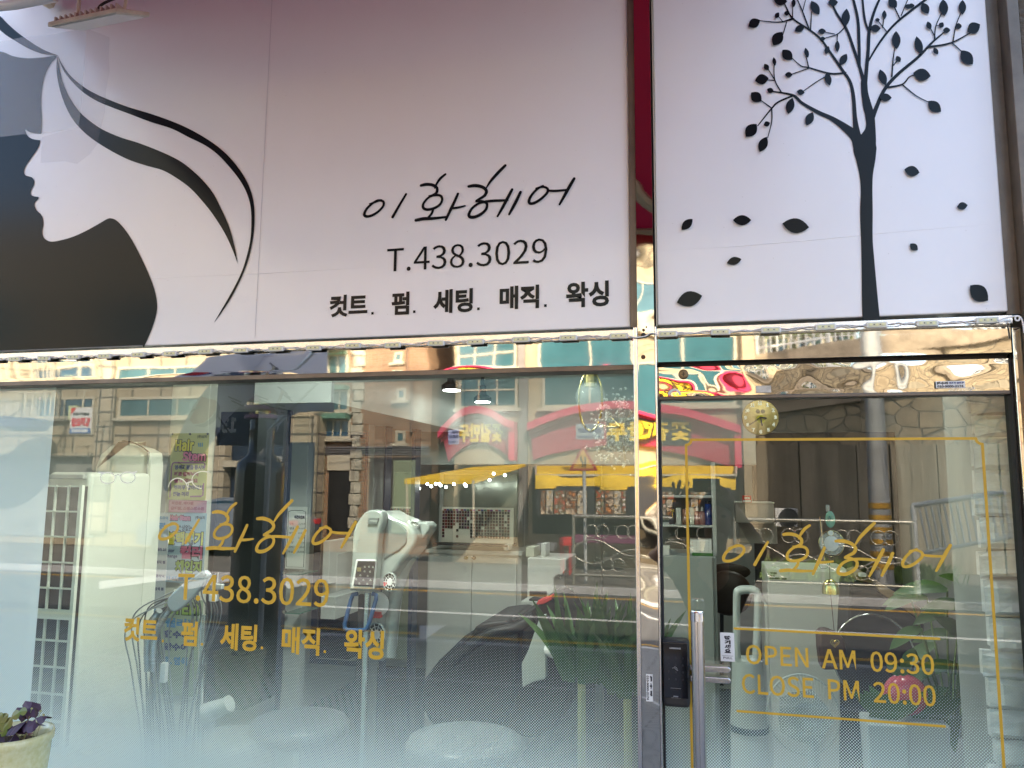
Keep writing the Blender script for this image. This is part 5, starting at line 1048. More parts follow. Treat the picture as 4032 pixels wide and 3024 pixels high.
# ================================================================= SEEN THROUGH THE DOOR
# foam stone column inside the door
STN = M('white_stone', (.76, .78, .76), rough=.9, vary=.15, vs=18, bump=.006, bs=35)
sc_ = thing('stone_column', 'white rough hewn stone clad column inside the right edge of the door', 'column', (.62, .16, 0))
MB().box(.64, .86, .145, .42, 0, 2.6).build('core', IW2, sc_); rs = random.Random(12); z_ = .02; i = 0
while z_ < 2.5:
    h_ = rs.uniform(.05, .085); x_ = .618+rs.uniform(-.010, .010)
    m = MB(); vs = []; n1, n2 = 9, 6
    for a_ in range(n2+1):
        for b__ in range(n1+1):
            u, v = b__/n1, a_/n2; e = min(1, min(u, 1-u)*6+.1, ) * min(1, min(v, 1-v)*6+.1)
            vs.append((x_+u*(.84-x_), .120-.022*e-.007*mnoise.noise(Vector((u*4+i, v*3+i, i))), z_+v*(h_-.004)+.006*math.sin(u*3+i)))
    m.add(vs, [(a_*(n1+1)+b__, a_*(n1+1)+b__+1, (a_+1)*(n1+1)+b__+1, (a_+1)*(n1+1)+b__) for a_ in range(n2) for b__ in range(n1)]); m.box(x_+.002, .84, .119, .146, z_+.004, z_+h_-.006)
    m.build('stone_block', STN, sc_, smooth=False); z_ += h_; i += 1
tag(fitb('added_dark_backdrop', 2972, 1700, 4100, 2760, 4.5, .05, M('backdrop_brown', (.045, .045, .04), rough=.6, vary=.4, vs=1.5), None), 'added tall dark partition at the back of the shop behind the reception counter', 'backdrop')  # dark sheet added so the back of the room looks dark
# clock on the bulkhead
c = W(2993, 1645, 2.9); R_ = 68/FPX*(2.9+1.95)*.985
ck = thing('wall_clock', 'round brass owl clock hung in front of the bulkhead', 'clock', tuple(c)); BR2 = M('satin_brass', (.34, .26, .10), rough=.2, metal=1, bump=.0006, bs=10)
MB().lathe(c, [(R_, 0), (R_*1.0, -.015), (R_*.97, -.02), (R_*.1, -.021)], 56, 'y').build('dial', BR2, ck)
for h_ in range(12):
    an = RAD(90-30*h_-30); p_ = (c.x+R_*.8*math.cos(an), c.z+R_*.8*math.sin(an)); k_ = R_*.085; text('numeral', str(h_+1), (p_[0]-k_*(.9 if h_ < 9 else 1.3), p_[0]+k_*(.9 if h_ < 9 else 1.3), p_[1]-k_*1.2, p_[1]+k_*1.2), c.y-.023, WHITEV, ck, bold=.02)
MB().lathe((c.x+.002, c.y-.021, c.z-.01), [(R_*.22, 0), (R_*.22, -.004)], 24, 'y').build('owl_belly', M('owl_yellow', (.42, .38, .02), rough=.4), ck)
m = MB(); m.lathe((c.x-R_*.12, c.y-.021, c.z+R_*.34), [(R_*.12, 0), (R_*.12, -.006), (R_*.05, -.008)], 18, 'y'); m.lathe((c.x+R_*.14, c.y-.021, c.z+R_*.34), [(R_*.12, 0), (R_*.12, -.006), (R_*.05, -.008)], 18, 'y'); m.build('owl_eyes', M('owl_eye', (.10, .09, .05), rough=.2), ck)
m = MB()
for a__, L_, w__ in ((215, .72, .006), (-80, .45, .008), (-10, .3, .010)): m.stroke([(c.x, c.z), (c.x+R_*L_*math.cos(RAD(a__)), c.z+R_*L_*math.sin(RAD(a__)))], w__, c.y-.030)
m.build('hands', INKB, ck)
# shelf with products
sf = thing('product_shelf', 'dark wall shelf with hair products behind the raised hand reflection', 'shelf', (*W(2700, 2060, 2.4)[:2], W(2700, 2080, 2.4).z))
for y0_ in (1952, 2068): fitb('shelf_board', 2588, y0_, 2806, y0_+8, 2.25, .3, GREYL, sf)
fitb('upright', 2802, 1820, 2820, 2190, 2.25, .3, GREYL, sf); fitb('back_board', 2580, 1830, 2806, 2190, 2.56, .02, M('shelf_back', (.10, .11, .10), rough=.6), sf)
m = None
for (x0_, x1_, y0_, y1_, mt, nm, lab) in ((2634, 2660, 1998, 2066, BLACKM, 'product_box', 'black product box with a small gold bow on the shelf'), (2662, 2684, 2000, 2066, GREYL, 'product_box', 'grey product box beside the black box on the shelf'), (2686, 2712, 2005, 2066, M('photo_box', (.25, .12, .08), rough=.4, vary=.6, vs=30), 'product_box', 'brown picture box on the shelf'), (2716, 2734, 1998, 2066, IVORY, 'product_box', 'ivory product box on the shelf')):
    o = tag(fitb(nm, x0_, y0_, x1_, y1_, 2.3, .08, mt, None), lab, 'box')
    if mt is BLACKM:
        a = RC(2640, 2006, 2654, 2014, 2.29); q = MB(); q.stroke([(a[0], a[2]), (a[1], a[3])], .003, 2.298); q.stroke([(a[0], a[3]), (a[1], a[2])], .003, 2.2975); q.stroke([((a[0]+a[1])/2, a[2]), ((a[0]+a[1])/2, a[2]-.03)], .003, 2.297); q.build('bow', GOLDV, o)
def bottle(px, py0, py1, w_, mat, lab, capm, Y=2.32):
    b0 = W(px, py1, Y); h_ = W(px, py0, Y).z-b0.z; t = thing('bottle', lab, 'bottle', tuple(b0), 'bottles on the product shelf'); MB().lathe(b0, [(w_, 0), (w_, h_*.62), (w_*.6, h_*.72), (w_*.35, h_*.76)], 18).build('flask', mat, t, smooth=True); MB().lathe(b0+Vector((0, 0, h_*.76)), [(w_*.4, 0), (w_*.4, h_*.15), (w_*.2, h_*.24)], 12).build('cap', capm, t)
bottle(2746, 1995, 2066, .017, M('rose_bottle', (.30, .12, .10), rough=.2), 'rose spray bottle left of its twin on the shelf', WHITEP); bottle(2766, 1995, 2066, .017, M('pink_bottle', (.28, .13, .12), rough=.2), 'pink spray bottle beside the blue can on the shelf', GREYP)
b0 = W(2790, 2068, 2.32); h_ = W(2790, 1972, 2.32).z-b0.z; t = thing('spray_can', 'tall glossy blue spray can on the shelf', 'spray can', tuple(b0)); MB().lathe(b0, [(.019, 0), (.019, h_*.85), (.015, h_*.88)], 20).build('can', M('blue_can', (.01, .03, .16), rough=.12), t, smooth=True); MB().lathe(b0+Vector((0, 0, h_*.88)), [(.014, 0), (.014, h_*.12)], 14).build('cap', BLACKP, t)
# calendar
cl = thing('desk_calendar', 'white desk calendar on green base on top of the grey cabinet', 'calendar', (*W(2760, 2180, 2.1)[:2], W(2760, 2190, 2.1).z))
fitb('base', 2726, 2178, 2808, 2190, 2.08, .08, M('calendar_green', (.04, .16, .03), rough=.5), cl); o = fitb('sheet', 2718, 2118, 2802, 2180, 2.10, .006, PAPER, cl, 0); m = MB()
for i in range(20): p_ = W(2720+i*4.2, 2117, 2.1); m.box(p_.x-.0015, p_.x+.0015, 2.092, 2.10, p_.z-.004, p_.z+.006)
m.build('ring_binding', INKB, o)
for r_ in range(4):
    for c__ in range(5): a = RC(2724+c__*16, 2134+r_*11, 2728+c__*16, 2138+r_*11, 2.097); text('date_mark', str(r_*7+c__+1), a, 2.0985, INKR if c__ == 0 else INKB, o)
tag(fitb('paper_roll', 2600, 2150, 2640, 2190, 2.1, .08, WHT, None), 'white paper roll left of the desk calendar', 'paper roll')
gcb = thing('grey_cabinet', 'tall pale grey cabinet behind the digital lock', 'cabinet', (*W(2700, 2500, 2.05)[:2], 0))
a = RC(2580, 2190, 2826, 2700, 2.05); MB().box(a[0], a[1], 2.05, 2.5, 0, a[3]).build('body', M('cabinet_blue_grey', (.30, .33, .32), rough=.4), gcb, bevel=.004); fitb('door_panel', 2712, 2192, 2814, 2900, 2.03, .018, M('cabinet_blue_grey2', (.31, .34, .33), rough=.35), gcb)
# bar chair with brown back
bc = thing('brown_chair', 'dark brown wooden chair standing beside the grey cabinet', 'chair', (*W(2880, 2500, 2.6)[:2], 0))
WB = M('dark_wood', (.04, .02, .008), rough=.4, vary=.3, vs=6)
c = W(2872, 2250, 2.6); MB().ball(c, .09, 20, 1.25, .12, .5).build('top_rail', WB, bc, smooth=True); c = W(2868, 2335, 2.55); MB().ball(c, .12, 24, 1.05, .3, 1.0).build('seat_back', WB, bc, smooth=True)
m = MB(); [m.tube([tuple(W(px, 2230, 2.62)), tuple(W(px, 2700, 2.55))], .010, 8) for px in (2842, 2902)]; m.build('legs', BLACKM, bc)
# beige fridge with red label
fd = thing('beige_unit', 'beige metal boiler box with a small lock behind the reflected head', 'wall unit', tuple(W(2980, 2060, 3.6)))
fitb('body', 2890, 1980, 3048, 2060, 3.6, .3, M('beige_enamel', (.38, .35, .30), rough=.4), fd); fitb('lower_body', 2900, 2060, 3060, 2140, 3.7, .3, M('beige_enamel2', (.30, .29, .25), rough=.4), fd); o = fitb('lid_line', 2890, 1977, 3050, 1982, 3.59, .3, IVORY, fd)
o = tag(fitb('red_label', 2923, 1951, 2959, 1979, 3.55, .01, RED, None, .001), 'small red and white label standing on the beige unit', 'label'); a = RC(2930, 1957, 2952, 1966, 3.548); text('label_writing', '가격 표', a, 3.547, PAPER, o, bold=.02)
a = RC(2925, 1969, 2957, 1977, 3.548); MB().box(a[0], a[1], 3.546, 3.5495, a[2], a[3]).build('white_band', PAPER, o)
FANW = M('pale_plastic', (.40, .43, .41), rough=.4)
# tower fan (bladeless)
tf = thing('bladeless_fan', 'white bladeless tower fan with open loop head', 'fan', (*W(2945, 2840, .9)[:2], 0))
def lp_(sc_x, Y, r_):
    return [tuple(W(x, y, Y)) for x, y in ((2902, 2560), (2901, 2450), (2902, 2350), (2908, 2332), (2925, 2326), (2960, 2326), (2978, 2332), (2986, 2350), (2985, 2450), (2980, 2560), (2976, 2600), (2944, 2606), (2910, 2600))]
m = MB(); m.tube(cr(lp_(1, .9, 0), 5, closed=True), .0115, 12, closed=True); m.tube([tuple(Vector(p_)+Vector((0, .05, 0))) for p_ in cr(lp_(1, .9, 0), 5, closed=True)], .0115, 12, closed=True); m.build('loop_head', FANW, tf, smooth=True)
c = W(2942, 2600, .93); c2 = W(2942, 2850, .93); MB().lathe((c.x, .93, c2.z), [(.062, 0), (.060, .02), (.050, c.z-c2.z)], 28).build('body', FANW, tf, smooth=True); MB().lathe((c.x, .93, c2.z-.02), [(.066, 0), (.066, .018)], 28).build('blue_ring', NAVY, tf); MB().lathe((c.x, .93, c2.z-.5), [(.07, 0), (.06, .48)], 24).build('pedestal', GREYL, tf)
# counter with account number
ct_ = thing('reception_counter', 'pale reception counter with an account number note', 'counter', (*W(3200, 2500, 2.0)[:2], 0))
a = RC(3028, 2246, 3362, 2700, 2.0); MB().prism([(a[0], 0), (a[1]-.12, 0), (a[1]-.06, a[3]-.35), (a[1]-.05, a[3]-.10), (a[1]-.02, a[3]-.06), (a[1], a[3]-.03), (a[1], a[3]), (a[0], a[3])], 2.0, 2.4).build('body', WHT, ct_, bevel=.004); fitb('left_side', 3004, 2380, 3030, 2760, 2.02, .3, GREYL, ct_)
o = fitb('note', 3028, 2250, 3104, 2285, 1.995, .003, M('note_paper', (.62, .62, .60), rough=.6), ct_, 0)
for i, s_ in enumerate(('계좌번호', '신 협', '010-3381-3029')):
    a = RC(3030, 2253+i*10.5, (3059, 3050, 3098)[i], 2261+i*10.5, 1.99); text('note_writing', s_, a, 1.9935, INKB, o, bold=.03)
tag(fitb('card_terminal', 3040, 2232, 3072, 2246, 2.05, .1, WHT, None), 'white card terminal on the reception counter', 'card terminal')
# clear acrylic stand and notice on the counter are faint; phone on wooden board
dk = thing('wooden_desk_top', 'wooden plank top of the black draped stand right of the counter', 'desk', tuple(W(3500, 2300, 1.7)))
p = [W(x, y, 1.7) for x, y in ((3372, 2262), (3400, 2253), (3625, 2395), (3628, 2432), (3600, 2424), (3460, 2330), (3450, 2300), (3372, 2285))]
MB().prism([(q.x, q.z) for q in p], 1.7, 1.95).build('plank', M('plank_wood', (.28, .19, .10), rough=.5, vary=.4, vs=5, stretch=(1, 1, 6)), dk, bevel=.003)
MB().prism([(W(x, y, 1.72).x, W(x, y, 1.72).z) for x, y in ((3345, 2310), (3352, 2288), (3372, 2284), (3450, 2302), (3460, 2332), (3600, 2426), (3640, 2440), (3640, 2700), (3330, 2700))], 1.72, 2.0).build('drape', M('charcoal_cloth', (.035, .035, .037), rough=.8, bump=.004, bs=14, stretch=(1, 1, .15)), dk, bevel=.012)
tag(fitb('remote_control', 3384, 2257, 3412, 2272, 1.66, .03, WHITEP, None, .003), 'white remote control on the wooden plank', 'remote control')
# round black mirror / rack behind hours
rk = thing('round_mirror', 'large round black framed mirror low behind the opening hours', 'mirror', tuple(W(3440, 2600, 1.25)))
c = W(3440, 2590, 1.25); MB().tube([(c.x+.14*math.cos(i*.1571), 1.25, c.z+.155*math.sin(i*.1571)) for i in range(40)], .0032, 8, closed=True).build('rim', CHROME, rk, smooth=True); MB().lathe(c, [(.137, 0), (.137, .01)], 44, 'y', 1, 1.1).build('disc', M('smoked_disc', (.03, .032, .035), rough=.15), rk)
bg_ = thing('leather_bag', 'dark brown leather bag with a wire heart charm', 'bag', tuple(W(3275, 2520, .75)))
MB().prism([(W(x, y, .75).x, W(x, y, .75).z) for x, y in ((3222, 2500), (3238, 2480), (3270, 2486), (3300, 2500), (3325, 2512), (3335, 2560), (3325, 2640), (3235, 2640), (3225, 2560))], .75, .83).build('body', M('brown_leather', (.06, .03, .025), rough=.45, bump=.002, bs=50), bg_, bevel=.012, seg=3)
hh = lambda k_, Y: [tuple(W(3287+k_*16*math.sin(t)**3, 2532-k_*(13*math.cos(t)-5*math.cos(2*t)-2*math.cos(3*t)-math.cos(4*t)), Y)) for t in [i*math.pi/16 for i in range(32)]]
MB().tube(hh(1.05, .735), .0012, 5, closed=True).tube(hh(.6, .735), .001, 5, closed=True).build('heart_charm', BRASS, bg_)
# standing fan
sfn = thing('standing_fan', 'white standing fan with wire cage low in the door', 'fan', (*W(3190, 3000, .55)[:2], 0))
c = W(3162, 2812, .55); rw = 122/FPX*2.5
MB().tube([(c.x+rw*math.cos(i*.1309), .55, c.z+rw*1.12*math.sin(i*.1309)) for i in range(48)], .0030, 8, closed=True).build('cage_rim', FANW, sfn, smooth=True); m = MB()
for i in range(64):
    an = i*2*math.pi/64; c_ = [(c.x+.02*math.cos(an), .47, c.z-.01+.02*math.sin(an)), (c.x+rw*.7*math.cos(an+.1), .475, c.z+rw*.78*math.sin(an+.1)), (c.x+rw*math.cos(an+.16), .545, c.z+rw*1.12*math.sin(an+.16))]; m.tube(cr(c_, 3), .0008, 4)
m.build('cage_wires', FANW, sfn)
MB().tube([tuple(c+Vector((.01, .02, -.02))), tuple(c+Vector((.03, .14, -.03)))], [.045, .036], 20).build('motor', FANW, sfn, smooth=True); MB().tube([tuple(c+Vector((.035, .10, -.05))), (c.x+.05, .68, .05)], .018, 12).build('pole', FANW, sfn, smooth=True); MB().lathe((c.x+.05, .68, 0), [(.18, 0), (.17, .02), (.03, .05)], 32).build('base', FANW, sfn)
m = MB()
for i in range(5):
    an = i*1.257; m.leaf(c+Vector((0, -.02, 0)), (math.cos(an), -.1, math.sin(an)), (0, -1, .3), rw*.82, .10, bend=0, n=4)
m.build('blades', M('clear_blade', (.45, .5, .5), rough=.2, alpha=.5), sfn)
# wind chime on the inside of the door
wc = thing('wind_chime', 'glass charm and brass bell hanging on a cord inside the door', 'wind chime', tuple(W(3270, 2280, .1)))
c_ = lambda x, y: tuple(W(x, y, .10))
GRG = M('green_glass_drop', (.18, .55, .42), rough=.05, spec=.9, alpha=.6); CLG = M('clear_acrylic', (.8, .84, .8), rough=.04, spec=.9, alpha=.3)
MB().tube([c_(3258, 1988), c_(3260, 2014)], .0042, 12).build('glass_stick', CLG, wc, smooth=True)
MB().ball(W(3269, 2045, .1), .0115, 20, 1, .3, 1.75).build('glass_drop', GRG, wc, smooth=True); MB().ball(W(3266, 2042, .092), .004, 12, 1, 1, 1.6).build('drop_core', M('emerald', (.01, .18, .12), rough=.1), wc, smooth=True)
c = W(3274, 2140, .1); MB().lathe(c, [(.0275, 0), (.0275, -.003)], 36, 'y').build('clear_disc', CLG, wc); MB().lathe(c+Vector((-.001, -.004, 0)), [(.0165, 0), (.016, -.003), (.006, -.005)], 30, 'y', 1, 1.1).build('silver_disc', M('pearl', (.75, .75, .75), rough=.25, emit=(1, 1, 1), es=.0), wc)
MB().tube([(c.x+.0285*math.cos(i*.2094)*(1+.0*i), .1, c.z+.031*math.sin(i*.2094)) for i in range(30)], .0007, 5, closed=True).build('lace_rim', BRASS, wc)
c2 = W(3270, 2099, .095); MB().lathe(c2, [(.0062, 0), (.006, -.003)], 20, 'y').build('small_disc', WHITEP, wc); MB().tube([(c2.x+.0065*math.cos(i*.314), .093, c2.z+.0065*math.sin(i*.314)) for i in range(20)], .0007, 5, closed=True).build('small_rim', BRASS, wc)
m = MB(); m.tube([c_(3228, 2034), c_(3240, 2140)], .0009, 5); m.tube([c_(3240, 2140), c_(3249, 2220)], .0008, 5); m.build('gold_rod', BRASS, wc)
MB().tube(cr([c_(3268, 1990), c_(3270, 2100), c_(3266, 2195), c_(3268, 2280), c_(3271, 2340), c_(3285, 2490)], 4), .0008, 5).build('cord', M('maroon_cord', (.10, .03, .04), rough=.8), wc)
p_ = W(3243, 2226, .1); MB().tube([(p_.x+.0105*math.cos(i*.314), .1, p_.z+.008*math.sin(i*.314)) for i in range(20)], .0012, 6, closed=True).build('clear_ring', CLG, wc)
p_ = W(3271, 2338, .1); MB().lathe(p_, [(.0195, 0), (.0195, .006), (.018, .018), (.0145, .028), (.008, .033), (.002, .0345)], 30).build('bell', M('bell_brass', (.62, .52, .22), rough=.22, metal=1), wc, smooth=True)
# big leaved plant at the right
BLF = M('broad_leaf', (.03, .085, .018), rough=.38, vary=.4, vs=9, col2=(.045, .11, .025)); bp = thing('broad_leaf_plant', 'large glossy broad leaved plant inside the door beside the stone column', 'plant', (*W(3740, 2900, .6)[:2], 0)); rb = random.Random(21); m = MB(); ms_ = MB(); root = W(3760, 2960, .62)
for (x, y, L_, an) in ((3830, 2330, .16, 100), (3790, 2290, .10, 150), (3700, 2310, .16, 175), (3620, 2340, .15, 180), (3560, 2350, .10, 190), (3780, 2380, .14, 170), (3700, 2400, .13, 185), (3850, 2450, .15, 80), (3600, 2460, .13, 200), (3660, 2520, .15, 215), (3740, 2490, .15, 180), (3820, 2540, .16, 130), (3720, 2600, .15, 190), (3780, 2640, .16, 160), (3640, 2620, .12, 220), (3850, 2680, .15, 100), (3860, 2380, .14, 60), (3700, 2700, .14, 200), (3580, 2540, .09, 230), (3790, 2760, .15, 150), (3560, 2640, .10, 250), (3870, 2580, .12, 70)):
    Y = .45+rb.uniform(0, .35); b_ = W(x+30*math.cos(RAD(an))*-1, y+15, Y); d = Vector((math.cos(RAD(an)), rb.uniform(-.4, .3), math.sin(RAD(an))+.25)); m.leaf(b_, d, (0, -.8, .6), L_*.9, L_*.30, bend=.8, n=7, fold=.12); ms_.tube(cr([tuple(b_), tuple(b_.lerp(root, .5)+Vector((0, .02, .03))), tuple(root)], 4), .003, 5)
m.build('leaves', BLF, bp, smooth=True); ms_.build('stems', M('leaf_stalk', (.10, .16, .04), rough=.5), bp, smooth=True); MB().lathe((root.x, .62, 0), [(.10, 0), (.14, .5), (.15, root.z), (.13, root.z)], 30).build('pot', M('grey_pot', (.3, .31, .32), rough=.5), bp, smooth=True)
m = MB(); c = W(3800, 2120, .55)
for (x0_, y0_, x1_, y1_, w_) in ((3870, 2330, 3825, 2170, .05), (3860, 2280, 3810, 2190, .03)):
    a, b_ = W(x0_, y0_, .5), W(x1_, y1_, .5); m.leaf(a, b_-a, (0, -1, 0), (b_-a).length, w_, bend=.02, n=7)
m.build('upright_leaf', BLF, bp, smooth=True)
# flower pots low right
pk = thing('pink_ornament', 'glossy pink heart shaped vase low among the leaves', 'vase', tuple(W(3565, 2740, .5))); c = W(3565, 2735, .5)
MB().ball(c, .055, 26, 1.05, .8, 1.0).build('body', M('pink_glaze', (.52, .10, .14), rough=.15, vary=.3, vs=9), pk, smooth=True)
m = MB(); m.leaf(W(3540, 2660, .47), (-.3, 0, .5), (0, -1, 0), .05, .03, n=5); m.leaf(W(3550, 2660, .47), (.3, 0, .7), (0, -1, 0), .05, .03, n=5); m.build('leaf_pair', BLF, pk)
for (px, lab, w_, Y) in ((3490, 'white square planter low right of the standing fan', .05, .4), (3650, 'tall white planter beside the pink vase', .055, .45)):
    c = W(px, 2850, Y); t = thing('white_planter', lab, 'planter', (c.x, Y, .7), 'white planters inside the door'); MB().hexa([(c.x-w_*.8, Y, c.z-.30), (c.x+w_*.8, Y, c.z-.30), (c.x+w_*.8, Y+.1, c.z-.30), (c.x-w_*.8, Y+.1, c.z-.30), (c.x-w_, Y-.01, c.z), (c.x+w_, Y-.01, c.z), (c.x+w_, Y+.11, c.z), (c.x-w_, Y+.11, c.z)]).build('pot', M('planter_white', (.42, .45, .45), rough=.4), t, bevel=.006)
    m = MB(); [m.leaf(c+Vector((random.uniform(-.03, .03), .05, -.005)), (random.uniform(-.8, .8), random.uniform(-.3, .3), .8), (0, -1, .2), .10, .035, bend=.5) for _ in range(9)]; m.build('sprigs', SPK, t, smooth=True)
# ================================================================= THE STREET (mirrored in the glass and the steel)
def G(px, py, z=-.118):
    d = _r*((px-2016)/FPX) - _u*((py-1512)/FPX) + _f; t = (z-CAM.z)/d.z; p = CAM+d*t; return Vector((p.x, -p.y, z))
ASPH = M('asphalt', (.07, .07, .072), rough=.9, vary=.35, vs=1.2, bump=.004, bs=220)
PAVE = brick_mat('paving', (.22, .215, .205), (.19, .185, .18), (.10, .10, .095), .22, .11, .006, rough=.9, bump=.002)
def ground_map(mt):
    # pavers lie flat: use x and y of the ground
    for n in mt.node_tree.nodes:
        if n.type == 'MATH' and n.operation == 'ADD':
            for l in list(n.inputs[1].links): mt.node_tree.links.remove(l)
            n.inputs[1].default_value = 0
        if n.type == 'COMBXYZ':
            sp_ = [q for q in mt.node_tree.nodes if q.type == 'SEPXYZ'][0]; mt.node_tree.links.new(sp_.outputs['Y'], n.inputs[1])
ground_map(PAVE)
struct(MB().box(-400, 400, -400, 200, -.6, -.16).build('ground', M('earth', (.16, .15, .12), rough=1, vary=.3, vs=.3), None))
struct(MB().box(-60, 60, -12.4, -7.15, -.159, -.12).build('road', ASPH, None))
struct(MB().box(-60, 60, -7.0, .03, -.159, 0).build('pavement', PAVE, None))
KERB = M('kerb_stone', (.42, .41, .40), rough=.8, vary=.25, vs=4)
struct(MB().box(-60, 60, -7.149, -7.001, -.159, .004).build('kerb', KERB, None, bevel=.01))
struct(MB().box(-60, 60, -12.55, -12.401, -.159, .004).build('kerb', KERB, None, bevel=.01))
struct(MB().box(-60, 60, -40, -12.551, -.159, 0).build('far_pavement', M('far_paving', (.17, .155, .13), rough=.95, vary=.35, vs=1.5), None))
YLW = M('yellow_paint', (.55, .30, .03), rough=.8, vary=.3, vs=9); WPT = M('white_paint', (.62, .62, .60), rough=.8, vary=.25, vs=9)
for d_ in (7.6, 7.95, 11.9): struct(MB().box(-60, 60, -d_-.12, -d_, -.1199, -.115).build('yellow_line', YLW, None))
struct(MB().box(-6, 60, -9.8, -9.68, -.1199, -.115).build('white_line', WPT, None))
for q in (((820, 2250), (1120, 2214), (1120, 2230), (825, 2272)), ((700, 2300), (1245, 2203), (1245, 2222), (720, 2325)), ((380, 2290), (760, 2252), (760, 2270), (380, 2322)), ((1645, 2466), (1747, 2466), (1650, 2532), (1645, 2532)), ((1100, 2290), (1500, 2205), (1530, 2225), (1130, 2320))):
    m = MB(); a = [G(*p_, -.1145) for p_ in q]; m.add(a, [(0, 1, 2, 3)]); struct(m.build('crossing_stripe', WPT, None))
struct(MB().box(-8, 14, -5.35, -5.28, -.001, .004).build('paver_band', KERB, None))
man = MB().lathe(G(2330, 2250), [(.34, 0), (.34, .006), (.28, .007)], 30); tag(man.build('manhole_cover', M('cast_iron', (.06, .06, .06), rough=.7, metal=.4, bump=.004, bs=30), None), 'round iron manhole cover in the road before the dumpling shop', 'manhole cover')

STON = brick_mat('stone_panels', (.40, .33, .22), (.35, .29, .19), (.12, .10, .07), .95, .52, .03, rough=.8, off=0, vary=.3, bump=.004)
STON2 = brick_mat('cream_panels', (.48, .41, .29), (.43, .37, .26), (.12, .11, .09), .42, .42, .025, rough=.8, off=0, vary=.3, bump=.004)
BRK = brick_mat('tan_brick', (.38, .21, .11), (.27, .14, .07), (.30, .26, .2), .24, .075, .010, vary=.5)
STUC = M('stucco', (.44, .35, .22), rough=.95, vary=.22, vs=2.5, bump=.02, bs=30)
STUCG = M('grey_stucco', (.24, .22, .20), rough=.95, vary=.3, vs=2)
TEAL = M('teal_glass', (.045, .13, .15), rough=.08, spec=.9, vary=.4, vs=.5); BLUG = M('blue_glass', (.02, .07, .12), rough=.08, spec=.9, vary=.5, vs=.6)
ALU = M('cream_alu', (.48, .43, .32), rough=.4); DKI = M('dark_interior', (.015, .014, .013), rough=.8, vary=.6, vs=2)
NVW = M('navy_shopfront', (.012, .025, .05), rough=.35)
def sb(m, px0, py0, px1, py1, D, out=0.0, dep=.1):
    a = SC(px0, py0, px1, py1, D); return m.box(a[0], a[1], -D-dep, -D+out, a[2], a[3])
def swindow(b, px0, py0, px1, py1, D, glass, nx=1, nz=1, fr=ALU, sill=True):
    a = SC(px0, py0, px1, py1, D); f_ = MB(); t_ = .05
    f_.box(a[0]-t_, a[0]+t_*.4, -D-.02, -D+.05, a[2]-t_, a[3]+t_); f_.box(a[1]-t_*.4, a[1]+t_, -D-.02, -D+.05, a[2]-t_, a[3]+t_); f_.box(a[0]+t_*.4, a[1]-t_*.4, -D-.02, -D+.05, a[3]-t_*.4, a[3]+t_); f_.box(a[0]+t_*.4, a[1]-t_*.4, -D-.02, -D+.05, a[2]-t_, a[2]+t_*.4)
    for i in range(1, nx): x_ = a[0]+(a[1]-a[0])*i/nx; f_.box(x_-.022, x_+.022, -D-.01, -D+.045, a[2]+.02, a[3]-.02)
    for i in range(1, nz): z_ = a[2]+(a[3]-a[2])*i/nz; f_.box(a[0]+.02, a[1]-.02, -D-.01, -D+.04, z_-.022, z_+.022)
    w = f_.build('window', fr, b); MB().box(a[0]+.01, a[1]-.01, -D-.01, -D+.02, a[2]+.01, a[3]-.01).build('pane', glass, w)
    if sill: MB().box(a[0]-.15, a[1]+.15, -D-.02, -D+.14, a[2]-.13, a[2]-.052).build('sill', fr, w)
    return w
def building(name, label, px0, px1, D, h, mat, dep=8):
    x0, x1 = S(px0, 1800, D).x, S(px1, 1800, D).x; b = thing(name, label, 'building', ((x0+x1)/2, -D, 0), 'buildings across the street')
    MB().box(x0, x1, -D-dep, -D, 0, h).build('wall', mat, b); return b
# B1 beige stone building (left)
b = building('stone_building', 'beige stone clad building reflected at the left of the window', -900, 1238, 17, 9.9, STON)
swindow(b, 140, 1570, 362, 1640, 17, BLUG, 2, 1); swindow(b, 470, 1568, 810, 1638, 17, TEAL, 3, 1)
swindow(b, 400, 1180, 900, 1380, 17, TEAL, 4, 1); swindow(b, -500, 1180, 100, 1380, 17, TEAL, 4, 1)
m = MB(); sb(m, 375, 1400, 442, 2100, 17, .12); m.build('pilaster', STON2, b); m = MB(); sb(m, 838, 1650, 905, 2105, 17, .35); m.build('pilaster', STON2, b); m = MB(); sb(m, 1080, 1450, 1238, 1640, 17, .05); m.build('frieze', STUC, b)
m = MB(); sb(m, 905, 1742, 1230, 2100, 17, .03); m.build('shop_opening', NVW, b); m = MB(); sb(m, 1010, 1795, 1110, 2080, 17, .06); m.build('glass_door', M('door_panel_grey', (.22, .23, .22), rough=.3), b); m = MB(); sb(m, 905, 1815, 1100, 1840, 17, .4); m.build('shop_fascia', ALU, b)
m = MB(); sb(m, 442, 1800, 836, 2100, 17, .03); m.build('shop_opening', M('pale_opening', (.30, .30, .26), rough=.4, vary=.3), b); m = MB(); sb(m, -800, 1800, 375, 2100, 17, .03); m.build('shop_opening', M('pale_opening2', (.28, .29, .26), rough=.4, vary=.3), b)
m = MB(); sb(m, 442, 1785, 836, 1800, 17, .25); sb(m, -800, 1785, 375, 1800, 17, .25); m.build('string_course', STON2, b)
bc_ = thing('balcony', 'round navy edged balcony with scroll railing reflected at the far left of the rail', 'balcony', tuple(S(40, 1680, 14)))
c = S(20, 1690, 15.6); MB().lathe(c+Vector((0, 0, -.1)), [(.95, .1), (1.0, .12), (1.0, .36), (.9, .4)], 40).build('navy_edge', M('navy_edge', (.02, .025, .09), rough=.4), bc_); m = MB(); m.tube([(c.x+1.22*math.cos(i*.157), c.y+1.22*math.sin(i*.157), c.z+1.15) for i in range(40)], .03, 6, closed=True)
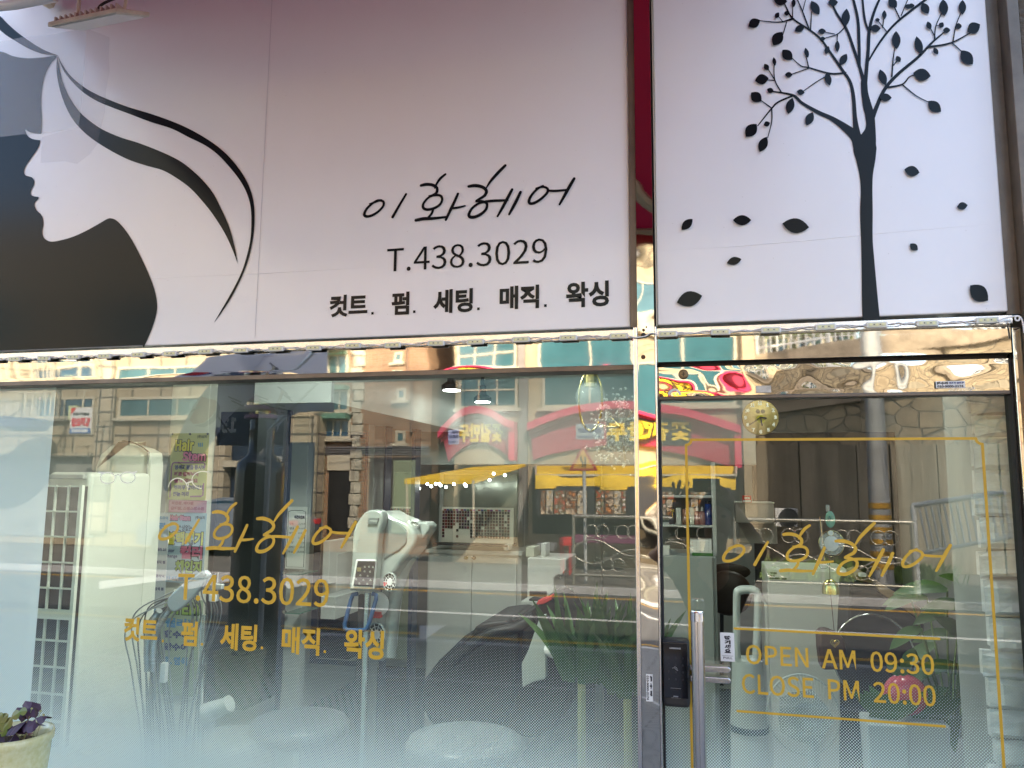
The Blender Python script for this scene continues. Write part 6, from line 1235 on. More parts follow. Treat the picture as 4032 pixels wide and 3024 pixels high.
for i in range(40): m.tube([(c.x+1.22*math.cos(i*.157), c.y+1.22*math.sin(i*.157), c.z+.4), (c.x+1.22*math.cos(i*.157), c.y+1.22*math.sin(i*.157), c.z+1.15)], .015, 5)
m.build('railing', ALU, bc_)
b2 = building('upper_block', 'taller beige stone block rising behind the stone clad building', 330, 1236, 20, 15, STON2); [swindow(b2, 400+220*i, y, 560+220*i, y+110, 20, TEAL, 2, 1) for i in range(4) for y in (250, 480, 700, 920)]
# hanging sign 방문요양
a = SC(272, 1606, 354, 1706, 15); hsn = thing('care_sign', 'white hanging sign with red mirrored lettering reflected at the left', 'sign', ((a[0]+a[1])/2, -15, a[2]), None)
MB().box(a[0]-.03, a[1]+.03, -15.12, -15, a[2]-.03, a[3]+.03).build('box', ALU, hsn); MB().box(a[0], a[1], -15, -14.985, a[2], a[3]).build('face', M('sign_white', (.62, .62, .60), rough=.4), hsn); w_, h_ = a[1]-a[0], a[3]-a[2]
MB().box(a[0], a[1], -14.99, -14.98, a[2], a[2]+h_*.2).build('blue_band', M('band_blue', (.05, .14, .35), rough=.4), hsn); m = MB(); m.flat([(a[0], a[3]), (a[0]+w_*.25, a[3]), (a[0], a[3]-h_*.25)], -14.982); m.build('red_corner', RED, hsn)
text('sign_writing', '방문요양', (a[0]+w_*.06, a[1]-w_*.06, a[2]+h_*.26, a[2]+h_*.62), -14.979, M('sign_red', (.6, .03, .06), rough=.5), hsn, bold=.03, mirror=True); text('sign_writing', '409-0057', (a[0]+w_*.1, a[1]-w_*.1, a[2]+h_*.04, a[2]+h_*.16), -14.976, WHITEV, hsn, bold=.03, mirror=True); text('sign_writing', '온빛재가센터', (a[0]+w_*.12, a[1]-w_*.12, a[2]+h_*.70, a[2]+h_*.82), -14.979, INKB, hsn, bold=.02, mirror=True)
m = MB(); sb(m, 262, 1596, 290, 1650, 15.2); m.build('back_plate', M('lime_plate', (.5, .55, .3), rough=.5), hsn)
m = MB(); m.tube([tuple(S(318, 1600, 15.1)), tuple(S(345, 1400, 15.1))], .03, 6); m.build('hanger', ALU, hsn)
# B2 brick
b = building('brick_building', 'tan brick building with quoins and green awnings reflected beside the flag', 1240, 1692, 17.6, 12.5, BRK)
swindow(b, 1302, 1540, 1368, 1615, 17.6, TEAL, 2, 1); swindow(b, 1278, 1655, 1372, 1720, 17.6, BLUG, 3, 1); swindow(b, 1290, 1300, 1370, 1400, 17.6, TEAL, 2, 1); swindow(b, 1566, 1535, 1590, 1568, 17.6, TEAL, 1, 1); swindow(b, 1562, 1702, 1588, 1738, 17.6, TEAL, 1, 1); swindow(b, 1570, 1340, 1592, 1375, 17.6, TEAL)
m = MB(); sb(m, 1275, 1630, 1378, 1650, 17.6, .35); sb(m, 1300, 1520, 1372, 1536, 17.6, .35); m.build('green_awning', M('awning_green', (.10, .22, .15), rough=.7), b)
m = MB(); a = SC(1386, 1000, 1432, 2100, 17.6); z_ = 0; i = 0
while z_ < 12: m.box(a[0]+(.06 if i % 2 else 0), a[1]-(.07 if i % 3 == 0 else 0), -17.65, -17.52+.02*(i % 2), z_+.008, z_+.30); z_ += .31; i += 1
m.build('quoins', M('quoin_stone', (.46, .42, .32), rough=.95, vary=.4, vs=6, bump=.03, bs=12), b, bevel=.02)
m = MB(); [sb(m, 1250, 1758+9*i, 1690, 1764+9*i, 17.6, .12-.03*i) for i in range(4)]; m.build('cornice', M('cornice_grey', (.16, .15, .15), rough=.6), b)
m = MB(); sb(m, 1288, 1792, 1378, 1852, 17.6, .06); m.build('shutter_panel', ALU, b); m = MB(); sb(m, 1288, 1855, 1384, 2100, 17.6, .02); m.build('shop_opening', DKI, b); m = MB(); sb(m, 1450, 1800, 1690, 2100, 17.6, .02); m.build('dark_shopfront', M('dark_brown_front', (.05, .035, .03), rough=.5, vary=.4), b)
m = MB(); sb(m, 1545, 1812, 1632, 2100, 17.6, .05); m.build('garage_door', M('garage_green', (.20, .24, .15), rough=.6), b); m = MB(); m.tube([tuple(S(1620, 1300, 17.5)), tuple(S(1618, 1700, 17.5))], .035, 6); m.build('drain_pipe', M('pipe_brown', (.2, .12, .08), rough=.5), b)
# B3
b = building('grey_building', 'dark grey narrow building reflected between brick and stucco buildings', 1694, 1800, 20, 11, STUCG); [swindow(b, 1704, y, 1738, y+42, 20, TEAL, 2, 2, WPT, False) for y in (1350, 1510, 1640)]
m = MB(); [m.tube([tuple(S(1748+8*k_, 1200, 19.9)), tuple(S(1746+9*k_, 1800, 19.9))], .03, 5) for k_ in range(2)]; m.build('pipes', ALU, b)
# B4 stucco with dumpling shop
b = building('stucco_building', 'beige stucco building with teal windows above the pink dumpling shop', 1786, 2968, 16, 11.5, STUC)
swindow(b, 1812, 1470, 2030, 1600, 16, TEAL, 3, 2); swindow(b, 2142, 1450, 2890, 1592, 16, TEAL, 4, 1)
for y0_ in (1110, 780, 460): swindow(b, 1812, y0_, 2030, y0_+150, 16, TEAL, 3, 2); swindow(b, 2142, y0_, 2890, y0_+160, 16, TEAL, 4, 1)
m = MB(); sb(m, 2045, 1240, 2078, 2100, 16, .10); m.build('pier', STUCG, b); m = MB(); sb(m, 2918, 900, 2966, 2110, 16, .22); m.build('pier', STUC, b)
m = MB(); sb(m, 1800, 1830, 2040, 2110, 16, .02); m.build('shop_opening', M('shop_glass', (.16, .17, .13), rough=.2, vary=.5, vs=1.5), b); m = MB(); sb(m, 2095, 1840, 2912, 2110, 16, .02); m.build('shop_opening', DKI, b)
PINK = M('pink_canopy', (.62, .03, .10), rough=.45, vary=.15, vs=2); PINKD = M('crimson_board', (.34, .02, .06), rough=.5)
def arch(name, label, outer, inner, D, txt, tr_, out=1.0):
    o_ = [S(x, y, D) for x, y in cr(outer, 5)]; i_ = [S(x, y, D) for x, y in cr(inner, 5)]; t = thing(name, label, 'shop canopy', tuple(S(*inner[0], D)), 'pink shop canopies')
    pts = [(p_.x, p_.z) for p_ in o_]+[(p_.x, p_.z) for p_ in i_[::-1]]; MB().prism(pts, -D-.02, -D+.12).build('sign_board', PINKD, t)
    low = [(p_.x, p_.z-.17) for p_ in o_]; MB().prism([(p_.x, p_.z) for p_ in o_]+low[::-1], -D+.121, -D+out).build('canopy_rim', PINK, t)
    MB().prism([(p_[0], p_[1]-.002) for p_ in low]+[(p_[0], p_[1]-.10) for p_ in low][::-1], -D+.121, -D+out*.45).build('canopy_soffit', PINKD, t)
    m = MB(); e = o_[-1]; g_ = i_[-1]; m.box(e.x-.14, e.x, -D-.02, -D+out*.8, g_.z, e.z-.17); m.build('side_leg', PINK, t)
    r_ = SC(*tr_, D); text('shop_name', txt, r_, -D+.14, M('letter_yellow', (.75, .55, .03), rough=.4), t, bold=.014, mirror=True, ext=.05)
    return t
arch('arched_canopy', 'smaller pink arched canopy with yellow letters reflected left of the other', [(1742, 1702), (1783, 1657), (1831, 1618), (1889, 1604), (1947, 1618), (2002, 1654), (2036, 1664)], [(1768, 1818), (1812, 1772), (1868, 1746), (1908, 1748), (1957, 1763), (2024, 1814)], 16, '꽃길만두', (1812, 1668, 1982, 1742), .42)
t = arch('arched_canopy', 'long pink arched canopy running behind the steel post into the door', [(2088, 1670), (2178, 1633), (2275, 1604), (2371, 1590), (2450, 1584), (2584, 1596), (2693, 1612), (2789, 1640), (2915, 1680)], [(2100, 1812), (2178, 1787), (2323, 1762), (2420, 1752), (2587, 1772), (2741, 1800), (2895, 1844)], 16, '꽃길만두', (2392, 1662, 2720, 1738), .42)
m = MB(); a = SC(2390, 1650, 2722, 1752, 16); m.box(a[0], a[1], -15.9, -15.865, a[2]-.02, a[3]+.03); m.build('dark_board', M('black_board', (.03, .012, .015), rough=.4), t)
YCL = M('yellow_canvas', (.80, .52, .015), rough=.75, vary=.18, vs=2.5)
def awn(label, px0, px1, py0, py1, py2, D0, D1, seed):
    a0, a1 = S(px0, py0, D0), S(px1, py0, D0); b0, b1 = S(px0, py1, D1), S(px1, py1, D1); c0, c1 = S(px0, py2, D1), S(px1, py2, D1); t = thing('yellow_awning', label, 'awning', tuple(a0), 'yellow awnings'); n_ = 40; vs = []; m = MB()
    for i in range(n_+1):
        u = i/n_; w = .06*math.sin(i*.42+seed)+.02*math.sin(i*.9); vs += [a0.lerp(a1, u), a0.lerp(a1, u).lerp(b0.lerp(b1, u), .5)+Vector((0, 0, -.05+w*.6)), b0.lerp(b1, u)+Vector((0, w, 0)), c0.lerp(c1, u)+Vector((0, w*1.1, .02*math.sin(i*.3)))]
    m.add(vs, [(4*i+k_, 4*i+k_+1, 4*i+k_+5, 4*i+k_+4) for i in range(n_) for k_ in range(3)]); m.build('canvas', YCL, t, smooth=True); m = MB(); m.tube([tuple(a0), tuple(b0)], .03, 6); m.tube([tuple(a1), tuple(b1)], .03, 6); m.tube([tuple(b0+Vector((0, -.03, 0))), tuple(b1+Vector((0, -.03, 0)))], .03, 6); m.build('frame', ALU, t); return t
awn('wide yellow canvas awning above the dark dumpling shop opening', 2108, 2898, 1834, 1872, 1926, 15.8, 14.75, 1.0)
t = thing('yellow_awning', 'sloping yellow canvas awning below the smaller pink canopy', 'awning', tuple(S(2060, 1830, 15)), 'yellow awnings'); m = MB(); q = [S(2066, 1828, 15.6), S(1860, 1842, 15.6), S(1590, 1888, 14.2), S(1860, 1886, 14.0)]; q2 = [S(1590, 1906, 14.2), S(1862, 1906, 14.0), S(2066, 1836, 15.6)]
m.add(q+q2, [(0, 1, 2, 3), (2, 4, 5, 3), (3, 5, 6, 0)]); o = m.build('canvas', YCL, t); md = o.modifiers.new('th', 'SOLIDIFY'); md.thickness = .02; m = MB(); m.tube([tuple(S(1598, 1890, 14.2)), tuple(S(1600, 2120, 14.2))], .03, 6); m.tube([tuple(S(1860, 1890, 14.0)), tuple(S(1862, 2120, 14.0))], .03, 6); m.build('posts', ALU, t)
# food pictures under the awning
fb = thing('menu_board', 'dark board with rows of food pictures under the wide yellow awning', 'menu board', tuple(S(2300, 2000, 14.9))); m = MB(); sb(m, 2108, 1916, 2880, 2035, 14.74, 0, .03); m.build('backing', BLACKM, fb)
def food(i):
    m_, t_, p_ = newmat('food_picture'); N = t_.nodes; L = t_.links; tc = N.new('ShaderNodeTexCoord'); nz = N.new('ShaderNodeTexVoronoi'); nz.inputs['Scale'].default_value = 9+i; L.new(tc.outputs['Object'], nz.inputs[0]); rp = N.new('ShaderNodeValToRGB'); cs = [((.55, .20, .05), (.6, .45, .3), (.06, .03, .02)), ((.6, .5, .45), (.45, .1, .05), (.1, .12, .05)), ((.5, .28, .05), (.08, .04, .02), (.6, .55, .45))][i % 3]
    rp.color_ramp.elements[0].color = (*cs[0], 1); rp.color_ramp.elements[1].color = (*cs[1], 1); e = rp.color_ramp.elements.new(.5); e.color = (*cs[2], 1); rp.color_ramp.elements[2].position = .8; rp.color_ramp.elements[0].position = .2; L.new(nz.outputs['Distance'], rp.inputs[0]); L.new(rp.outputs[0], p_.inputs['Base Color']); p_.inputs['Roughness'].default_value = .3; return m_
FM = [food(i) for i in range(6)]
for r_, (y0_, y1_) in enumerate(((1932, 1961), (1963, 1993), (1995, 2025))):
    for i, (x0_, x1_) in enumerate(((1095, 1130), (1140, 1192), (1205, 1290), (1298, 1386), (1395, 1470), (1545, 1610), (1620, 1688), (1695, 1750), (1755, 1790))):
        m = MB(); sb(m, 1600+x0_/2.074, y0_, 1600+x1_/2.074, y1_, 14.70, .02, .02); m.build('food_picture', FM[(i*2+r_*3) % 6], fb)
    for i in range(9): m = MB(); sb(m, 2592+i*32, y0_+4, 2620+i*32, y1_+4, 14.70, .02, .02); m.build('food_picture', FM[(i+r_) % 6], fb)
# stall things
for (x0_, y0_, x1_, y1_, D_, mt, nm, lab, ct) in ((2200, 2118, 2246, 2150, 14.2, RED, 'plastic_stool', 'red plastic stool under the yellow awning', 'stool'), (2110, 2140, 2180, 2170, 14, M('stall_grey', (.2, .2, .2)), 'stall_counter', 'grey counter box at the stall', 'counter'), (2255, 2110, 2500, 2140, 14.8, M('purple_box', (.16, .03, .09)), 'banner', 'dark pink banner along the stall base', 'banner')):
    m = MB(); sb(m, x0_, y0_, x1_, y1_, D_, 0, .35)
    if 'stool' in nm or 'table' in nm:
        a = SC(x0_, y0_, x1_, y1_, D_)
        for xx in (a[0]+.03, a[1]-.03):
            for yy in (-D_-.03, -D_-.32): m.tube([(xx, yy, a[2]), (xx, yy, 0)], .02, 6)
    tag(m.build(nm, mt, None, bevel=.01), lab, ct)
# plates with phone numbers on the wall
def plate(label, r4, D, lines, col=(.34, .38, .40)):
    a = SC(*r4, D); t = thing('wall_plate', label, 'sign', ((a[0]+a[1])/2, -D, a[2]), 'small notice plates'); MB().box(a[0], a[1], -D, -D+.03, a[2], a[3]).build('plate', M('plate_face', col, rough=.4), t, bevel=.01); w_, h_ = a[1]-a[0], a[3]-a[2]
    for s_, u0, u1, v0, v1 in lines: text('plate_writing', s_, (a[0]+w_*u0, a[0]+w_*u1, a[2]+h_*v0, a[2]+h_*v1), -D+.033, NVY, t, bold=.03, mirror=True)
plate('grey notice plate with mirrored number beside the steel post', (2266, 1668, 2376, 1730), 14.8, [('대야마트', .3, .75, .74, .92), ('021-501-5157', .08, .92, .42, .7), ('야간전화010-8784-3002', .06, .94, .08, .26)])
plate('blue white notice plate left of the yellow letters', (1762, 1692, 1805, 1750), 14.9, [('대야포장', .3, .9, .74, .92), ('031-501-5157', .08, .92, .42, .66), ('야간전화010-8784', .06, .94, .1, .26)], (.36, .38, .62))
# warning sign
ws = thing('warning_sign', 'triangular road narrows sign on a pole before the yellow awning', 'road sign', tuple(S(2296, 2230, 12.9))); D_ = 12.9
tri = [(2293, 1748), (2238, 1853), (2352, 1853)]; c_ = (2294, 1822)
def trp(k_, y): return [(S(c_[0]+(x-c_[0])*k_, c_[1]+(yy-c_[1])*k_, D_).x, S(c_[0]+(x-c_[0])*k_, c_[1]+(yy-c_[1])*k_, D_).z) for x, yy in tri]
MB().prism(trp(1, 0), -D_-.02, -D_).build('red_rim', M('sign_rim_red', (.36, .02, .03), rough=.4), ws, bevel=.012); MB().prism(trp(.74, 0), -D_+.0005, -D_+.004).build('amber_face', M('sign_amber', (.62, .36, .06), rough=.4), ws)
m = MB(); g_ = lambda x, y: (S(x, y, D_).x, S(x, y, D_).z); m.stroke([g_(2303, 1798), g_(2303, 1840)], .035, -D_+.007, caps=False); m.stroke([g_(2286, 1798), g_(2286, 1808), g_(2293, 1820), g_(2292, 1840)], .03, -D_+.007, caps=False); m.build('symbol', INKB, ws); MB().tube([tuple(S(2298, 1852, D_+.04)), (S(2304, 2100, D_+.04).x, -D_-.04, 0)], .035, 10).build('pole', GREYP, ws, smooth=True)
# railing with rings
def railing(label, px0, px1, D, posts):
    t = thing('street_railing', label, 'railing', tuple(S(px0, 2200, D)), 'kerb railings'); RM_ = M('rail_metal', (.42, .40, .33), rough=.35, metal=.7); z1__ = S(2300, 2034, D).z; m = MB(); xa_, xb_ = S(px0, 2034, D).x, S(px1, 2034, D).x; m.tube([(xa_, -D, z1__), (xb_, -D, z1__)], .035, 8); m.tube([(xa_, -D, .18), (xb_, -D, .18)], .025, 8); m.build('rails', RM_, t, smooth=True); m = MB(); n_ = posts
    for i in range(n_+1): x_ = xa_+(xb_-xa_)*i/n_; m.tube([(x_, -D, .0), (x_, -D, z1__+.03)], .032, 8)
    m.build('posts', RM_, t, smooth=True); m = MB(); m2 = MB(); L_ = (xb_-xa_)/n_
    for i in range(n_):
        for (u, v) in ((.30, .8), (.70, .8), (.5, .32)):
            for s_ in (-.1, .1): m.tube([(xa_+L_*(i+u)+s_+.12*math.cos(q_*.3142), -D, z1__*v-.02+.12*math.sin(q_*.3142)) for q_ in range(20)], .012, 5, closed=True)
        for s_, o_ in ((1, .55), (-1, .42)): m2.tube(cr([(xa_+L_*(i+u), -D, z1__*o_+s_*.14*math.sin(u*6.283)) for u in [k_/8 for k_ in range(9)]], 3), .016, 6)
    m.build('rings', RM_, t, smooth=True); m2.build('scrolls', RM_, t, smooth=True)
railing('ringed street railing before the dumpling shop', 2256, 3590, 12.75, 4)
# stone retaining wall
D_ = 17; RUB = rubble_mat('rubble_stone', (.32, .255, .16), (.23, .18, .115), (.14, .12, .09), 2.1); CONC = M('board_marked_concrete', (.24, .205, .145), rough=.95, vary=.45, vs=1.3, bump=.02, bs=7, stretch=(3, 1, .25))
x0, x1 = S(2972, 1700, D_).x, 26; zb_ = S(3300, 1752, D_).z; rw_ = thing('retaining_wall', 'stone masonry retaining wall on a concrete base reflected in the door', 'wall', (8, -D_, 0)); za, zb2 = S(2972, 1640, D_).z, S(3950, 1500, D_).z; slope = (zb2-za)/(S(3950, 1440, D_).x-x0)
MB().prism([(x0, zb_+.002), (x1, zb_+.002), (x1, za+slope*(x1-x0)), (x0, za)], -D_-.5, -D_).build('masonry', RUB, rw_); MB().prism([(x0-.05, za+.002), (x1, za+slope*(x1-x0)+.002), (x1, za+slope*(x1-x0)+.45), (x0-.05, za+.40)], -D_-.55, -D_+.12).build('coping', M('weathered_coping', (.30, .24, .17), rough=.95, vary=.5, vs=2.5), rw_)
i = 0; x_ = x0
while x_ < x1: w_ = .95+.3*math.sin(i*2.1); MB().box(x_+.012, x_+w_-.012, -D_-.45, -D_+.05+.03*(i % 2), 0, zb_).build('concrete_panel', CONC, rw_, bevel=.01); x_ += w_; i += 1
MB().box(x0, x1, -D_-.5, -D_-.02, 0, zb_).build('backing', DKI, rw_)
struct(MB().box(S(2972, 1700, D_).x, 40, -60, -D_-.51, 0, za-.05).build('upper_terrace', M('terrace_soil', (.14, .12, .08), rough=1, vary=.4), None))
fw = thing('white_fence', 'white barred fence above the retaining wall', 'fence', (5, -17.6, za+.3)); m = MB(); xf = x0+.1
while xf < 20: zf_ = za+slope*(xf-x0)+.40; m.tube([(xf, -17.3, zf_-.4), (xf, -17.3, zf_+1.2)], .022 if int((xf-x0)/.16) % 10 else .055, 6); xf += .16
m.build('bars', WPT, fw, smooth=True); m = MB(); m.tube([(x0+.1, -17.3, za+1.55), (20, -17.3, za+slope*(20-x0)+1.55)], .035, 6); m.tube([(x0+.1, -17.3, za+.6), (20, -17.3, za+slope*(20-x0)+.6)], .03, 6); m.build('rails', WPT, fw)
SHR = M('shrub_leaf', (.11, .20, .03), rough=.6, vary=.5, vs=5, col2=(.20, .28, .05)); rv = random.Random(31)
for i, (px, s_) in enumerate(((3050, 1.2), (3170, 1.4), (3300, 1.1), (3420, 1.2))):
    m = MB(); c = S(px, 1500, 18.3); c.z = za+slope*(c.x-x0)+.45+s_*.5
    for k_ in range(700):
        v = Vector((rv.gauss(0, 1), rv.gauss(0, 1), rv.gauss(0, 1))).normalized()*s_*rv.uniform(.55, 1.0)*(.8+.35*mnoise.noise(Vector((rv.random()*3, k_*.01, i)))); v.z *= .75; m.leaf(c+v, (rv.uniform(-1, 1), rv.uniform(-1, 1), rv.uniform(-.3, 1)), (0, 0, 1), .12, .06, n=2)
    t = thing('shrub', ('low green shrub at the start of the white fence', 'largest green shrub behind the white fence', 'small green shrub before the utility pole', 'green shrub right of the utility pole')[i], 'shrub', (c.x, c.y, c.z-s_)); m.build('foliage', SHR, t); MB().tube([tuple(c), (c.x, c.y, c.z-s_*.9)], .05, 6).build('stem', SOIL, t)
b = building('pale_house', 'pale house with dark windows beyond the white fence', 2990, 3400, 24, 12, M('pale_render', (.12, .12, .11), rough=.9, vary=.2)); [swindow(b, 3020+130*i, y, 3110+130*i, y+90, 24, BLUG, 2, 1) for i in range(3) for y in (1500, 1300, 1100)]
# utility pole
up = thing('utility_pole', 'grey concrete utility pole with yellow black band before the stone wall', 'pole', tuple(S(3465, 2150, 14))); a = S(3438, 1560, 14); MB().tube([(a.x+.02, -14, 0), (a.x+.02, -14, 9.5)], [.19, .14], 20).build('shaft', M('pole_concrete', (.40, .40, .37), rough=.85, vary=.25, vs=3), up, smooth=True); m = MB(); [m.tube([(a.x+.02, -14, .35+.22*i), (a.x+.02, -14, .45+.22*i)], .196, 20) for i in range(6)]; m.build('warning_band', YLW, up, smooth=True)
m = MB(); [m.tube(cr([(-30, -13.6-.2*k_, 6.3+.25*k_), (-8, -13.8, 5.9+.25*k_), (a.x, -14, 7.4+.25*k_)], 8), .012, 5) for k_ in range(3)]; tag(m.build('power_line', BLACKP, None), 'black power lines running along the far side of the street', 'power line')
w0, w1_ = S(-200, 1135, 6), S(4100, 872, 6); w0.x -= 2; tag(MB().tube([tuple(w0), tuple(w1_)], .018, 6).build('overhead_cable', WIRE, None), 'single pale cable stretched high over the pavement', 'cable')
# sloping white handrail at the right
hr = thing('ramp_railing', 'white barred ramp railing reflected right of the utility pole', 'railing', tuple(S(3600, 2180, 13))); m = MB(); p0, p1 = S(3598, 1990, 13.2), S(3960, 1938, 12.2); q0, q1 = S(3640, 2178, 13.2), S(3990, 2112, 12.2); m.tube([tuple(p0), tuple(p1)], .045, 8); m.tube([tuple(q0), tuple(q1)], .035, 8)
for i in range(14): u = .06+i/14; m.tube([tuple(p0.lerp(p1, u)), tuple(q0.lerp(q1, u))], .022, 6)
m.tube([tuple(p0), (p0.x, p0.y, 0)], .05, 8); m.build('bars', WPT, hr, smooth=True)
au = thing('outdoor_unit', 'white air conditioner outdoor unit at the foot of the stone wall', 'air conditioner', tuple(S(3100, 2100, 16.4))); m = MB(); sb(m, 3052, 2002, 3142, 2075, 16.4, 0, .35); m.build('case', WPT, au, bevel=.02); c = S(3106, 2038, 16.38); MB().lathe(c, [(.20, 0), (.20, .02)], 28, 'y').build('fan_opening', BLACKM, au)
for i, (px, py) in enumerate(((3100, 2180), (3220, 2190), (3330, 2185), (3000, 2195), (3480, 2190), (3620, 2200))):
    c = S(px, py, 14.5); c.z = .05; m = MB(); rg = random.Random(i+50)
    for k_ in range(160): m.leaf(c+Vector((rg.gauss(0, .3), rg.gauss(0, .15), 0)), (rg.uniform(-.6, .6), rg.uniform(-.4, .4), 1), (0, -1, 0), rg.uniform(.2, .5), .03, bend=.4, n=3)
    tag(m.build('grass_tuft', SHR, None), ('tall weeds left of the others', 'weeds by the outdoor unit', 'weeds in the middle of the wall foot', 'weeds nearest the stucco pier', 'weeds by the utility pole', 'weeds below the white ramp railing')[i]+' behind the kerb railing', 'weeds')
# lamp post with pink rings
lp = thing('lamp_post', 'black street lamp post with pink ring tiers reflected under the flag', 'street lamp', (S(1010, 2000, 5).x, -5, 0)); c = S(1022, 1640, 5); BLKG = M('gloss_black_metal', (.006, .006, .007), rough=.15, coat=.6); zt_ = lambda y: S(1022, y, 5).z
MB().lathe((c.x, -5, 0), [(.235, 0), (.235, zt_(1860)), (.225, zt_(1825)), (.18, zt_(1805)), (.125, zt_(1785)), (.12, zt_(1700)), (.125, zt_(1695)), (.125, zt_(1690)), (.12, zt_(1685)), (.12, zt_(1632))], 40).build('column', BLKG, lp, smooth=True)
for y0_ in (1648, 1612, 1578, 1540, 1508): MB().lathe((c.x, -5, zt_(y0_)), [(.175, 0), (.178, .012), (.175, .035)], 36).build('pink_ring', M('lilac_ring', (.38, .20, .33), rough=.4), lp)
MB().lathe((c.x, -5, zt_(1630)), [(.075, 0), (.075, zt_(1440)-zt_(1630))], 30).build('brass_core', BRASS, lp, smooth=True); m = MB(); [m.tube([(c.x+.16*math.cos(k_*1.571+.3), -5+.16*math.sin(k_*1.571+.3), zt_(1648)), (c.x+.16*math.cos(k_*1.571+.3), -5+.16*math.sin(k_*1.571+.3), zt_(1500))], .006, 6) for k_ in range(4)]; m.build('tie_rods', CHROME, lp); MB().lathe((c.x, -5, zt_(1440)), [(.2, 0), (.22, .05), (.05, .14)], 30).build('cap', BLKG, lp)
# address sign 13
ad = thing('address_sign', 'navy street name sign with the number 13 reflected beside the lamp post', 'street sign', tuple(S(950, 1750, 5.4))); D_ = 5.4; m = MB(); sb(m, 842, 1600, 1130, 1752, D_, .0, .02); m.build('navy_plate', M('sign_navy', (.012, .03, .085), rough=.35), ad, bevel=.003); m = MB(); sb(m, 836, 1538, 958, 1609, D_, .012, .011); m.build('white_plate', M('sign_grey_white', (.42, .44, .45), rough=.4), ad, bevel=.003)
text('street_name', '대야1로', SC(862, 1550, 932, 1573, D_), -D_+.0135, INKB, ad, bold=.02, mirror=True); text('street_name', 'Daeya1-ro', SC(864, 1583, 930, 1597, D_), -D_+.0135, INKB, ad, bold=.02, mirror=True); text('house_number', '13', SC(858, 1640, 918, 1703, D_), -D_+.002, M('number_grey', (.5, .55, .56), rough=.4), ad, bold=.02, mirror=True); m = MB(); m.tube([tuple(S(1125, 1500, D_)), (S(1125, 1500, D_).x, -D_, 0)], .03, 10); m.build('post', GREYP, ad)
# national flag on a slanting pole
fg = thing('national_flag', 'white national flag draped from a slanting pole, reflected across window and rail', 'flag', tuple(S(1060, 1700, 3.6))); D_ = 3.6; FC = bpy.data.materials.new('flag_cloth'); FC.use_nodes = True; _n = FC.node_tree; _p = _n.nodes['Principled BSDF']; _p.inputs['Base Color'].default_value = (.80, .82, .90, 1); _p.inputs['Roughness'].default_value = .8
_t = _n.nodes.new('ShaderNodeBsdfTranslucent'); _t.inputs[0].default_value = (.80, .82, .90, 1); _x = _n.nodes.new('ShaderNodeMixShader'); _x.inputs[0].default_value = .4; _n.links.new(_p.outputs[0], _x.inputs[1]); _n.links.new(_t.outputs[0], _x.inputs[2]); _n.links.new(_x.outputs[0], _n.nodes['Material Output'].inputs[0])
def fsheet(poly, y, mt, nm, thick=.004):
    pts = [(S(x, yy, D_).x, S(x, yy, D_).z) for x, yy in poly]; m = MB(); m.prism(pts, -D_+y-thick, -D_+y); return m.build(nm, mt, fg)
fsheet([(1302, 1480), (1300, 1622), (1240, 1616), (1160, 1622), (1110, 1645), (1085, 1670), (1075, 1698), (1073, 1660), (1080, 1620), (1000, 1560), (960, 1500)], .0, FC, 'cloth_fold')
fsheet([(960, 1440), (1090, 1440), (1040, 1520), (985, 1560), (930, 1600), (880, 1650), (850, 1700), (800, 1770), (740, 1830), (690, 1890), (655, 1935), (634, 1932), (627, 1900), (640, 1850), (664, 1780), (690, 1720), (720, 1650), (755, 1590), (790, 1540), (850, 1480)], .02, FC, 'cloth_tail')
fsheet([(1090, 1440), (1302, 1440), (1302, 1479), (960, 1499), (985, 1470)], .001, FC, 'cloth_top')
RB = M('flag_red', (.50, .03, .05), rough=.8); BB = M('flag_blue', (.02, .04, .25), rough=.8); BK = M('flag_black', (.03, .03, .035), rough=.8)
fsheet([(782, 1560), (840, 1575), (838, 1610), (820, 1640), (790, 1664), (750, 1668), (735, 1652)], .025, RB, 'red_half'); fsheet([(842, 1576), (856, 1600), (850, 1635), (825, 1665), (790, 1682), (755, 1675), (795, 1664), (825, 1642), (841, 1612)], .025, BB, 'blue_half')
for (x, y, dx, dy, n_) in ((890, 1560, 50, 22, 2), (850, 1640, 30, 44, 3), (1000, 1555, 48, 18, 3), (740, 1620, 40, -22, 1), (690, 1820, 26, 16, 3), (1085, 1520, 40, 30, 3), (1075, 1590, 40, 8, 3), (700, 1860, 24, 14, 3)):
    for k_ in range(n_):
        x_, y_ = x+k_*11, y+k_*16; m = MB(); w__ = .012; m.stroke([(S(x_, y_, D_).x, S(x_, y_, D_).z), (S(x_+dx, y_+dy, D_).x, S(x_+dx, y_+dy, D_).z)], w__, -D_+.028, caps=False); m.build('trigram_bar', BK, fg)
m = MB(); m.tube([tuple(S(1046, 1690, 3.5)), tuple(S(1300, 1440, 3.4))], .012, 10); m.build('flag_pole', M('pole_alu', (.6, .62, .6), rough=.3, metal=.6), fg, smooth=True); m = MB(); m.tube([tuple(S(1072, 1605, 3.52)), tuple(S(1098, 1535, 3.5))], .012, 8); m.build('pole_holder', ALU, fg); m = MB(); m.tube([tuple(S(1046, 1690, 3.5)), (S(1046, 1690, 3.5).x, -3.5, 0)], .022, 8); m.build('stand_post', GREYP, fg)
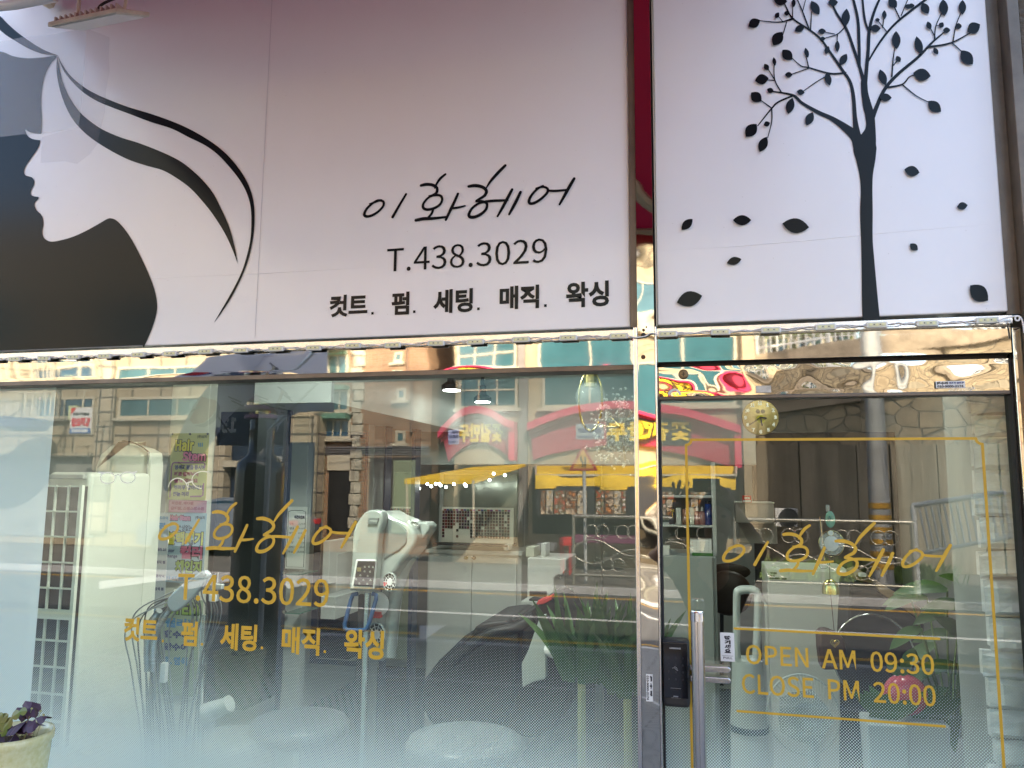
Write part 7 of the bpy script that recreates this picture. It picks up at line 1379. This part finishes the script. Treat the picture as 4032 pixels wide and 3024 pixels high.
# traffic cone
c = G(1090, 2135, 0); k_ = (c.y*-1+1.95)/FPX; tc_ = thing('traffic_cone', 'orange traffic cone with white bands reflected left of the price list', 'traffic cone', tuple(c)); CO = M('cone_orange', (.62, .08, .02), rough=.5); MB().lathe(c, [(.17, .03), (.16, .05), (.03, .72)], 24).build('cone', CO, tc_, smooth=True); MB().box(c.x-.2, c.x+.2, c.y-.2, c.y+.2, 0, .03).build('base', CO, tc_); MB().lathe(c+Vector((0, 0, .26)), [(.121, 0), (.098, .12)], 24).lathe(c+Vector((0, 0, .48)), [(.078, 0), (.06, .09)], 24).build('white_band', WPT, tc_, smooth=True)
# parked cars
def car(px, py, label, colr, L_=4.5, D_=14.6, gray=None):
    x_ = S(px, py, D_).x; y_ = -D_; t = thing('parked_car', label, 'car', (x_, y_, 0)); BP = M('car_paint', colr, rough=.2, metal=.3, coat=.8)
    prof = [(-.5, .30), (-.5, .62), (-.47, .78), (-.36, .86), (-.22, .92), (-.08, 1.36), (.05, 1.44), (.22, 1.42), (.36, 1.02), (.47, .96), (.5, .80), (.5, .32), (.42, .28), (-.42, .28)]
    vs = []; n_ = len(prof)
    for yy, k_, kz in ((-.88, .97, .0), (-.80, 1.0, 1), (.80, 1.0, 1), (.88, .97, 0)):
        for (u, z) in prof: vs.append((x_+u*L_*k_, y_+yy*(1 if z < .95 else .78), z if kz else z*.98))
    m = MB(); m.add(vs, [(j*n_+i, j*n_+(i+1) % n_, (j+1)*n_+(i+1) % n_, (j+1)*n_+i) for j in range(3) for i in range(n_)]+[tuple(range(n_)), tuple(range(4*n_-1, 3*n_-1, -1))]); m.build('body', BP, t, bevel=.04, seg=3)
    m = MB(); [m.prism([(x_+u*L_, z) for u, z in ((-.185, .97), (-.075, 1.30), (.045, 1.37), (.20, 1.35), (.30, 1.02))], y_+s_*.70, y_+s_*.735) for s_ in (-1, 1)]; m.build('side_window', BLUG, t)
    m = MB(); m.hexa([(x_-.225*L_, y_-.6, .94), (x_-.225*L_, y_+.6, .94), (x_-.2*L_, y_+.6, .94), (x_-.2*L_, y_-.6, .94), (x_-.088*L_, y_-.52, 1.37), (x_-.088*L_, y_+.52, 1.37), (x_-.07*L_, y_+.52, 1.37), (x_-.07*L_, y_-.52, 1.37)]); m.build('windscreen', BLUG, t)
    for u in (-.31, .31):
        for s_ in (-1, 1):
            w = MB().lathe((x_+u*L_, y_+s_*.80, .32), [(.32, -.1), (.32, .1)], 26, 'y').build('wheel', BLACKM, t); MB().lathe((x_+u*L_, y_+s_*.80, .32), [(.2, .102 if s_ > 0 else -.102), (.18, .11 if s_ > 0 else -.11)], 18, 'y').build('rim', CHROME, w)
    for s_ in (-1, 1): MB().box(x_-.5*L_-.01, x_-.485*L_, y_+s_*.6-.14, y_+s_*.6+.14, .62, .74).build('headlight', WPT, t); MB().box(x_+.485*L_, x_+.5*L_+.01, y_+s_*.6-.14, y_+s_*.6+.14, .78, .9).build('tail_light', RED, t)
car(905, 2060, 'silver grey sedan reflected beside the price list pillar', (.20, .22, .24), 4.3, 16.2)
# left street mass, so that nothing empty shows beyond
b = building('far_block', 'plain grey block at the far end of the street on the right', 4300, 5600, 19, 9, STUCG)

# ================================================================= PHOTOGRAPHER (mirrored)
SKIN = M('skin', (.36, .19, .12), rough=.5, vary=.12, vs=14); SHIRT = M('black_tshirt', (.018, .018, .02), rough=.9); JEAN = M('dark_trousers', (.03, .035, .05), rough=.9); HAIR = M('black_hair', (.012, .010, .010), rough=.5)
ppl = thing('person', 'person in black t shirt holding a phone up with both hands, reflected in the door', 'person', (.05, -2.35, 0))
def skinfig(name, verts, edges, rads, mat, parent, root=0, lv=2):
    o_ = origin(parent); me = bpy.data.meshes.new(name); me.from_pydata([tuple(Vector(v)-o_) for v in verts], edges, []); me.materials.append(mat); ob = bpy.data.objects.new(name, me); COL.objects.link(ob); ob.parent = parent; ORG[ob.name] = o_
    ob.modifiers.new('skin', 'SKIN'); sv = me.skin_vertices[0].data if me.skin_vertices else None
    if sv is None:
        bpy.context.view_layer.objects.active = ob; ob.select_set(True); bpy.ops.mesh.customdata_skin_add(); sv = me.skin_vertices[0].data
    for i, r_ in enumerate(rads): sv[i].radius = (r_, r_) if not isinstance(r_, tuple) else r_; sv[i].use_root = (i == root)
    md = ob.modifiers.new('sub', 'SUBSURF'); md.levels = lv; md.render_levels = lv
    dg = bpy.context.evaluated_depsgraph_get(); m2 = bpy.data.meshes.new_from_object(ob.evaluated_get(dg)); ob.modifiers.clear(); ob.data = m2
    for p_ in m2.polygons: p_.use_smooth = True
    if not m2.materials: m2.materials.append(mat)
    return ob
def V(px, py, D): return S(px, py, D)
hc = V(2822, 2045, 2.34)      # head centre
nk = Vector((hc.x-.01, -2.44, hc.z-.17)); ch_ = Vector((nk.x-.015, -2.46, nk.z-.16)); pv = Vector((nk.x-.02, -2.42, .93)); wa = Vector((nk.x-.015, -2.42, 1.12))
shl = Vector((ch_.x-.185, -2.44, ch_.z+.07)); shr = Vector((ch_.x+.185, -2.44, ch_.z+.07))
ell = V(2558, 2165, 2.20); wrl = V(2668, 2050, 2.03); elr = V(3000, 2165, 2.22); wrr = V(2890, 2000, 2.05)
kl, kr = Vector((pv.x-.10, -2.40, .50)), Vector((pv.x+.11, -2.40, .50)); al, ar = Vector((pv.x-.12, -2.43, .10)), Vector((pv.x+.13, -2.43, .10)); tl2, tr2 = al+Vector((-.01, .14, -.05)), ar+Vector((.02, .14, -.05))
hl_, hr_ = pv+Vector((-.085, 0, -.04)), pv+Vector((.085, 0, -.04))
hdv = [pv, wa, ch_, nk, hc+Vector((0, 0, -.03)), hc+Vector((0, 0, .045)), shl, ell, wrl, shr, elr, wrr, hl_, kl, al, tl2, hr_, kr, ar, tr2]
hde = [(0, 1), (1, 2), (2, 3), (3, 4), (4, 5), (2, 6), (6, 7), (7, 8), (2, 9), (9, 10), (10, 11), (0, 12), (12, 13), (13, 14), (14, 15), (0, 16), (16, 17), (17, 18), (18, 19)]
rds = [(.13, .10), (.115, .09), (.12, .10), .052, .075, .072, .055, .038, .026, .055, .038, .026, .08, .055, .038, .035, .08, .055, .038, .035]
skinfig('body', hdv, hde, rds, SKIN, ppl)
# head detail: shaped face, nose, ears, hair
m = MB(); m.ball(hc+Vector((0, 0, .01)), .098, 24, .78, .95, 1.18); m.build('head', SKIN, ppl, smooth=True)
m = MB(); m.ball(hc+Vector((0, .098, -.012)), .016, 10, .8, 1.2, 1.5); m.ball(hc+Vector((0, .06, -.085)), .034, 12, 1.1, .8, .7); [m.ball(hc+Vector((s_*.079, -.005, -.002)), .022, 10, .35, .8, 1.35) for s_ in (-1, 1)]; m.build('nose_chin_ears', SKIN, ppl, smooth=True)
m = MB(); [m.ball(hc+Vector((s_*.032, .083, .018)), .012, 10, 1.2, .6, .7) for s_ in (-1, 1)]; m.build('eyes', BLACKP, ppl, smooth=True); MB().ball(hc+Vector((0, .088, -.052)), .02, 10, 1.2, .4, .35).build('mouth', M('lips', (.25, .08, .07), rough=.5), ppl, smooth=True)
m = MB(); m.ball(hc+Vector((0, -.018, .048)), .105, 24, .84, .95, 1.0); m.ball(hc+Vector((0, -.04, .0)), .095, 18, .85, .75, 1.0); m.build('hair', HAIR, ppl, smooth=True)
# shirt with short sleeves and trousers
skinfig('tshirt', [pv+Vector((0, 0, .0)), wa, ch_, ch_+Vector((0, 0, .10)), shl, shl.lerp(ell, .5), shr, shr.lerp(elr, .5)], [(0, 1), (1, 2), (2, 3), (2, 4), (4, 5), (2, 6), (6, 7)], [(.155, .12), (.14, .11), (.145, .12), .075, .075, .062, .075, .062], SHIRT, ppl, 0)
skinfig('trousers', [pv, hl_, kl, al+Vector((0, 0, .03)), hr_, kr, ar+Vector((0, 0, .03))], [(0, 1), (1, 2), (2, 3), (0, 4), (4, 5), (5, 6)], [(.14, .115), .095, .07, .055, .095, .07, .055], JEAN, ppl, 0)
m = MB(); [m.ball(q+Vector((0, -.03, -.02)), .055, 14, .85, 2.3, .75) for q in (tl2, tr2)]; m.build('shoes', WHITEP, ppl, smooth=True)
# hands: palm, four unequal fingers, thumb
def hand(wr, palm, tips, thumb, nm):
    m = MB(); m.tube(cr([tuple(wr), tuple(wr.lerp(palm, .5)), tuple(palm)], 4), [.024+.010*min(1, i/4) for i in range(9)], 12)
    for (kn, mid, tip, r_) in tips: m.tube(cr([tuple(palm.lerp(kn, .35)), tuple(kn), tuple(mid), tuple(tip)], 4), [r_*1.15]*4+[r_]*4+[r_*.92]*4+[r_*.6], 9)
    m.tube(cr([tuple(palm.lerp(wr, .3)), tuple(thumb[0]), tuple(thumb[1])], 4), [.012]*4+[.010]*4+[.006], 9); return m.build(nm, SKIN, ppl, smooth=True)
def vp_(x, y, D): return V(x, y, D)
hand(wrl, vp_(2672, 1985, 2.0), [(vp_(2658, 1955, 1.99), vp_(2652, 1925, 1.98), vp_(2648, 1897, 1.98), .0085), (vp_(2668, 1952, 1.99), vp_(2670, 1918, 1.98), vp_(2678, 1890, 1.98), .009), (vp_(2682, 1955, 1.99), vp_(2696, 1925, 1.98), vp_(2712, 1896, 1.98), .0088), (vp_(2695, 1965, 1.99), vp_(2715, 1930, 1.975), vp_(2728, 1928, 1.968), .0085)], (vp_(2700, 1975, 1.985), vp_(2722, 1955, 1.97)), 'hand')
hand(wrr, vp_(2850, 1950, 2.0), [(vp_(2835, 1925, 1.99), vp_(2810, 1920, 1.98), vp_(2788, 1928, 1.972), .009), (vp_(2845, 1922, 1.995), vp_(2820, 1914, 1.985), vp_(2795, 1920, 1.975), .009), (vp_(2855, 1925, 2.0), vp_(2832, 1930, 1.99), vp_(2800, 1940, 1.98), .0088), (vp_(2855, 1940, 2.01), vp_(2830, 1948, 2.0), vp_(2805, 1950, 1.99), .008)], (vp_(2825, 1962, 1.985), vp_(2790, 1958, 1.975)), 'hand')
ph = tag(MB().box(-.062, .068, -1.986, -1.978, 1.817, 1.883).build('phone', M('phone_dark', (.02, .02, .022), rough=.2, coat=.5), None, bevel=.003), 'dark phone held sideways by the reflected person', 'phone')
for x_, z_ in ((.045, .018), (.045, -.002), (.027, .008)): MB().lathe((-.062+.02+.0, -1.978, 1.85+z_), [(.006, 0), (.006, .0015)], 14, 'y').build('camera_lens', BLACKP, ph)
